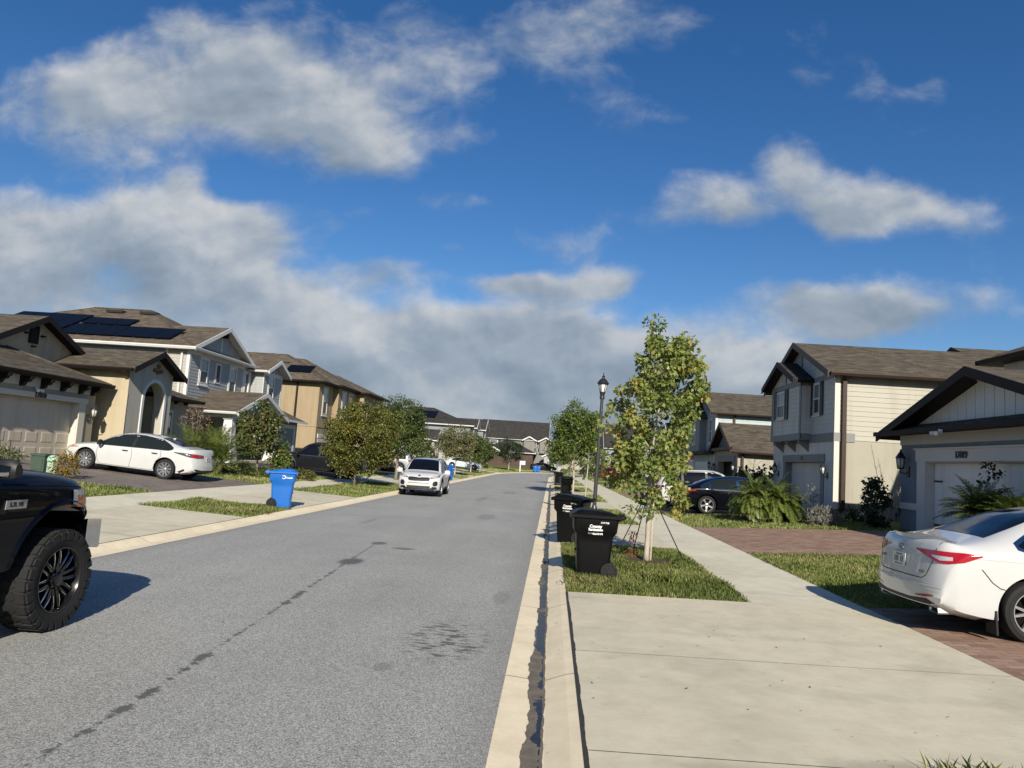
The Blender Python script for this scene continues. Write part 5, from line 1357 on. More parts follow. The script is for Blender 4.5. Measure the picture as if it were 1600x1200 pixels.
# flower bed between the two drives
m = MB(); pts = [(6.2, 24.4), (8.0, 23.9), (9.6, 23.9), (10.7, 25.5), (10.6, 28.0), (9.0, 27.9), (7.2, 26.6), (6.3, 25.6)]
m.add([Gp(x, y, .004) for x, y in pts], [list(range(len(pts)))]); tag(m.build('garden_bed', 'mulch'), kind='structure')
palm('areca_palm', 'feathery clumping palm beside the rear of the white sedan on the left', Gp(-14.3, 29.9), [(-.4, 0, .5, .06, -.2, 0), (.15, .2, .6, .06, .1, .1), (.55, -.1, .4, .06, .2, 0)], 1.75, 24, 'leaf_palm', 25, 'palms in the front gardens', leaflets=28, ll=.42, lw=.03, sag=1.0, elmin=.35, elmax=1.5)
shrub('dry_shrub', 'faded pinkish dry flower heads above the feathery palm', Gp(-15.4, 31.0), .5, .5, 2.55, 34, 16, .12, 'leaf_dry', LANCE, 26, .2, group='shrubs in the front gardens', shape=-.4, z0=1.6)
tree('magnolia', 'bronze and green magnolia in the garden of the grey sided house', Gp(-13.5, 33.4), 3.4, .35, .05, lambda t: 1.08 * math.sin(PI * (.2 + .72 * t)) ** .6 * (1 - .3 * t), 20, 130, 42, .13, 'leaf_bronze', BROAD, 'bark', 27, .32, group='trees in the front gardens')
shrub('yellow_shrub', 'bright yellow-green shrub between the magnolia and the dark van', Gp(-12.4, 33.6), .5, .5, 1.5, 40, 16, .13, 'leaf_fresh', BROAD, 29, .2, group='shrubs in the front gardens')
for i, (X, s, rx, hh, mt_, lab) in enumerate([(-13.6, 31.2, .9, .5, 'leaf_oak', 'low clipped green hedge below the magnolia'), (-12.1, 31.6, .7, .42, 'leaf_fresh', 'low spreading green shrub right of the clipped hedge'), (-11.2, 33.2, .55, .42, 'leaf_olive', 'small round olive bush in front of the dark van'), (-15.2, 28.9, .8, .45, 'leaf_dark', 'dark low shrub under the feathery palm')]):
    shrub('low_hedge', lab, Gp(X, s), rx, .5, hh, 60, 22, .08, mt_, RHOMB, 40 + i, .15, group='shrubs in the front gardens', shape=0)
shrub('croton', 'yellow and red croton plant in front of the white sedan', Gp(-13.95, 20.6), .45, .4, .72, 40, 14, .15, 'leaf_croton', LANCE, 45, .14, group='shrubs in the front gardens')
shrub('garden_plant', 'low green plants along the foot of the tan garage door', Gp(-17.8, 23.0), .9, .4, .5, 40, 14, .15, 'leaf_oak', LANCE, 46, .16, group='shrubs in the front gardens')
for i, (X, s, w, hh, mt_, lab) in enumerate([(-13.5, 60, 1.3, 1.6, 'leaf_fresh', 'leafy green shrub mass behind the white parked SUV'), (-13.5, 74, 1.6, 2.4, 'leaf_oak', 'tall green shrub before the cream single-storey house'), (-14.5, 84, 1.5, 2.6, 'leaf_bronze', 'mixed bronze shrub against the cream single-storey wall'), (-13.2, 100, 1.5, 2.4, 'leaf_olive', 'olive shrub before the house with twin gables'), (-12.6, 108, 1.5, 2.0, 'leaf_oak', 'low green shrub near the far driveway on the left'), (7.0, 66, 1.3, 2.2, 'leaf_oak', 'green shrub behind the maple crown on the right'), (8.8, 74, 1.4, 2.9, 'leaf_palm', 'tall feathery green shrub behind the red car'), (6.0, 100, 1.5, 2.0, 'leaf_olive', 'far olive shrub past the red car'), (3.8, 110, 1.3, 2.4, 'leaf_oak', 'far green shrub close to the lamp post in view'), (-4.5, 137, 1.4, 2.0, 'leaf_dark', 'dark shrub in front of the shuttered house')]):
    shrub('garden_shrub', lab, Gp(X, s), w, w, hh, 60, 20, .22, mt_, BROAD, 50 + i, .4, group='shrubs in the far gardens')

# ---- grass blades
def grass():
    rs = np.random.RandomState(2); Vs = []
    def area(X0, X1, s0, s1, dens, hgt, wdt, holes=()):
        n = int((X1 - X0) * (s1 - s0) * dens)
        if n < 1: return
        X = rs.uniform(X0, X1, n); S = rs.uniform(s0, s1, n)
        keep = np.ones(n, bool)
        for (hx, hs, hr) in holes: keep &= ((X - hx) ** 2 + (S - hs) ** 2) > hr * hr * rs.uniform(.6, 1.3, n)
        pat = np.sin(X * 2.1 + 1.3 * np.sin(S * 1.7)) + np.sin(S * 2.7 + X)
        keep &= rs.random(n) < np.clip(.8 + .25 * pat, .3, 1)
        X, S = X[keep], S[keep]; n = len(X)
        Z = np.interp(X, PXS, PZS) - .014
        if S.max() > BEND_S:
            t = X - BEND_C; a = np.maximum(0, (S - BEND_S)) / BEND_R; x = np.where(S > BEND_S, BEND_C + BEND_R - (BEND_R - t) * np.cos(a), X); y = np.where(S > BEND_S, BEND_S + (BEND_R - t) * np.sin(a), S)
        else: x, y = X, S
        B = np.stack([x, y, Z], 1); a = rs.uniform(0, 2 * PI, n); l = hgt * rs.uniform(.45, 1.25, n) * (1 + .25 * np.sin(X * 3.1) * np.sin(S * 2.3))
        tilt = np.stack([np.cos(a), np.sin(a), np.zeros(n)], 1) * (rs.uniform(.1, .75, n) * l)[:, None]
        w = np.stack([-np.sin(a), np.cos(a), np.zeros(n)], 1) * (wdt * rs.uniform(.7, 1.3, n))[:, None]
        up = np.array([0, 0, 1.0])
        mid = B + tilt * .35 + up * (l * .62)[:, None]; tip = B + tilt + up * l[:, None]
        Vs.append(np.stack([B - w, B + w, mid + w * .7, tip, mid - w * .7], 1))
    area(.305, 2.79, 10.275, 16.33, 4300, .07, .0033, ((1.9, 14.1, .5),))
    area(4.28, 11.0, 10.4, 16.33, 2500, .07, .0042)
    area(.33, 2.76, 22.6, 29.8, 800, .08, .008); area(4.3, 10.5, 22.95, 28.5, 700, .08, .008)
    area(.33, 2.76, 35.2, 42, 350, .09, .013); area(4.3, 11, 35.2, 42.5, 350, .09, .013); area(.33, 2.76, 47.5, 54.5, 200, .1, .02); area(4.3, 11, 47.5, 54.5, 200, .1, .02)
    area(.33, 2.76, 60, 67, 120, .1, .03); area(4.3, 11, 60, 67, 150, .1, .025); area(4.3, 11, 72.5, 90, 90, .1, .03)
    area(-9.62, -7.0, 16.98, 20.04, 1900, .075, .0055); area(-16.5, -11.0, 16.9, 20.2, 800, .08, .008)
    area(-9.6, -7.03, 26.8, 38.6, 600, .085, .009); area(-17, -11.0, 28.0, 37.0, 420, .085, .011)
    area(-9.6, -7.03, 44.5, 52, 260, .09, .015); area(-17, -11.0, 43.6, 52, 200, .09, .015); area(-9.6, -7.03, 58, 64.5, 160, .1, .02); area(-17, -11, 58, 64.5, 150, .1, .02)
    area(-9.6, -7.03, 70, 92, 90, .1, .03); area(-15, -11, 70, 92, 70, .1, .03); area(-13, -7.03, 98, 125, 50, .1, .035)
    V = np.concatenate(Vs); tag(np_mesh('grass', V, 5, 'grass_blade', None), kind='stuff')
    Vs.clear()
    rs2 = np.random.RandomState(4)
    def tuft(cx, cy, r_, n, hgt, w_):
        X = cx + rs2.normal(0, r_, n); S = cy + rs2.normal(0, r_ * .6, n); B = np.stack([X, S, np.interp(X, PXS, PZS) - .01], 1)
        a = rs2.uniform(0, 2 * PI, n); l = hgt * rs2.uniform(.4, 1.2, n); t = np.stack([np.cos(a), np.sin(a), np.zeros(n)], 1) * (rs2.uniform(.2, .9, n) * l)[:, None]; w = np.stack([-np.sin(a), np.cos(a), np.zeros(n)], 1) * w_
        up = np.array([0, 0, 1.0]); mid = B + t * .35 + up * (l * .62)[:, None]; Vs.append(np.stack([B - w, B + w, mid + w * .7, B + t + up * l[:, None], mid - w * .7], 1))
    tuft(2.62, 4.62, .14, 230, .11, .0035); tuft(2.35, 4.52, .15, 90, .07, .0035)
    tuft(1.75, 11.6, .16, 420, .13, .005)
    V = np.concatenate(Vs); tag(np_mesh('long_grass', V, 5, 'grass_blade', None), kind='stuff')
    Vs.clear()
    tuft(.75, 11.05, .22, 320, .07, .004); tuft(1.35, 10.7, .25, 200, .06, .004); tuft(-7.4, 18.2, .2, 300, .08, .006); tuft(2.1, 13.75, .35, 260, .06, .004)
    V = np.concatenate(Vs); tag(np_mesh('dry_grass', V, 5, 'straw', None), kind='stuff')
grass()
# ------------------------------------------------------------------ vehicles
MT['paint_white'] = paint('white_car_paint', (.54, .54, .53), .3)
MT['paint_black'] = paint('black_car_paint', (.003, .0035, .006), .25)
MT['paint_navy'] = paint('black_truck_paint', (.0015, .002, .005), .28)
MT['paint_dark'] = paint('charcoal_car_paint', (.014, .015, .018), .3, .2)
MT['paint_silver'] = paint('silver_car_paint', (.50, .50, .50), .3, .4)
MT['paint_red'] = paint('red_car_paint', (.42, .012, .016), .3)
MT['paint_pale'] = paint('pale_blue_car_paint', (.55, .63, .66), .3)
MT['car_glass'] = glassm('car_glass', (.004, .005, .008), .025, .3)
MT['car_glass_light'] = glassm('clear_car_glass', (.013, .017, .016), .02, .4)
MT['rubber'] = pm('tyre_rubber', (.018, .018, .018), .8, .2, 30, .15, 120, spec=.3)
MT['black_plastic'] = pm('black_plastic', (.014, .014, .015), .5, .15, 10, spec=.4)
MT['under'] = pm('underbody', (.006, .006, .006), .9, .2, 5, spec=.1)
MT['seam'] = pm('panel_gap', (.012, .012, .012), .8, .1, 5, spec=.1)
MT['alloy'] = pm('alloy_wheel', (.60, .60, .61), .28, .06, 10, metal=.85)
MT['alloy_dark'] = pm('dark_alloy', (.012, .012, .013), .25, .15, 10, metal=.4, coat=.6)
MT['chrome'] = pm('chrome', (.70, .70, .70), .08, .03, 6, metal=1)
m_, nt_, b_n = nmat('red_lamp'); b_n.inputs['Base Color'].default_value = (.36, .006, .010, 1); b_n.inputs['Roughness'].default_value = .08; b_n.inputs['Coat Weight'].default_value = 1; bumpn(nt_, b_n, noise(nt_, coords(nt_, 'Object', (1, 1, 1)), 30, 2), .25, .01); MT['lamp_red'] = m_
m_, nt_, b_n = nmat('clear_lamp'); b_n.inputs['Base Color'].default_value = (.42, .42, .43, 1); b_n.inputs['Roughness'].default_value = .12; b_n.inputs['Coat Weight'].default_value = 1; bumpn(nt_, b_n, noise(nt_, coords(nt_), 45, 2), .6, .01); MT['lamp_clear'] = m_
m_, nt_, b_n = nmat('dark_lamp'); b_n.inputs['Base Color'].default_value = (.06, .06, .065, 1); b_n.inputs['Roughness'].default_value = .1; b_n.inputs['Coat Weight'].default_value = 1; bumpn(nt_, b_n, noise(nt_, coords(nt_), 45, 2), .5, .01); MT['lamp_dark'] = m_
m_, nt_, b_n = nmat('amber_lamp'); b_n.inputs['Base Color'].default_value = (.42, .12, .035, 1); b_n.inputs['Roughness'].default_value = .15; b_n.inputs['Coat Weight'].default_value = 1; bumpn(nt_, b_n, noise(nt_, coords(nt_), 60, 2), .4, .01); MT['lamp_amber'] = m_
MT['plate'] = pm('number_plate', (.62, .64, .62), .45, .1, 30)
MT['plate_ink'] = pm('plate_ink', (.06, .09, .08), .5, .1, 30)
MT['mesh_grille'] = paver('grille_mesh', (.02, .02, .02), (.012, .012, .012), (.05, .05, .05), .05, .03)

class Car:
    """body shell lofted from profile curves; parts are laid on the shell by casting rays at it"""
    def __init__(s, name, label, group, L, paint_, top, belt, W_, wr, sill, crown, plan_f, plan_r, wheels, zoff=0, cat='car', ny=7):
        s.L = L; s.paint = paint_; s.root = lroot(name, label, cat, group)
        s.top = pchip(*zip(*top)); s.belt = pchip(*zip(*belt)); s.W = pchip(*zip(*W_)); s.wr = pchip(*zip(*wr)); s.sill = pchip(*zip(*sill)); s.crown = pchip(*zip(*crown))
        s.pf, s.pr, s.wheels = plan_f, plan_r, wheels
        s.shell()
    def plan(s, x, y):
        h = s.L / 2; d = 0
        if x > h - .9: d = -s.pf * ((x - h + .9) / .9) ** 1.6 * (abs(y) / .93) ** 2.6
        if x < -h + .9: d = s.pr * ((-x - h + .9) / .9) ** 1.6 * (abs(y) / .93) ** 2.6
        return x + d
    def section(s, x):
        W_, zs, zt = s.W(x), s.sill(x), s.top(x); zb = min(s.belt(x), zt - .03); wr = min(s.wr(x), W_ * .97); zr = max(zt - s.crown(x), zb + .012)
        d = zb - zs
        P = [(0, zs), (W_ * .8, zs), (W_ * .955, zs + min(.05, d * .2)), (W_ * .985, zs + .34 * d), (W_, zs + .64 * d), (W_ * .990, zb - min(.03, d * .1)), (W_ * .962, zb + .008), (wr, zr), (wr * .84, zr + .55 * (zt - zr)), (wr * .48, zt - .10 * (zt - zr)), (0, zt)]
        t = [0]
        for a, b_ in zip(P, P[1:]): t.append(t[-1] + max(.01, math.hypot(b_[0] - a[0], b_[1] - a[1])))
        fy, fz = pchip(t, [p[0] for p in P]), pchip(t, [p[1] for p in P]); out = []
        sub = [2, 1, 3, 4, 5, 2, 6, 3, 3, 3]
        for k, n in enumerate(sub):
            for j in range(n):
                u = t[k] + (t[k + 1] - t[k]) * j / n; out.append((fy(u), fz(u)))
        out.append(P[-1]); return out
    def shell(s):
        h = s.L / 2; n = 96; xs = []
        for i in range(n + 1):
            u = -1 + 2 * i / n; xs.append(h * (math.copysign(abs(u), u) * .72 + .28 * math.sin(u * PI / 2)))
        bm = bmesh.new(); rings = []
        for x in xs:
            sec = s.section(x); r_ = [bm.verts.new((s.plan(x, y), y, z)) for y, z in sec] + [bm.verts.new((s.plan(x, y), -y, z)) for y, z in reversed(sec[1:-1])]
            rings.append(r_)
        m = len(rings[0])
        for a, b_ in zip(rings, rings[1:]):
            for k in range(m): bm.faces.new((a[k], a[(k + 1) % m], b_[(k + 1) % m], b_[k]))
        for x, flip in ((xs[0], False), (xs[-1], True)):
            sec = s.section(x); cols = 12; g = []
            for (y, z) in sec: g.append([bm.verts.new((s.plan(x, y * c), y * c, z)) for c in [-1 + 2 * j / cols for j in range(cols + 1)]])
            for a, b_ in zip(g, g[1:]):
                for j in range(cols):
                    try: bm.faces.new((a[j], a[j + 1], b_[j + 1], b_[j]) if flip else (a[j], b_[j], b_[j + 1], a[j + 1]))
                    except ValueError: pass
        bmesh.ops.remove_doubles(bm, verts=bm.verts, dist=.0004)
        bmesh.ops.dissolve_degenerate(bm, dist=.0002, edges=bm.edges)
        bmesh.ops.recalc_face_normals(bm, faces=bm.faces)
        me = bpy.data.meshes.new('body'); bm.to_mesh(me); bm.free()
        o = bpy.data.objects.new('body', me); COL.objects.link(o); cut = []
        for (wx, r_) in s.wheels['arches']:
            for sg in (1, -1):
                cm = MB(); cm.lathe([(0, .52), (r_, .52), (r_, 1.4), (0, 1.4)], (wx, 0, s.wheels['z']), (0, sg, 0), 48)
                c = cm.build('cut', 'under', uv=False); bmc = bmesh.new(); bmc.from_mesh(c.data); bmesh.ops.remove_doubles(bmc, verts=bmc.verts, dist=.0005); bmesh.ops.recalc_face_normals(bmc, faces=bmc.faces); bmc.to_mesh(c.data); bmc.free()
                md = o.modifiers.new('b', 'BOOLEAN'); md.operation = 'DIFFERENCE'; md.object = c; md.solver = 'EXACT'; cut.append(c)
        dg = bpy.context.evaluated_depsgraph_get(); dg.update()
        me2 = bpy.data.meshes.new_from_object(o.evaluated_get(dg)); o.modifiers.clear(); o.data = me2; me2.name = 'body'
        for c in cut: bpy.data.objects.remove(c)
        me2.materials.clear(); me2.materials.append(MT[s.paint]); me2.materials.append(MT['under'])
        mi = []
        for p in me2.polygons:
            c = p.center; k = 0
            if abs(c.y) < s.W(c.x) - .01 or abs(p.normal.y) < .25:
                for (wx, r_) in s.wheels['arches']:
                    if math.hypot(c.x - wx, c.z - s.wheels['z']) < r_ + .004 and c.z < s.wheels['z'] + r_ + .01 and (abs(abs(c.y) - .52) < .01 or abs(math.hypot(c.x - wx, c.z - s.wheels['z']) - r_) < .004 or math.hypot(c.x - wx, c.z - s.wheels['z']) < r_ * .97): k = 1
            if p.normal.z < -.8 and c.z < s.sill(c.x) + .03: k = 1
            mi.append(k)
        me2.polygons.foreach_set('material_index', mi); me2.polygons.foreach_set('use_smooth', [True] * len(mi)); me2.set_sharp_from_angle(angle=R(42)); me2.update()
        o.parent = s.root; s.body = o
        s.bvh = BVHTree.FromPolygons([v.co.copy() for v in me2.vertices], [list(p.vertices) for p in me2.polygons])
    # ---- projection frames
    def ray(s, frame, a, b_):
        k = frame[0]
        if k == 'side': return Vector((a, frame[1] * 3, b_)), Vector((0, -frame[1], 0))
        if k == 'front': return Vector((6, a, b_)), Vector((-1, 0, 0))
        if k == 'rear': return Vector((-6, a, b_)), Vector((1, 0, 0))
        if k == 'top': return Vector((a, b_, 4)), Vector((0, 0, -1))
        if k == 'diag':                                   # frame = ('diag', angle, cx, cy): looking in towards (cx, cy) from that bearing
            th = R(frame[1]); d = Vector((-math.cos(th), -math.sin(th), 0)); t = Vector((-math.sin(th), math.cos(th), 0))
            return Vector((frame[2], frame[3], b_)) - d * 4 + t * a, d
    def hit(s, frame, a, b_, off):
        o, d = s.ray(frame, a, b_); loc, nrm, _, _ = s.bvh.ray_cast(o, d)
        if loc is None:
            for da, db in ((0, -.02), (0, .02), (-.02, 0), (.02, 0), (-.04, -.04), (.04, -.04), (.05, .05), (-.05, .05)):
                o, d = s.ray(frame, a + da, b_ + db); loc, nrm, _, _ = s.bvh.ray_cast(o, d)
                if loc is not None: break
            else: return None
        if nrm.dot(d) > 0: nrm = -nrm
        nn = (nrm - d * .6).normalized()
        return loc + nn * off
    def patch(s, name, frame, lower, upper, mat, off=.004, n=16, m=6, parent=None, mb=None):
        fl, fu = (lambda x: float(np.interp(x, *zip(*lower)))), (lambda x: float(np.interp(x, *zip(*upper))))
        a0, a1 = max(lower[0][0], upper[0][0]), min(lower[-1][0], upper[-1][0])
        knots = sorted(set([a0, a1] + [p[0] for p in list(lower) + list(upper) if a0 < p[0] < a1] + [a0 + (a1 - a0) * i / n for i in range(n + 1)]))
        own = mb is None
        if own: mb = MB()
        g = [[s.hit(frame, a, fl(a) + (fu(a) - fl(a)) * j / m, off) for j in range(m + 1)] for a in knots]
        for c0, c1 in zip(g, g[1:]):
            for j in range(m):
                q = [c0[j], c1[j], c1[j + 1], c0[j + 1]]
                if all(v is not None for v in q):
                    if (q[1] - q[0]).cross(q[3] - q[0]).dot(s.ray(frame, 0, 0)[1]) > 0: q.reverse()
                    mb.quad(*q)
        if own: return s.finish(name, mb, mat, parent)
    def finish(s, name, mb, mat, parent=None, smooth=True):
        bm = MB(); bm.v, bm.f, bm.m = mb.v, mb.f, mb.m
        o = bm.build(name, mat, uv=False)
        b2 = bmesh.new(); b2.from_mesh(o.data); bmesh.ops.remove_doubles(b2, verts=b2.verts, dist=.0003); b2.to_mesh(o.data); b2.free()
        if smooth: o.data.polygons.foreach_set('use_smooth', [True] * len(o.data.polygons)); o.data.set_sharp_from_angle(angle=R(40))
        o.parent = parent or s.root
        return o
    def line(s, mb, frame, pts, w=.008, off=.003, step=.04):
        d = []
        for p, q in zip(pts, pts[1:]):
            l = math.hypot(q[0] - p[0], q[1] - p[1]); k = max(1, int(l / step))
            d += [(p[0] + (q[0] - p[0]) * i / k, p[1] + (q[1] - p[1]) * i / k) for i in range(k)]
        d.append(pts[-1]); L_, R_ = [], []
        for i, p in enumerate(d):
            a, b_ = d[max(0, i - 1)], d[min(len(d) - 1, i + 1)]; tx, ty = b_[0] - a[0], b_[1] - a[1]; l = math.hypot(tx, ty) or 1
            L_.append(s.hit(frame, p[0] - ty / l * w / 2, p[1] + tx / l * w / 2, off)); R_.append(s.hit(frame, p[0] + ty / l * w / 2, p[1] - tx / l * w / 2, off))
        for i in range(len(d) - 1):
            q = [L_[i], R_[i], R_[i + 1], L_[i + 1]]
            if all(v is not None for v in q): mb.quad(*q)
    def arch_lip(s, mat, w=.05, t=.012, a0=-8, a1=188, inset=0.0, name='arch_trim'):
        for (wx, r_) in s.wheels['arches']:
            for sg in (1, -1):
                mb = MB(); P = []
                for k in range(33):
                    a = R(a0 + (a1 - a0) * k / 32); row = []
                    for rr in (r_ - .004, r_ + w * .5, r_ + w):
                        x, z = wx + rr * math.cos(a), s.wheels['z'] + rr * math.sin(a); h_ = s.hit(('side', sg), x, max(z, s.sill(x) + .01), t if rr < r_ + w * .9 else .001)
                        row.append(h_)
                    P.append(row)
                for r0, r1 in zip(P, P[1:]):
                    for j in range(2):
                        q = [r0[j], r0[j + 1], r1[j + 1], r1[j]]
                        if all(v is not None for v in q) and max((q[i] - q[i - 1]).length for i in range(4)) < .2: mb.quad(*q)
                s.finish(name, mb, mat)
    def place(s, x, y, z, rz, slope=0.0):
        """slope > 0 lifts the nose"""
        s.root.matrix_world = Matrix.Translation((x, y, z)) @ Matrix.Rotation(rz, 4, 'Z') @ Matrix.Rotation(-slope, 4, 'Y')
        return s.root

def wheel(r_, w, rim, spokes, rim_mat, style='double', tread=0):
    """axle along +y (outer side), hub at the origin"""
    root = bpy.data.objects.new('wheel', None); COL.objects.link(root); root['_local'] = 1
    m = MB(); h = w / 2; sh = min(.035, (r_ - rim) * .4)
    m.lathe([(rim * .97, -h * .8), (rim, -h * .92), (r_ - sh * 1.6, -h), (r_ - sh * .4, -h * .86), (r_, -h * .62), (r_, 0), (r_, h * .62), (r_ - sh * .4, h * .86), (r_ - sh * 1.6, h), ((r_ + rim) / 2, h * 1.02), (rim + .012, h * .95), (rim, h * .9), (rim * .97, h * .8)], (0, 0, 0), (0, 1, 0), 56)
    if tread:
        for k in range(tread):
            a = 2 * PI * k / tread; e = Vector((math.cos(a), 0, math.sin(a))); t = Vector((-math.sin(a), 0, math.cos(a))); wd = 2 * PI * r_ / tread
            for sg in (1, -1):
                c = e * (r_ - .004) + Vector((0, sg * h * .66, 0)) + t * (wd * .25 if sg > 0 else 0)
                m.bar(c - Vector((0, h * .26, 0)), c + Vector((0, h * .26, 0)), wd * .76, .022, up=e)
                c2 = e * (r_ - sh * .9) + Vector((0, sg * h * .97, 0)) + t * (wd * .25 if sg > 0 else 0); m.bar(c2 - e * .055, c2 + e * .02, wd * (.78 if k % 2 else .52), .022, up=(0, sg, 0))
                c3 = e * r_ + Vector((0, sg * h * .18, 0)) + t * wd * .4; m.bar(c3 - Vector((0, h * .17, 0)) - t * wd * .15, c3 + Vector((0, h * .17, 0)) + t * wd * .15, wd * .6, .016, up=e)
    ty = m.build('tyre', 'rubber', root, smooth=True, sharp=35, uv=False)
    m = MB(); m.lathe([(0, h * .1), (rim * .9, h * .1), (rim * .985, -h * .7)], (0, 0, 0), (0, 1, 0), 40); m.build('brake_disc', 'under', root, uv=False)
    m = MB(); m.lathe([(rim * .90, h * .2), (rim * .93, h * .78), (rim * .97, h * .96), (rim * 1.012, h * .96), (rim * 1.012, h * .8)], (0, 0, 0), (0, 1, 0), 48)
    yo = h * .74
    for k in range(spokes):
        a = 2 * PI * k / spokes + .3
        for da in ((-.11, .11) if style == 'double' else (-.16, .16) if style == 'fork' else (0,)):
            e0 = Vector((math.cos(a + da * .25), 0, math.sin(a + da * .25))); e1 = Vector((math.cos(a + da * (1 if style != 'fork' else 1.5)), 0, math.sin(a + da * (1 if style != 'fork' else 1.5))))
            w0, w1 = (.06, .075) if style == 'star' else (.034, .026)
            p0, p1 = e0 * rim * .18 + Vector((0, yo * .82, 0)), e1 * rim * .93 + Vector((0, yo, 0)); t = Vector((-math.sin(a), 0, math.cos(a)))
            vs = []
            for p, ww, dp in ((p0, w0, .05), (p0.lerp(p1, .5) + Vector((0, .008, 0)), (w0 + w1) / 2 * (.8 if style == 'star' else 1), .04), (p1, w1, .03)):
                vs += [p - t * ww / 2, p + t * ww / 2, p + t * ww * .6 - Vector((0, dp, 0)), p - t * ww * .6 - Vector((0, dp, 0))]
            m.add(vs, [[i * 4 + j, i * 4 + (j + 1) % 4, i * 4 + 4 + (j + 1) % 4, i * 4 + 4 + j] for i in range(2) for j in range(4)] + [[8, 9, 10, 11]])
    m.lathe([(rim * .24, yo * .5), (rim * .23, yo * .9), (rim * .12, yo * 1.02), (0, yo * 1.02)], (0, 0, 0), (0, 1, 0), 20)
    m.build('rim', rim_mat, root, smooth=True, sharp=30, uv=False)
    return root
def fit_wheels(car, proto, fx, rx, track, r_):
    first = True
    for x in (fx, rx):
        for sg in (1, -1):
            w = proto if first else copy_tree(proto); first = False
            w.parent = car.root; w.matrix_basis = Matrix.Translation((x, sg * track, r_)) @ (Matrix.Rotation(PI, 4, 'Z') if sg < 0 else Matrix()) @ Matrix.Rotation(random.Random(int(x * 100) + sg).uniform(0, 1), 4, 'Y')
def mirror(car, x, y, z, mat, k=1.0):
    for sg in (1, -1):
        m = MB(); c = Vector((x, sg * y, z))
        prof = [(-.055, .0), (-.05, .10), (-.01, .14), (.05, .12), (.09, .05), (.09, .0)]
        vs = []
        for (w, sc_) in ((-.11, .75), (-.04, 1), (.05, 1), (.11, .7)):
            for (px, pz) in prof + [(.06, -.05), (-.03, -.055)]: vs.append(c + Vector((px * k * sc_, (w + .03 * sg * sg) * sg * k, (pz * sc_) * k)))
        n = 8; m.add(vs, [[i * n + j, i * n + (j + 1) % n, (i + 1) * n + (j + 1) % n, (i + 1) * n + j] for i in range(3) for j in range(n)] + [list(range(n)), [3 * n + j for j in reversed(range(n))]])
        m.bar(c + Vector((.03, -sg * .2 * k, -.05)), c + Vector((.02, -sg * .05 * k, .0)), .06, .04)
        o = m.build('mirror', mat, car.root, smooth=True, sharp=50, uv=False)
        g = MB(); x0 = x - .058 * k; g.quad(*[(x0, sg * (y + a * k), z + b_ * k) for a, b_ in ((-.07, -.035), (.09, -.035), (.10, .07), (-.04, .08))]); g.build('mirror_glass', 'chrome', o, uv=False)
def handle(car, frame, x, z, mat, parent=None):
    m = MB(); p = car.hit(frame, x - .1, z, .012); q = car.hit(frame, x + .1, z, .012); sg = frame[1]
    m.tube([p, p.lerp(q, .12) + Vector((0, sg * .022, 0)), p.lerp(q, .88) + Vector((0, sg * .022, 0)), q], [.012, .016, .016, .012], 6); m.build('handle', mat, parent or car.root, smooth=True, uv=False)

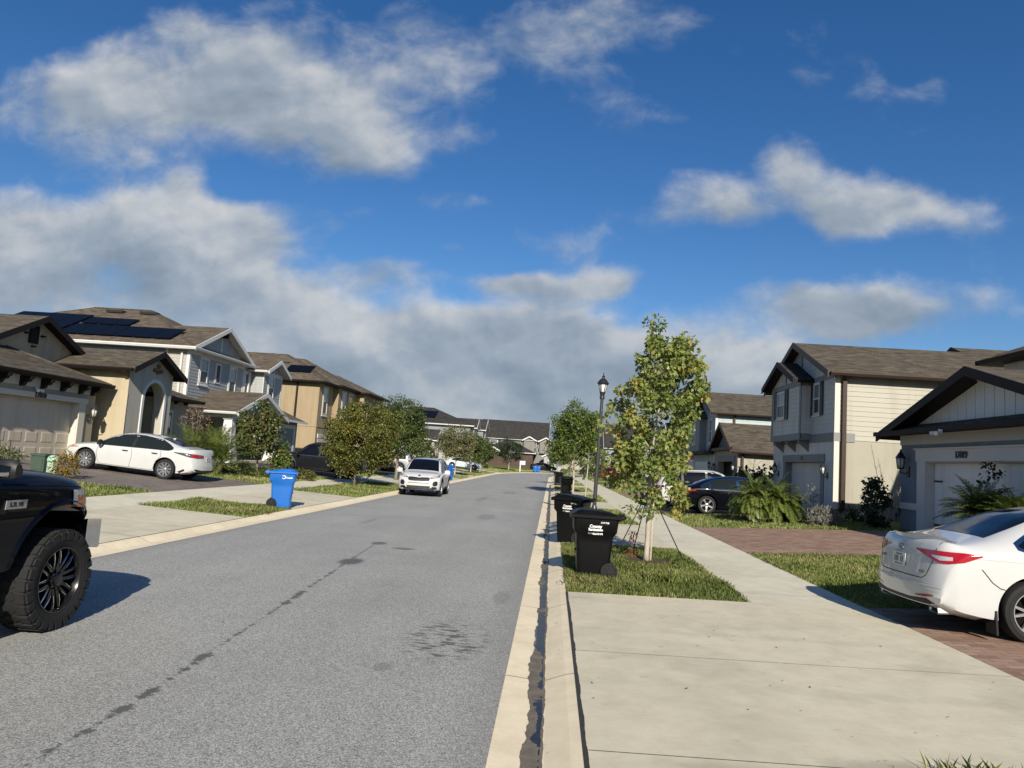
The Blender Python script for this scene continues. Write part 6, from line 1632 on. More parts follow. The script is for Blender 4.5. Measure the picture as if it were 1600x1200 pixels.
def sedan(name, label, group, paint_, p, cat='car'):
    """shared saloon body; p tunes the silhouette"""
    L = p.get('L', 4.87); h = L / 2; H = p.get('H', 1.46); fr, rr_ = p.get('fx', 1.46), p.get('rx', -1.36); tz = p.get('trunk', 1.10)
    top = [(-h, .56), (-h + .03, .66), (-h + .055, .78), (-h + .085, .93), (-h + .13, tz - .03), (-h + .20, tz + .012), (-h + .33, tz), (-h + .66, tz + .045), (-h + .95, 1.215), (-h + 1.35, H - .105), (-h + 1.75, H - .03), (-.25, H), (.10, H - .012), (.45, H - .075), (.80, H - .21), (1.22, .985), (1.45, .945), (1.9, .87), (2.15, .80), (h - .12, .735), (h - .05, .67), (h - .015, .60), (h, .54)]
    belt = [(-h, .50), (-h + .12, .80), (-h + .35, .965), (-h + 1.0, .985), (-.6, .945), (.6, .905), (1.2, .87), (1.8, .79), (h - .2, .68), (h, .48)]
    W_ = [(-h, .80), (-h + .2, .865), (-h + .7, .915), (-1.2, .928), (0, .925), (1.3, .925), (h - .5, .905), (h - .15, .86), (h, .78)]
    wr = [(-h, .60), (-h + .3, .74), (-h + .66, .715), (-h + .95, .63), (-h + 1.35, .575), (-.4, .585), (.3, .60), (.75, .66), (1.22, .745), (1.9, .74), (h - .2, .66), (h, .55)]
    sill = [(-h, .36), (-h + .25, .27), (-h + .75, .20), (-1.0, .185), (1.1, .185), (h - .6, .19), (h - .15, .20), (h, .25)]
    crown = [(-h, .02), (-h + .5, .03), (-h + 1.2, .055), (-.3, .075), (.4, .065), (1.2, .05), (h - .2, .03), (h, .02)]
    r_ = p.get('r', .335)
    c = Car(name, label, group, L, paint_, top, belt, W_, wr, sill, crown, p.get('pf', .36), p.get('pr', .26), {'arches': [(fr, r_ + .055), (rr_, r_ + .055)], 'z': r_ + .01}, cat=cat)
    gl = p.get('glass', 'car_glass')
    for sg in (1, -1):
        f = ('side', sg)
        lo_ = [(-h + .93, 1.035), (-h + 1.05, .99), (-.6, .965), (.5, .925), (1.12, .90)]
        up = [(-h + .93, 1.06), (-h + 1.15, 1.17), (-h + 1.45, H - .155), (-.35, H - .092), (.05, H - .095), (.42, H - .155), (.80, H - .32), (1.12, .93)]
        c.patch('window_trim', f, [(a, b_ - .022) for a, b_ in lo_], [(a, b_ + .022) for a, b_ in up], p.get('wtrim', 'black_plastic'), .0035, 26, 6)
        bp = p.get('bp', -.12)
        c.patch('window', f, [q for q in [(bp + .05, .943), (.5, .93), (1.06, .908)]], [(bp + .05, H - .10), (.05, H - .102), (.42, H - .165), (.80, H - .335), (1.06, .955)], gl, .006, 16, 6)
        c.patch('window', f, [(-h + 1.32, .98), (-.6, .968), (bp - .05, .948)], [(-h + 1.32, H - .225), (-h + 1.5, H - .16), (-.35, H - .102), (bp - .05, H - .10)], gl, .006, 14, 6)
        c.patch('window', f, [(-h + .97, 1.04), (-h + 1.07, .998), (-h + 1.27, .985)], [(-h + .97, 1.062), (-h + 1.15, 1.16), (-h + 1.27, H - .245)], gl, .006, 8, 5)
        # doors: seams, then handles
        fd = [(1.06, .86), (1.10, .62), (1.02, .34), (.98, .27)]; mid = [(bp, H - .12), (bp, .93), (bp - .03, .60), (bp + .02, .27)]; rd_ = [(-h + 1.30, .96), (-h + 1.28, .75), (-1.0, .56), (-.93, .27)]
        d1 = MB(); c.patch('door', f, [(bp + .03, .265), (.98, .265), (1.04, .30), (1.085, .5)], [(bp + .03, .922), (.5, .905), (1.05, .878), (1.085, .86)], paint_, .0022, 16, 8, mb=d1); d1o = c.finish('door', d1, paint_)
        d2 = MB(); c.patch('door', f, [(-h + 1.31, .72), (-h + 1.36, .66), (-.985, .54), (-.92, .265), (bp - .005, .265)], [(-h + 1.31, .95), (-.6, .942), (bp - .005, .924)], paint_, .0022, 16, 8, mb=d2); d2o = c.finish('door', d2, paint_)
        sm = MB(); c.line(sm, f, fd, .011, .0032); c.line(sm, f, mid, .011, .0032); c.line(sm, f, rd_, .011, .0032); c.line(sm, f, [(.98, .262), (-.93, .262)], .010, .0032)
        c.finish('panel_gap', sm, 'seam')
        hm = p.get('handle', paint_); handle(c, f, bp + .22, .80, hm, d1o); handle(c, f, -h + 1.50, .835, hm, d2o)
        c.patch('sill_trim', f, [(-1.0, .188), (1.05, .188)], [(-1.0, .235), (1.05, .235)], p.get('sillmat', 'black_plastic'), .006, 12, 2)
    # glass fore and aft
    c.patch('rear_window', ('top',), [(-h + .72, -.60), (-h + .95, -.555), (-h + 1.52, -.50)], [(-h + .72, .60), (-h + .95, .555), (-h + 1.52, .50)], 'car_glass', .005, 14, 16)
    c.patch('windscreen', ('top',), [(.34, -.52), (.75, -.61), (1.17, -.69)], [(.34, .52), (.75, .61), (1.17, .69)], gl, .005, 14, 16)
    mirror(c, .93, 1.02, .93, p.get('mirror', paint_))
    w = wheel(r_, .215, r_ * .70, p.get('spokes', 5), p.get('rim', 'alloy'), p.get('style', 'double'))
    fit_wheels(c, w, fr, rr_, .81, r_)
    return c
def plate(c, frame, a, z, off=.012, w=.31, hgt=.155, tilt=0, ink='A 47 LKM', parent=None):
    p = c.hit(frame, a, z, off); rear = frame[0] == 'rear'
    n = Vector((-1 if rear else 1, 0, .12 if rear else -.05)).normalized(); u = Vector((0, -1 if rear else 1, 0)); v = n.cross(u)
    m = MB(); m.prism([p + u * x + v * y for x, y in ((-w/2, -hgt/2), (w/2, -hgt/2), (w/2, hgt/2), (-w/2, hgt/2))], n * .006); o = m.build('number_plate', 'plate', parent or c.root, uv=False)
    m = MB(); q = p + n * .0075
    rk = random.Random(3)
    for k in range(6):                                   # worn, unreadable characters
        x0 = -w / 2 + .045 + k * .038; 
        if k in (0, 1, 2, 4, 5): m.quad(*[q + u * x + v * y for x, y in ((x0, -.035), (x0 + .024, -.035), (x0 + .024, .035), (x0, .035))][:4])
    m.quad(*[q + u * x + v * y for x, y in ((-.08, .048), (.08, .048), (.08, .062), (-.08, .062))]); m.quad(*[q + u * x + v * y for x, y in ((-.10, -.063), (.10, -.063), (.10, -.052), (-.10, -.052))])
    m.build('plate_mark', 'plate_ink', o, uv=False)

# ---- white sedan at the right edge: only its tail shows
def near_sedan():
    c = sedan('parked_car', 'white sedan at the right edge seen from behind with red tail lamp', 'cars parked on the driveways', 'paint_white', dict(L=4.86, H=1.475, trunk=1.075, r=.335, pr=.17, spokes=5, style='fork', rim='alloy', wtrim='chrome', rx=-1.37))
    h = c.L / 2
    for sg in (1, -1):
        f = ('diag', 180 - 45 * sg, -1.55, sg * .28)
        # a runs across the corner: outboard end along the flank
        k = -1 if sg < 0 else 1
        def P(pts): return sorted([(k * a, b_) for a, b_ in pts])
        lo_ = P([(-.20, .935), (-.05, .866), (.10, .838), (.22, .842), (.33, .885), (.52, .955)])
        up = P([(-.20, .942), (-.04, .964), (.22, .972), (.52, .964)])
        t = c.patch('tail_lamp', f, lo_, up, 'lamp_red', .010, 34, 8)
        c.patch('lamp_lens', f, P([(.06, .875), (.19, .868), (.29, .905)]), P([(.06, .912), (.19, .918), (.29, .920)]), 'lamp_clear', .0135, 14, 4, t)
        S = lambda pts: sorted([(sg * a_, b_) for a_, b_ in pts])
        c.patch('reflector', ('rear',), S([(.42, .44), (.56, .445), (.70, .462)]), S([(.42, .452), (.56, .472), (.70, .485)]), 'lamp_red', .006, 10, 3)
        m = MB()
        c.line(m, ('side', sg), [(-h + .52, .80), (-h + .62, .66), (-h + .70, .60), (-h + .80, .575)], .009, .003); c.line(m, ('side', sg), [(-h + .80, .575), (-1.72, .585)], .009, .003)
        c.finish('panel_gap', m, 'seam')
        m = MB(); p0 = Vector((-h + .12, sg * .62, .315))
        ring = [(-.10, -.022), (-.085, -.04), (.085, -.04), (.10, -.022), (.09, .03), (-.09, .03)]
        A = [Vector((p0.x, p0.y + a, p0.z + b_)) for a, b_ in ring]; B = [Vector((p0.x + .02, p0.y + a * .82, p0.z + b_ * .7)) for a, b_ in ring]; C_ = [v + Vector((.16, 0, 0)) for v in A]
        m.add(A + B + C_, [[i, (i + 1) % 6, 6 + (i + 1) % 6, 6 + i] for i in range(6)] + [[12 + i, 12 + (i + 1) % 6, (i + 1) % 6, i] for i in range(6)]); m.build('exhaust_tip', 'galv', c.root, uv=False)
        m = MB(); m.box(-1.37 - .42, -1.37 - .40, min(sg * .70, sg * .90), max(sg * .70, sg * .90), .10, .36); m.build('mud_flap', 'black_plastic', c.root)
    m = MB()
    c.line(m, ('rear',), [(-.66, .995), (-.63, .83), (-.56, .68), (-.50, .645), (.50, .645), (.56, .68), (.63, .83), (.66, .995)], .009, .003)
    for sg in (1, -1): c.line(m, ('top',), [(-h + .20, sg * .665), (-h + .36, sg * .69)], .008, .003)
    c.finish('panel_gap', m, 'seam')
    c.patch('bumper_valance', ('rear',), [(-.72, .37), (.72, .37)], [(-.74, .385), (-.6, .43), (-.3, .405), (.3, .405), (.6, .43), (.74, .385)], 'black_plastic', .004, 24, 3)
    m = MB(); c.line(m, ('rear',), [(-.80, .57), (-.4, .585), (.4, .585), (.80, .57)], .012, .006); c.finish('bumper_crease', m, 'paint_white')
    # boot lip spoiler
    m = MB(); vs = []
    for k in range(17):
        y = -.64 + 1.28 * k / 16; b_ = c.hit(('top',), -h + .30 + .09 * (abs(y) / .64) ** 2.4, y, .0); e = c.hit(('top',), -h + .16 + .12 * (abs(y) / .64) ** 2.4, y, 0)
        q_ = 1 - (abs(y) / .64) ** 3; vs += [b_ + Vector((0, 0, .002)), e + Vector((-.022 * q_, 0, .004 + .030 * q_)), e + Vector((-.016 * q_, 0, -.010 * q_))]
    m.add(vs, [[i * 3, i * 3 + 1, i * 3 + 4, i * 3 + 3] for i in range(16)] + [[i * 3 + 1, i * 3 + 2, i * 3 + 5, i * 3 + 4] for i in range(16)]); c.finish('boot_spoiler', m, 'paint_white')
    plate(c, ('rear',), 0, .80, .014)
    p = c.hit(('rear',), 0, .945, .006); m = MB(); n = 24
    for k in range(n):
        a, b_ = 2 * PI * k / n, 2 * PI * (k + 1) / n; m.bar(p + Vector((-.004, .065 * math.cos(a), .036 * math.sin(a))), p + Vector((-.004, .065 * math.cos(b_), .036 * math.sin(b_))), .009, .009)
    for y in (-.025, .025): m.bar(p + Vector((-.004, y - .006, -.03)), p + Vector((-.004, y + .006, .03)), .010, .010)
    m.bar(p + Vector((-.004, -.022, -.006)), p + Vector((-.004, .022, .006)), .009, .009); m.build('emblem', 'chrome', c.root, uv=False)
    p = c.hit(('rear',), -.47, .715, .004); text('badge', 'LIMITED', .038, p, face_rot((0, -1, 0), (-1, 0, .1)), 'trim_grey', c.root, .002, sx=1.5)
    p = c.hit(('rear',), .46, .80, .004); m = MB()
    for k in range(6): m.bar(p + Vector((0, -.08 + k * .03, -.016)), p + Vector((0, -.08 + k * .03, .016)), .012, .006)
    m.build('badge', 'trim_grey', c.root, uv=False)
    b_ = c.hit(('top',), -.78, 0, 0); m = MB(); m.add([b_ + Vector((.13, 0, 0)), b_ + Vector((-.07, .032, -.005)), b_ + Vector((-.07, -.032, -.005)), b_ + Vector((-.085, 0, .062)), b_ + Vector((-.05, 0, .064))], [[0, 1, 3, 4], [0, 4, 3, 2], [1, 2, 3], [0, 2, 1]]); m.build('roof_antenna', 'paint_white', c.root, uv=False)
    m = MB(); c.line(m, ('side', -1), [(-2.1, .925), (-1.5, .885), (-.5, .85), (.8, .80)], .010, .005); c.finish('body_crease', m, 'paint_white')
    rx = -1.37; X = 5.36 - rx
    c.place(X, 9.42, zg(X) - .02, 0, math.atan2(zg(X + 1.4) - zg(X - 1.4), 2.8))
near_sedan()

# ---- white sedan on the left drive
def left_sedan():
    c = sedan('parked_car', 'white sedan with black door handles parked side on before the beige arched house', 'cars parked on the driveways', 'paint_white', dict(L=4.88, H=1.445, trunk=1.11, r=.34, spokes=10, style='double', rim='alloy', handle='black_plastic', mirror='black_plastic', glass='car_glass_light', fx=1.47, rx=-1.35, pf=.24))
    h = c.L / 2
    for sg in (1, -1):
        k = 1 if sg < 0 else -1
        f = ('diag', 180 - 45 * sg, -1.55, sg * .28); P = lambda pts: sorted([(k * a, b_) for a, b_ in pts])
        c.patch('tail_lamp', f, P([(-.55, .83), (-.3, .815), (.0, .835), (.42, .935)]), P([(-.55, .93), (-.2, .955), (.1, .965), (.42, .955)]), 'lamp_dark', .008, 20, 5)
        c.patch('lamp_lens', f, P([(-.5, .85), (-.3, .84), (-.05, .855)]), P([(-.5, .905), (-.2, .925), (-.05, .92)]), 'lamp_red', .011, 12, 4)
        f = ('diag', 45 * sg, 1.6, sg * .25); P = lambda pts: sorted([(-k * a, b_) for a, b_ in pts])
        c.patch('headlight', f, P([(-.40, .62), (-.1, .63), (.35, .72)]), P([(-.40, .66), (-.1, .715), (.2, .755), (.35, .745)]), 'lamp_clear', .008, 18, 4)
        c.patch('marker_lamp', f, P([(.14, .69), (.33, .725)]), P([(.14, .735), (.33, .742)]), 'lamp_amber', .011, 8, 3)
        m = MB(); c.line(m, ('side', sg), [(-h + .42, .40), (-h + .60, .30), (-h + .85, .22)], .07, .004); c.finish('valance', m, 'black_plastic')
        m = MB(); c.line(m, ('side', sg), [(-2.0, .90), (-1.2, .86), (.8, .80)], .008, .004); c.finish('body_crease', m, 'paint_white')
        c.patch('fuel_flap', ('side', sg), [(-1.86, .80), (-1.66, .80)], [(-1.86, .92), (-1.66, .92)], 'paint_white', .003, 4, 3)
    c.patch('bumper_valance', ('rear',), [(-.72, .365), (.72, .365)], [(-.72, .46), (-.4, .42), (.4, .42), (.72, .46)], 'black_plastic', .004, 20, 3)
    plate(c, ('rear',), 0, .80, .010)
    c.patch('grille', ('front',), [(-.68, .27), (.68, .27)], [(-.68, .50), (.68, .50)], 'black_plastic', .004, 18, 5)
    b_ = c.hit(('top',), -1.05, 0, 0); m = MB(); m.add([b_ + Vector((.1, 0, 0)), b_ + Vector((-.06, .03, -.005)), b_ + Vector((-.06, -.03, -.005)), b_ + Vector((-.07, 0, .055))], [[0, 1, 3], [0, 3, 2], [1, 2, 3]]); m.build('roof_antenna', 'paint_white', c.root, uv=False)
    c.place(-14.42, 25.3, zg(-14.42), PI, math.atan2(zg(-15.9) - zg(-13.1), 2.8))
left_sedan()

# ---- black sedan on the right
def black_sedan():
    c = sedan('parked_car', 'glossy black sedan with chrome window line and star alloys beside the pygmy palm', 'cars parked on the driveways', 'paint_black', dict(L=4.97, H=1.45, trunk=1.07, r=.345, spokes=5, style='star', rim='alloy', wtrim='chrome', glass='car_glass_light', fx=1.5, rx=-1.33))
    h = c.L / 2
    for sg in (1, -1):
        k = 1 if sg < 0 else -1; f = ('diag', 180 - 45 * sg, -1.55, sg * .28); P = lambda pts: sorted([(k * a, b_) for a, b_ in pts])
        c.patch('tail_lamp', f, P([(-.6, .84), (-.2, .83), (.32, .88)]), P([(-.6, .90), (-.2, .93), (.32, .92)]), 'lamp_red', .008, 20, 4)
    c.patch('bumper_valance', ('rear',), [(-.72, .365), (.72, .365)], [(-.72, .46), (-.4, .44), (.4, .44), (.72, .46)], 'black_plastic', .004, 20, 3)
    plate(c, ('rear',), 0, .70, .010)
    b_ = c.hit(('top',), -1.0, 0, 0); m = MB(); m.add([b_ + Vector((.12, 0, 0)), b_ + Vector((-.07, .03, -.005)), b_ + Vector((-.07, -.03, -.005)), b_ + Vector((-.08, 0, .07))], [[0, 1, 3], [0, 3, 2], [1, 2, 3]]); m.build('roof_antenna', 'chrome', c.root, uv=False)
    X = 6.05 + 1.33
    c.place(X, 29.85, zg(X), 0, .045)
black_sedan()

def suv(name, label, group, paint_, p):
    L = p.get('L', 4.48); h = L / 2; H = p.get('H', 1.635); fr, rr_ = p.get('fx', 1.33), p.get('rx', -1.34); hood = p.get('hood', 1.06)
    top = [(-h, .60), (-h + .03, .80), (-h + .07, 1.0), (-h + .14, 1.14), (-h + .24, 1.34), (-h + .38, H - .12), (-h + .60, H - .035), (-.9, H), (-.3, H + .01), (.2, H - .035), (.50, H - .13), (1.05, hood + .06), (1.20, hood), (1.7, hood - .06), (h - .25, hood - .16), (h - .10, hood - .27), (h - .04, .70), (h, .58)]
    belt = [(-h, .52), (-h + .1, .85), (-h + .4, 1.02), (-.8, 1.0), (.5, .97), (1.1, .96), (1.6, .90), (h - .2, .76), (h, .50)]
    W_ = [(-h, .82), (-h + .25, .88), (-.9, .925), (.9, .925), (h - .4, .915), (h - .12, .88), (h, .80)]
    wr = [(-h, .6), (-h + .3, .60), (-h + .6, .60), (-.5, .63), (.3, .635), (.6, .67), (1.05, .755), (1.6, .76), (h - .2, .70), (h, .6)]
    sill = [(-h, .40), (-h + .3, .30), (-h + .7, .25), (h - .7, .25), (h - .2, .24), (h, .28)]
    crown = [(-h, .02), (-h + .5, .05), (-.5, .07), (.4, .06), (1.1, .05), (h, .03)]
    r_ = p.get('r', .36)
    c = Car(name, label, group, L, paint_, top, belt, W_, wr, sill, crown, p.get('pf', .30), p.get('pr', .18), {'arches': [(fr, r_ + .06), (rr_, r_ + .06)], 'z': r_ + .01})
    for sg in (1, -1):
        f = ('side', sg); bp = -.18
        lo_ = [(-h + .50, 1.09), (-.8, 1.025), (.5, .99), (1.0, .985)]; up = [(-h + .50, 1.28), (-h + .75, H - .16), (-.9, H - .105), (.1, H - .11), (.42, H - .19), (1.0, 1.03)]
        c.patch('window_trim', f, [(a, b_ - .025) for a, b_ in lo_], [(a, b_ + .025) for a, b_ in up], 'black_plastic', .0035, 22, 6)
        c.patch('window', f, [(bp + .05, 1.01), (.95, .995)], [(bp + .05, H - .12), (.1, H - .12), (.42, H - .205), (.95, 1.05)], 'car_glass', .006, 14, 6)
        c.patch('window', f, [(-h + 1.20, 1.045), (bp - .05, 1.02)], [(-h + 1.20, H - .12), (bp - .05, H - .12)], 'car_glass', .006, 10, 6)
        c.patch('window', f, [(-h + .55, 1.09), (-h + 1.1, 1.05)], [(-h + .55, 1.28), (-h + .78, H - .175), (-h + 1.1, H - .125)], 'car_glass', .006, 8, 5)
        d1 = c.patch('door', f, [(bp + .01, .36), (.92, .36), (1.02, .5)], [(bp + .01, .98), (.95, .95), (1.02, .94)], paint_, .0022, 12, 6); d2 = c.patch('door', f, [(-h + 1.18, .80), (-.93, .66), (-.86, .36), (bp - .01, .36)], [(-h + 1.18, 1.01), (bp - .01, .99)], paint_, .0022, 12, 6)
        m = MB(); c.line(m, f, [(1.0, .93), (1.03, .6), (.93, .34)], .011, .0032); c.line(m, f, [(bp, 1.0), (bp, .34)], .011, .0032); c.line(m, f, [(-h + 1.17, 1.0), (-h + 1.17, .78), (-.92, .64), (-.85, .34)], .011, .0032); c.finish('panel_gap', m, 'seam')
        handle(c, f, bp + .2, .86, paint_, d1); handle(c, f, -h + 1.34, .89, paint_, d2)
        c.patch('cladding', f, [(-.86, .255), (.90, .255)], [(-.86, .40), (.90, .36)], 'black_plastic', .010, 12, 3)
        m = MB(); pts = [c.hit(('top',), x, sg * .56, .03) for x in (-h + .75, -h + .9, -.9, -.2, .15, .3)]; pts[0] -= Vector((0, 0, .03)); pts[-1] -= Vector((0, 0, .03)); m.tube(pts, .015, 6); m.build('roof_rail', p.get('rail', 'black_plastic'), c.root, uv=False)
    c.arch_lip('black_plastic', .055, .012)
    c.patch('windscreen', ('top',), [(.30, -.57), (.7, -.645), (1.08, -.71)], [(.30, .57), (.7, .645), (1.08, .71)], 'car_glass', .005, 14, 16)
    c.patch('rear_window', ('rear',), [(-.56, 1.12), (.56, 1.12)], [(-.50, H - .17), (.50, H - .17)], 'car_glass', .006, 14, 6)
    mirror(c, .86, 1.03, 1.0, p.get('mirror', paint_), 1.1)
    w = wheel(r_, .23, r_ * .70, p.get('spokes', 5), p.get('rim', 'alloy'), p.get('style', 'double')); fit_wheels(c, w, fr, rr_, .80, r_)
    return c
def street_suv():
    c = suv('parked_car', 'white SUV parked at the left kerb facing the camera', 'cars parked along the kerb', 'paint_white', {})
    h = c.L / 2
    c.patch('grille', ('front',), [(-.46, .70), (-.40, .66), (-.12, .648), (0, .655), (.12, .648), (.40, .66), (.46, .70)], [(-.46, .77), (-.40, .80), (-.12, .79), (0, .775), (.12, .79), (.40, .80), (.46, .77)], 'black_plastic', .010, 24, 4)
    m = MB(); c.line(m, ('front',), [(-.47, .74), (-.42, .81), (-.12, .80), (0, .785), (.12, .80), (.42, .81), (.47, .74)], .014, .013); c.finish('grille_trim', m, 'chrome')
    c.patch('lower_intake', ('front',), [(-.50, .37), (.50, .37)], [(-.56, .42), (-.5, .455), (.5, .455), (.56, .42)], 'mesh_grille', .008, 18, 3)
    c.patch('front_cladding', ('front',), [(-.78, .285), (.78, .285)], [(-.78, .42), (-.6, .44), (-.52, .365), (.52, .365), (.6, .44), (.78, .42)], 'black_plastic', .006, 22, 3)
    m = MB(); c.line(m, ('front',), [(-.45, .575), (.45, .575)], .018, .005); c.finish('bumper_slot', m, 'seam')
    for sg in (1, -1):
        S = lambda pts: sorted([(sg * a, b_) for a, b_ in pts])
        hl = c.patch('headlight', ('front',), S([(.47, .775), (.62, .775), (.84, .845)]), S([(.47, .80), (.62, .865), (.84, .93)]), 'lamp_dark', .010, 16, 5)
        c.patch('headlight_lens', ('front',), S([(.55, .785), (.64, .79), (.78, .84)]), S([(.55, .82), (.64, .855), (.78, .895)]), 'lamp_clear', .013, 10, 3, hl)
        c.patch('fog_lamp', ('front',), sorted([(sg * .60, .50), (sg * .66, .455), (sg * .76, .47), (sg * .80, .53)]), sorted([(sg * .60, .60), (sg * .66, .665), (sg * .76, .67), (sg * .80, .62)]), 'black_plastic', .008, 10, 4)
    p = c.hit(('front',), 0, .865, .008); m = MB(); m.lathe([(.055, 0), (.05, .006), (0, .008)], p, (1, 0, .5), 16); m.build('emblem', 'black_plastic', c.root, uv=False)
    m = MB(); p = Vector((.50, 0, 1.44)); m.box(p.x, p.x + .04, -.10, .10, p.z - .03, p.z + .03); m.build('rear_view_mirror', 'black_plastic', c.root)
    c.place(-5.68, 33.6, .004, -PI / 2 + .03)
street_suv()
def drive_suv():
    c = suv('parked_car', 'white SUV behind the black sedan on the dark driveway', 'cars parked on the driveways', 'paint_white', dict(L=4.7, H=1.68, hood=1.08))
    for sg in (1, -1): c.patch('tail_lamp', ('rear',), sorted([(sg * .62, .86), (sg * .80, .90)]), sorted([(sg * .62, .96), (sg * .80, .99)]), 'lamp_red', .006, 8, 3)
    c.patch('bumper_cladding', ('rear',), [(-.78, .42), (.78, .42)], [(-.78, .62), (.78, .62)], 'black_plastic', .008, 16, 3)
    plate(c, ('rear',), 0, .75, .012)
    c.place(6.9, 33.0, zg(6.9), 0, .045)
drive_suv()
def dark_suv():
    c = suv('parked_car', 'charcoal SUV seen side on behind the broad olive tree on the left', 'cars parked on the driveways', 'paint_dark', dict(L=4.9, H=1.74, hood=1.12, fx=1.45, rx=-1.42, r=.37, rail='chrome'))
    for sg in (1, -1): c.patch('tail_lamp', ('side', sg), [(-2.36, .92), (-2.05, .92)], [(-2.36, 1.08), (-2.05, 1.02)], 'lamp_red', .006, 8, 3)
    c.place(-12.35, 38.9, zg(-12.35), PI, .05)
dark_suv()
def far_cars():
    c = sedan('parked_car', 'dark blue-grey sedan half hidden by the live oak trunk on the left', 'cars parked on the driveways', 'paint_dark', dict(spokes=5))
    for sg in (1, -1):
        k = 1 if sg < 0 else -1; f = ('diag', 180 - 45 * sg, -1.55, sg * .28); c.patch('tail_lamp', f, sorted([(k * a, b_) for a, b_ in [(-.5, .84), (.3, .87)]]), sorted([(k * a, b_) for a, b_ in [(-.5, .95), (.3, .93)]]), 'lamp_red', .008, 14, 4)
    c.place(-14.2, 55.0, zg(-14.2), PI, .06)
    c = suv('parked_car', 'grey SUV with lit red tail lamp beyond the live oak trunk', 'cars parked on the driveways', 'paint_silver', dict())
    for sg in (1, -1): c.patch('tail_lamp', ('rear',), sorted([(sg * .55, .86), (sg * .82, .90)]), sorted([(sg * .55, 1.0), (sg * .82, 1.02)]), 'lamp_red', .006, 8, 3)
    c.place(-13.0, 57.2, zg(-13.0), PI, .06)
    c = suv('parked_car', 'bright red car parked on the right drive past the maple', 'cars parked on the driveways', 'paint_red', dict(L=4.3, H=1.5, hood=1.0))
    for sg in (1, -1): c.patch('tail_lamp', ('rear',), sorted([(sg * .6, .82), (sg * .80, .86)]), sorted([(sg * .6, .93), (sg * .80, .95)]), 'lamp_dark', .006, 8, 3)
    c.place(7.6, 81.0, zg(7.6), 0, .04)
    c = sedan('parked_car', 'pale blue-white car on the far left drive before the bend', 'cars parked on the driveways', 'paint_pale', dict(spokes=5))
    c.place(-11.4, 95.4, zg(-11.4), .0, -.05)
    c = sedan('parked_car', 'dark car by the white entry porch at the bend', 'cars parked on the driveways', 'paint_dark', dict(spokes=5))
    x, y = W(-10.5, 128); c.place(-1.5, 135.5, .25, .1)
far_cars()

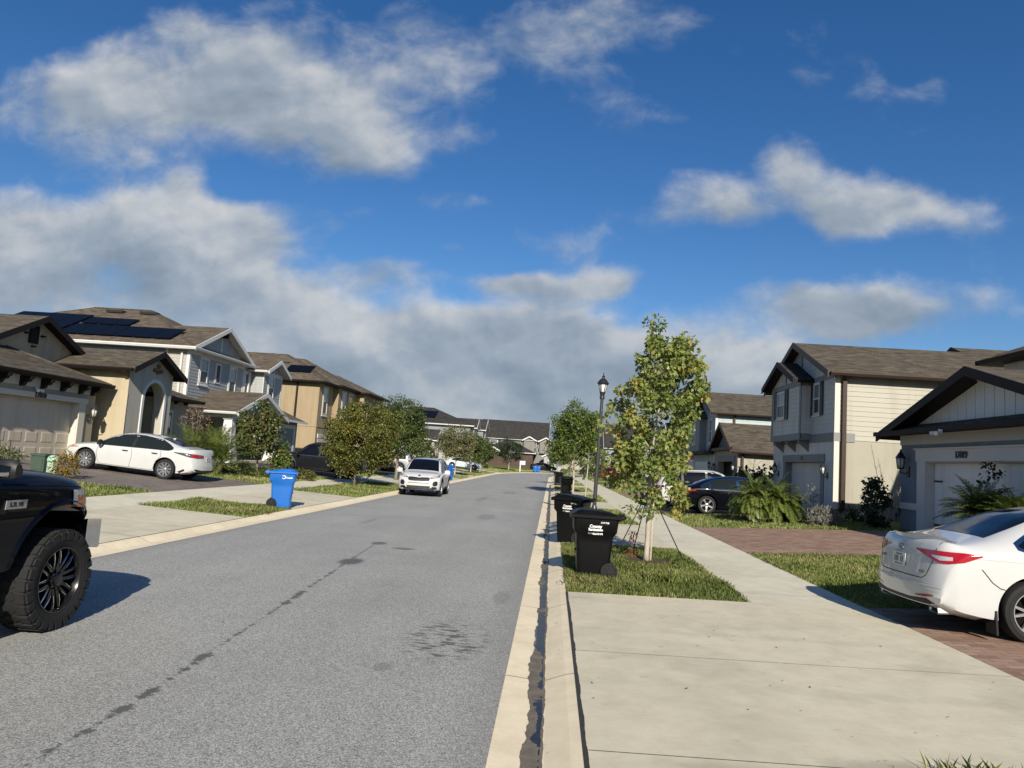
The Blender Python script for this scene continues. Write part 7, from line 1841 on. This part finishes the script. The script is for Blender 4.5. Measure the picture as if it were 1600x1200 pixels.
# ---- lifted black pickup cut by the left edge
def pickup():
    L = 5.8; h = L / 2
    top = [(-h, .80), (-h + .03, 1.2), (-h + .10, 1.38), (-h + .2, 1.39), (-.95, 1.40), (-.90, 1.42), (-.80, 1.82), (-.7, 1.98), (-.3, 2.06), (.3, 2.06), (.62, 1.97), (1.18, 1.52), (1.34, 1.475), (1.9, 1.45), (h - .45, 1.395), (h - .25, 1.345), (h - .15, 1.27), (h - .09, 1.16), (h - .05, 1.0), (h, .84)]
    belt = [(-h, .75), (-h + .2, 1.33), (-.6, 1.34), (1.2, 1.335), (2.0, 1.31), (h - .4, 1.27), (h - .2, 1.20), (h, .78)]
    W_ = [(-h, .93), (-h + .4, .985), (-.9, 1.0), (1.0, 1.0), (2.2, 1.0), (h - .35, .985), (h - .1, .94), (h, .86)]
    wr = [(-h, .86), (-1.0, .90), (-.9, .80), (-.6, .70), (.4, .71), (.7, .75), (1.18, .86), (1.6, .88), (h - .4, .86), (h, .74)]
    sill = [(-h, .72), (-h + .4, .60), (-1, .55), (1.4, .55), (h - .9, .60), (h - .3, .66), (h, .72)]
    crown = [(-h, .02), (-1, .03), (-.6, .06), (.5, .06), (1.2, .06), (2.2, .055), (h - .2, .04), (h, .02)]
    fx, rx, r_ = 2.16, -1.60, .445
    c = Car('pickup_truck', 'lifted black pickup truck cut by the left edge with chunky off-road tyre', 'trucks', L, 'paint_navy', top, belt, W_, wr, sill, crown, .30, .05, {'arches': [(fx, .575), (rx, .56)], 'z': r_ + .10}, cat='pickup truck')
    c.root.pop('group', None) if 'group' in c.root else None
    w = wheel(r_, .32, .29, 8, 'alloy_dark', 'fork', tread=26)
    m = MB(); yo = .16                                      # bright cut edges on the dark spokes
    for k in range(8):
        a = 2 * PI * k / 8 + .3
        for da in (-.24, .24):
            e0 = Vector((math.cos(a + da * .5), 0, math.sin(a + da * .5))) * .29 * .5; e1 = Vector((math.cos(a + da), 0, math.sin(a + da))) * .29 * .90
            y0 = Vector((0, .118, 0)); m.tube([e0 + y0, e0.lerp(e1, .5) + y0 + Vector((0, .006, 0)), e1 + y0 + Vector((0, .002, 0))], [.003, .005, .003], 5)
    m.build('rim_edge', 'chrome', w, uv=False)
    m = MB()
    for k in range(8):
        a = 2 * PI * k / 8; m.lathe([(.012, 0), (.012, .03), (.006, .038), (0, .038)], (.075 * math.cos(a), .09, .075 * math.sin(a)), (0, 1, 0), 8)
    m.lathe([(.055, .0), (.055, .05), (.04, .06), (0, .062)], (0, .09, 0), (0, 1, 0), 16); m.build('wheel_nut', 'alloy_dark', w, uv=False)
    fit_wheels(c, w, fx, rx, .875, r_)
    c.arch_lip('paint_navy', .06, .02, -4, 184, name='arch_flare')
    for sg in (1, -1):
        f = ('side', sg)
        lo_ = [(-.78, 1.44), (1.08, 1.41)]; up = [(-.78, 1.80), (-.66, 1.93), (-.3, 1.985), (.3, 1.985), (.58, 1.90), (1.08, 1.47)]
        c.patch('window_trim', f, [(a, b_ - .02) for a, b_ in lo_], [(a, b_ + .02) for a, b_ in up], 'black_plastic', .0035, 18, 5)
        c.patch('window', f, [(.14, 1.43), (1.0, 1.42)], [(.14, 1.965), (.3, 1.965), (.58, 1.88), (1.0, 1.50)], 'car_glass', .006, 12, 5); c.patch('window', f, [(-.72, 1.45), (.06, 1.44)], [(-.72, 1.82), (-.62, 1.92), (.06, 1.965)], 'car_glass', .006, 10, 5)
        m = MB(); c.line(m, f, [(1.10, 1.36), (1.12, 1.0), (1.06, .58)], .011, .0032); c.line(m, f, [(.10, 1.38), (.10, .58)], .011, .0032); c.line(m, f, [(-.86, 1.38), (-.86, .58)], .011, .0032); c.line(m, f, [(1.12, 1.335), (2.0, 1.305), (h - .42, 1.265)], .010, .0032)
        c.finish('panel_gap', m, 'seam')
        handle(c, f, .3, 1.22, 'paint_navy'); handle(c, f, -.66, 1.22, 'paint_navy')
        k = sg; fd = ('diag', 45 * sg, 1.75, sg * .2); P = lambda pts: sorted([(k * a, b_) for a, b_ in pts])
        hl = c.patch('headlight', fd, P([(-.55, .98), (-.1, 1.01), (.22, 1.09)]), P([(-.55, 1.19), (-.1, 1.235), (.22, 1.255)]), 'lamp_clear', .012, 16, 5)
        c.patch('marker_lamp', fd, P([(.06, 1.075), (.17, 1.10)]), P([(.06, 1.19), (.17, 1.205)]), 'lamp_amber', .016, 8, 4, hl)
        m = MB(); p = c.hit(f, 1.50, 1.16, .004); vs = [p + Vector((a, 0, b_)) for a, b_ in ((-.12, -.036), (.12, -.036), (.128, .036), (-.112, .036))]; m.prism(vs, (0, sg * .008, 0)); bd = m.build('fender_badge', 'galv', c.root, uv=False)
        text('badge_text', '5.7L V8', .050, p + Vector((0, sg * .0095, 0)), face_rot((1, 0, 0) if sg < 0 else (-1, 0, 0), (0, sg, 0)), 'black_plastic', bd, .001)
        m = MB(); m.tube([(-1.15, sg * .96, .50), (1.18, sg * .96, .50)], .05, 10); m.build('side_step', 'chrome', c.root, smooth=True, uv=False)
        m = MB(); m.prism([(h - .40, sg * .60, .62), (h + .05, sg * .60, .62), (h + .02, sg * .86, .64), (h - .16, sg * .99, .68), (h - .40, sg * 1.0, .70)], (0, 0, .27)); m.build('bumper_end', 'chrome', c.root)
    m = MB(); m.box(h - .25, h + .06, -.60, .60, .62, .88); m.build('bumper', 'chrome', c.root)
    m = MB(); m.box(h - .30, h - .05, -.62, .62, .50, .62); m.build('skid_plate', 'black_plastic', c.root)
    c.patch('grille', ('front',), [(-.50, .92), (.50, .92)], [(-.50, 1.18), (.50, 1.18)], 'mesh_grille', .012, 12, 4)
    c.patch('windscreen', ('top',), [(.60, -.66), (1.20, -.80)], [(.60, .66), (1.20, .80)], 'car_glass', .005, 12, 14)
    mirror(c, 1.22, 1.08, 1.43, 'black_plastic', .82)
    m = MB(); b_ = c.hit(('top',), 1.62, -.80, 0); m.tube([b_, b_ + Vector((0, 0, .05))], .014, 8); m.tube([b_ + Vector((0, 0, .05)), b_ + Vector((-.01, .0, .26))], .004, 5); m.build('antenna', 'black_plastic', c.root, uv=False)
    m = MB(); m.box(-h + .1, h - .5, -.62, .62, .42, .60); m.tube([(fx, -.75, r_), (fx, .75, r_)], .06, 8); m.tube([(rx, -.75, r_), (rx, .75, r_)], .07, 8); m.build('chassis', 'under', c.root)
    c.place(-5.42, 6.62 - fx, .002, PI / 2)
pickup()
# ------------------------------------------------------------------ street furniture
MT['bin_black'] = pm('black_bin_plastic', (.0045, .0047, .005), .42, .18, 5, .08, 200, spec=.16)
MT['bin_blue'] = pm('blue_bin_plastic', (.012, .125, .46), .42, .10, 3, .08, 200, spec=.5)
MT['print_white'] = pm('white_print', (.78, .78, .76), .6, .04, 20)
def wheelie_bin(label, body_mat, style, group):
    """front of the bin along -x, handle and wheels along +x"""
    root = lroot('wheeled_bin', label, 'bin', group)
    m = MB(); H_ = .97
    def ring(z, x0, x1, w, r_):
        pts = []
        for (cx, cy, a0) in ((x1 - r_, w - r_, 0), (x0 + r_, w - r_, 90), (x0 + r_, -w + r_, 180), (x1 - r_, -w + r_, 270)):
            for k in range(5): a = R(a0 + 22.5 * k); pts.append((cx + r_ * math.cos(a), cy + r_ * math.sin(a), z))
        return pts
    secs = [(.02, -.245, .23, .225, .05), (.10, -.255, .245, .235, .06), (.55, -.285, .275, .26, .06), (.66, -.29, .285, .265, .06), (.735, -.335, .335, .315, .06), (.93, -.345, .355, .325, .06), (.945, -.36, .37, .34, .06), (H_, -.36, .37, .34, .06)]
    rs_ = [ring(*s) for s in secs]; n = 20
    m.add([p for r_ in rs_ for p in r_], [[i * n + k, i * n + (k + 1) % n, (i + 1) * n + (k + 1) % n, (i + 1) * n + k] for i in range(len(secs) - 1) for k in range(n)] + [list(reversed(range(n))), [(len(secs) - 1) * n + k for k in range(n)]])
    for sg in (1, -1):                                     # side ribs
        for x in (-.12, .10): m.bar((x, sg * .232, .14), (x * 1.05, sg * .262, .60), .02, .012, up=(0, 1, 0))
    m.box(-.30, -.25, -.05, .05, .40, .43)
    b = m.build('body', body_mat, root, smooth=True, sharp=32)
    m = MB()
    # lid: shallow dome with a raised ridge, overhanging the front
    nx, ny = 16, 10; vs = []
    for i in range(nx + 1):
        x = -.385 + .76 * i / nx
        for j in range(ny + 1):
            y = -.355 + .71 * j / ny; u = (x + .385) / .76; e = min(1, min(u, 1 - u) * 7) * min(1, (1 - abs(y) / .355) * 6)
            wave = .035 * math.sin(PI * u) + .02 * math.sin(2 * PI * u) * (1 - (y / .36) ** 2)
            vs.append((x, y, H_ + .012 + (wave + .022) * e + .025 * (1 - u) * e))
    g = lambda i, j: i * (ny + 1) + j
    m.add(vs, [[g(i, j), g(i + 1, j), g(i + 1, j + 1), g(i, j + 1)] for i in range(nx) for j in range(ny)])
    m.box(-.392, -.36, -.34, .34, H_ - .055, H_ + .018); m.box(-.385, .375, -.362, -.346, H_ - .028, H_ + .014); m.box(-.385, .375, .346, .362, H_ - .028, H_ + .014)
    m.build('lid', body_mat, root, smooth=True, sharp=40)
    m = MB(); m.tube([(.36, -.27, .93), (.44, -.27, .97), (.455, -.24, .975), (.455, .24, .975), (.44, .27, .97), (.36, .27, .93)], .021, 8)
    for y in (-.27, -.09, .09, .27): m.bar((.345, y, .93), (.45, y, .975), .03, .06)
    m.build('handle', body_mat, root, smooth=True, sharp=40)
    m = MB(); m.tube([(.235, -.29, .13), (.235, .29, .13)], .014, 8); m.build('axle', 'galv', root, uv=False)
    for sg in (1, -1):
        m = MB(); c = (.235, 0, .13); m.lathe([(.05, .235), (.128, .24), (.135, .255), (.135, .29), (.128, .305), (.108, .308), (.10, .292), (.03, .292)], (.235, 0, .13), (0, sg, 0), 28)
        for k in range(8):
            a = 2 * PI * k / 8; e = Vector((math.cos(a), 0, math.sin(a))); p = Vector((.235, sg * .298, .13)); m.bar(p + e * .025, p + e * .105, .022, .012, up=(0, 1, 0))
        m.lathe([(.035, .29), (.033, .315), (0, .318)], (.235, 0, .13), (0, sg, 0), 14); m.build('wheel', 'rubber', root, smooth=True, sharp=35, uv=False)
    fr = lambda sg: face_rot((1, 0, 0) if sg < 0 else (-1, 0, 0), (0, sg, -.06))
    if style == 'county':
        for sg in (-1, 1):
            y = lambda z: sg * (float(np.interp(z, [.10, .66, .735, .93], [.235, .265, .315, .325])) + .004)
            tx = lambda b_, s_, x, z, k=1.0: text('lettering', b_, s_, (x * -sg, y(z), z), fr(sg), 'print_white', root, .0015, sx=k)
            tx('County', .062, -.005, .815); tx('Sanitation', .056, -.005, .765); tx('666-522-0794', .056, -.005, .705, .72); tx('C 96718', .036, .135, .875)
    elif style == 'recycle':
        for sg in (-1, 1):
            y = sg * .335; o = Vector((-.045 * -sg - .08, y, .845)); m = MB()
            for k in range(22):
                a = R(30 + 300 * k / 22); b_ = R(30 + 300 * (k + 1) / 22); m.bar(o + Vector((.042 * math.cos(a), 0, .042 * math.sin(a))), o + Vector((.042 * math.cos(b_), 0, .042 * math.sin(b_))), .018, .003, up=(0, 1, 0))
            m.build('emblem', 'print_white', root, uv=False)
            text('lettering', 'Coastal', .058, (o.x + (.14 if sg < 0 else -.14), y + sg * .0005, .832), fr(sg), 'print_white', root, .0015)
    return root
def put(o, x, y, z, rz, tilt=(0, 0)): o.matrix_world = Matrix.Translation((x, y, z)) @ Matrix.Rotation(rz, 4, 'Z') @ Matrix.Rotation(tilt[0], 4, 'X') @ Matrix.Rotation(tilt[1], 4, 'Y')
BG, BB = 'black bins lined up on the right verge', 'blue bins on the left kerb'
bn = wheelie_bin('nearest black wheeled bin with white county lettering, in front of the staked maple', 'bin_black', 'county', BG)
put(bn, .74, 11.95, zg(.74) - .02, .02, (0, .0))
for (x, y, rz, lab) in ((.52, 16.75, -.35, 'second black wheeled bin, tucked just behind the nearest lettered one'), (.83, 39.6, -1.45, 'third black wheeled bin from the camera, showing its white lettered front to the street'), (.62, 58.5, -1.3, 'farthest black wheeled bin, smallest of the row by the kerb')):
    c_ = copy_tree(bn); c_['label'] = lab; put(c_, x, y, zg(x) - .005, rz)
bb = wheelie_bin('nearest blue recycling bin standing by itself on the left driveway apron', 'bin_blue', 'recycle', BB)
put(bb, -7.35, 20.1, zg(-7.35) + .01, PI + .28)
for (X, s, rz, lab) in ((-7.35, 53.0, PI + 1.1, 'blue recycling bin half hidden behind the white parked SUV'), (-7.2, 118.5, PI, 'left one of the two far blue bins at the bend'), (-7.1, 120.0, PI, 'right one of the two far blue bins at the bend')):
    c_ = copy_tree(bb); c_['label'] = lab; x, y = W(X, s); put(c_, x, y, zg(X) + .01, rz)

def street_lamp():
    X, s = 1.5, 25.0; o = Vector(G(X, s)); h = empty('street_lamp', o, 0, 'dark post-top street lamp with lantern head, standing behind the black bins', 'street lamp')
    m = MB(); m.lathe([(.16, 0), (.16, .04), (.13, .07), (.10, .28), (.085, .34), (.07, .40)], o, n=20); m.lathe([(.066, .4), (.060, 2.2), (.052, 3.98)], o, n=20); m.build('pole', 'lamp_post', h, smooth=True, sharp=40)
    m = MB(); T = o + Vector((0, 0, 3.96)); m.lathe([(.058, 0), (.085, .02), (.085, .06), (.075, .10), (.082, .20), (.10, .235), (.10, .25), (0, .25)], T, n=16); m.build('lantern_base', 'black_metal', h, smooth=True, sharp=35)
    m = MB(); 
    for k in range(6):
        a = 2 * PI * k / 6; e = Vector((math.cos(a), math.sin(a), 0)); m.bar(T + e * .095 + Vector((0, 0, .24)), T + e * .155 + Vector((0, 0, .54)), .018, .018)
    m.lathe([(.16, .535), (.20, .53), (.205, .55), (.15, .63), (.10, .69), (.055, .715), (.04, .76), (.055, .78), (.03, .81), (.016, .85), (.022, .875), (.006, .93), (0, .935)], T, n=16); m.build('lantern_cap', 'black_metal', h, smooth=True, sharp=35)
    m = MB(); m.lathe([(.085, .25), (.145, .535), (0, .535)], T, n=16); m.build('lantern_glass', 'lamp_glass', h, smooth=True)
    put(h, o.x, o.y, o.z, 0, (0, .018))
street_lamp()

def mailbox():
    x, y = W(-7.7, 112); z = zg(-7.7); h = empty('mailbox', (x, y, z), 0, 'white cluster mailbox post with small blue sign before the bend', 'mailbox')
    m = MB(); m.box(x - .08, x + .08, y - .08, y + .08, z, z + 1.1); m.build('post', 'trim_white', h)
    m = MB(); m.box(x - .1, x + .75, y - .1, y - .06, z + 1.1, z + 1.7); m.build('sign_board', 'paint_pale', h)
mailbox()
def yellow_sign():
    x, y = 5.2, 88.0; z = zg(5.2); h = empty('road_sign', (x, y, z), 0, 'fluorescent yellow sign beyond the street lamp post', 'road sign')
    m = MB(); m.tube([(x, y, z), (x, y, z + 3.6)], .035, 8); m.build('post', 'galv', h)
    MT['sign_yellow'] = pm('sign_yellow', (.62, .68, .02), .5, .04, 4); m = MB(); c = Vector((x, y - .04, z + 3.7)); m.prism([c + Vector(p) for p in ((-.45, 0, 0), (0, 0, -.45), (.45, 0, 0), (0, 0, .45))], (0, -.02, 0)); m.build('sign_board', 'sign_yellow', h)
yellow_sign()
def utilities():
    X, s = -15.15, 21.3; z = zg(X); h = empty('utility_box', (X, s, z), 0, 'dull green utility box beside the croton plant', 'utility box')
    m = MB(); m.box(X - .21, X + .21, s - .2, s + .2, z - .05, z + .50); m.box(X - .235, X + .235, s - .225, s + .225, z + .50, z + .56); m.box(X - .15, X + .15, s - .215, s - .2, z + .1, z + .42); m.build('cabinet', 'box_green', h)
    X = -14.6; z = zg(X); h = empty('pedestal', (X, 21.0, z), 0, 'mint green domed telecom pedestal next to the utility box', 'pedestal')
    m = MB(); m.lathe([(.15, -.02), (.15, .40), (.165, .41), (.165, .46), (.14, .53), (.07, .58), (0, .59)], (X, 21.0, z), n=20); m.build('dome', 'mint', h, smooth=True, sharp=40)
    X, s = 12.35, 28.3; z = zg(X); h = empty('backflow_valve', (X, s, z), 0, 'grey water backflow valve on looped pipe by the cream side wall', 'valve')
    m = MB(); pts = [(X - .28, s, z - .02), (X - .28, s, z + .72), (X - .2, s, z + .82), (X + .2, s, z + .82), (X + .28, s, z + .72), (X + .28, s, z - .02)]; m.tube(pts, .028, 8); m.build('pipe', 'galv', h, smooth=True)
    m = MB(); m.lathe([(.07, 0), (.09, .05), (.09, .14), (.05, .2), (0, .21)], (X - .28, s, z + .62), n=14); m.box(X - .08, X + .12, s - .06, s + .06, z + .74, z + .90); m.build('valve_body', 'galv', h)
    m = MB(); m.lathe([(.14, -.05), (.16, 0), (.16, .06), (.10, .10), (.10, .02), (.16, 0)], (X + .55, s + .12, z + .35), (0, 1, 0), 18); m.tube([(X + .55, s + .2, z), (X + .55, s + .2, z + .4)], .02, 6); o = m.build('hose_reel', 'box_green'); tag(o, 'coiled green garden hose hanging by the backflow valve', 'hose')
utilities()
# little litter on the paving: leaves and pebbles
def litter():
    rs = np.random.RandomState(12); n = 90; X = rs.uniform(.3, 4.2, n); S = rs.uniform(4.8, 10.2, n)
    X[:30] = rs.uniform(-6.3, -.3, 30); S[:30] = rs.uniform(4.5, 18, 30)
    P = np.stack([X, S, np.where(X < -.28, .006, np.interp(X, PXS, PZS) + .02)], 1)
    D = rs.normal(size=(n, 3)); D[:, 2] *= .1; Nn = rs.normal(size=(n, 3)) * .2; Nn[:, 2] += 1
    tag(np_mesh('leaf_litter', leaf_verts(P, D, Nn, .022 * rs.uniform(.5, 1.4, n), RHOMB), 4, 'leaf_bronze', None), kind='stuff')
litter()
for o in SC.objects:
    if '_local' in o: del o['_local']
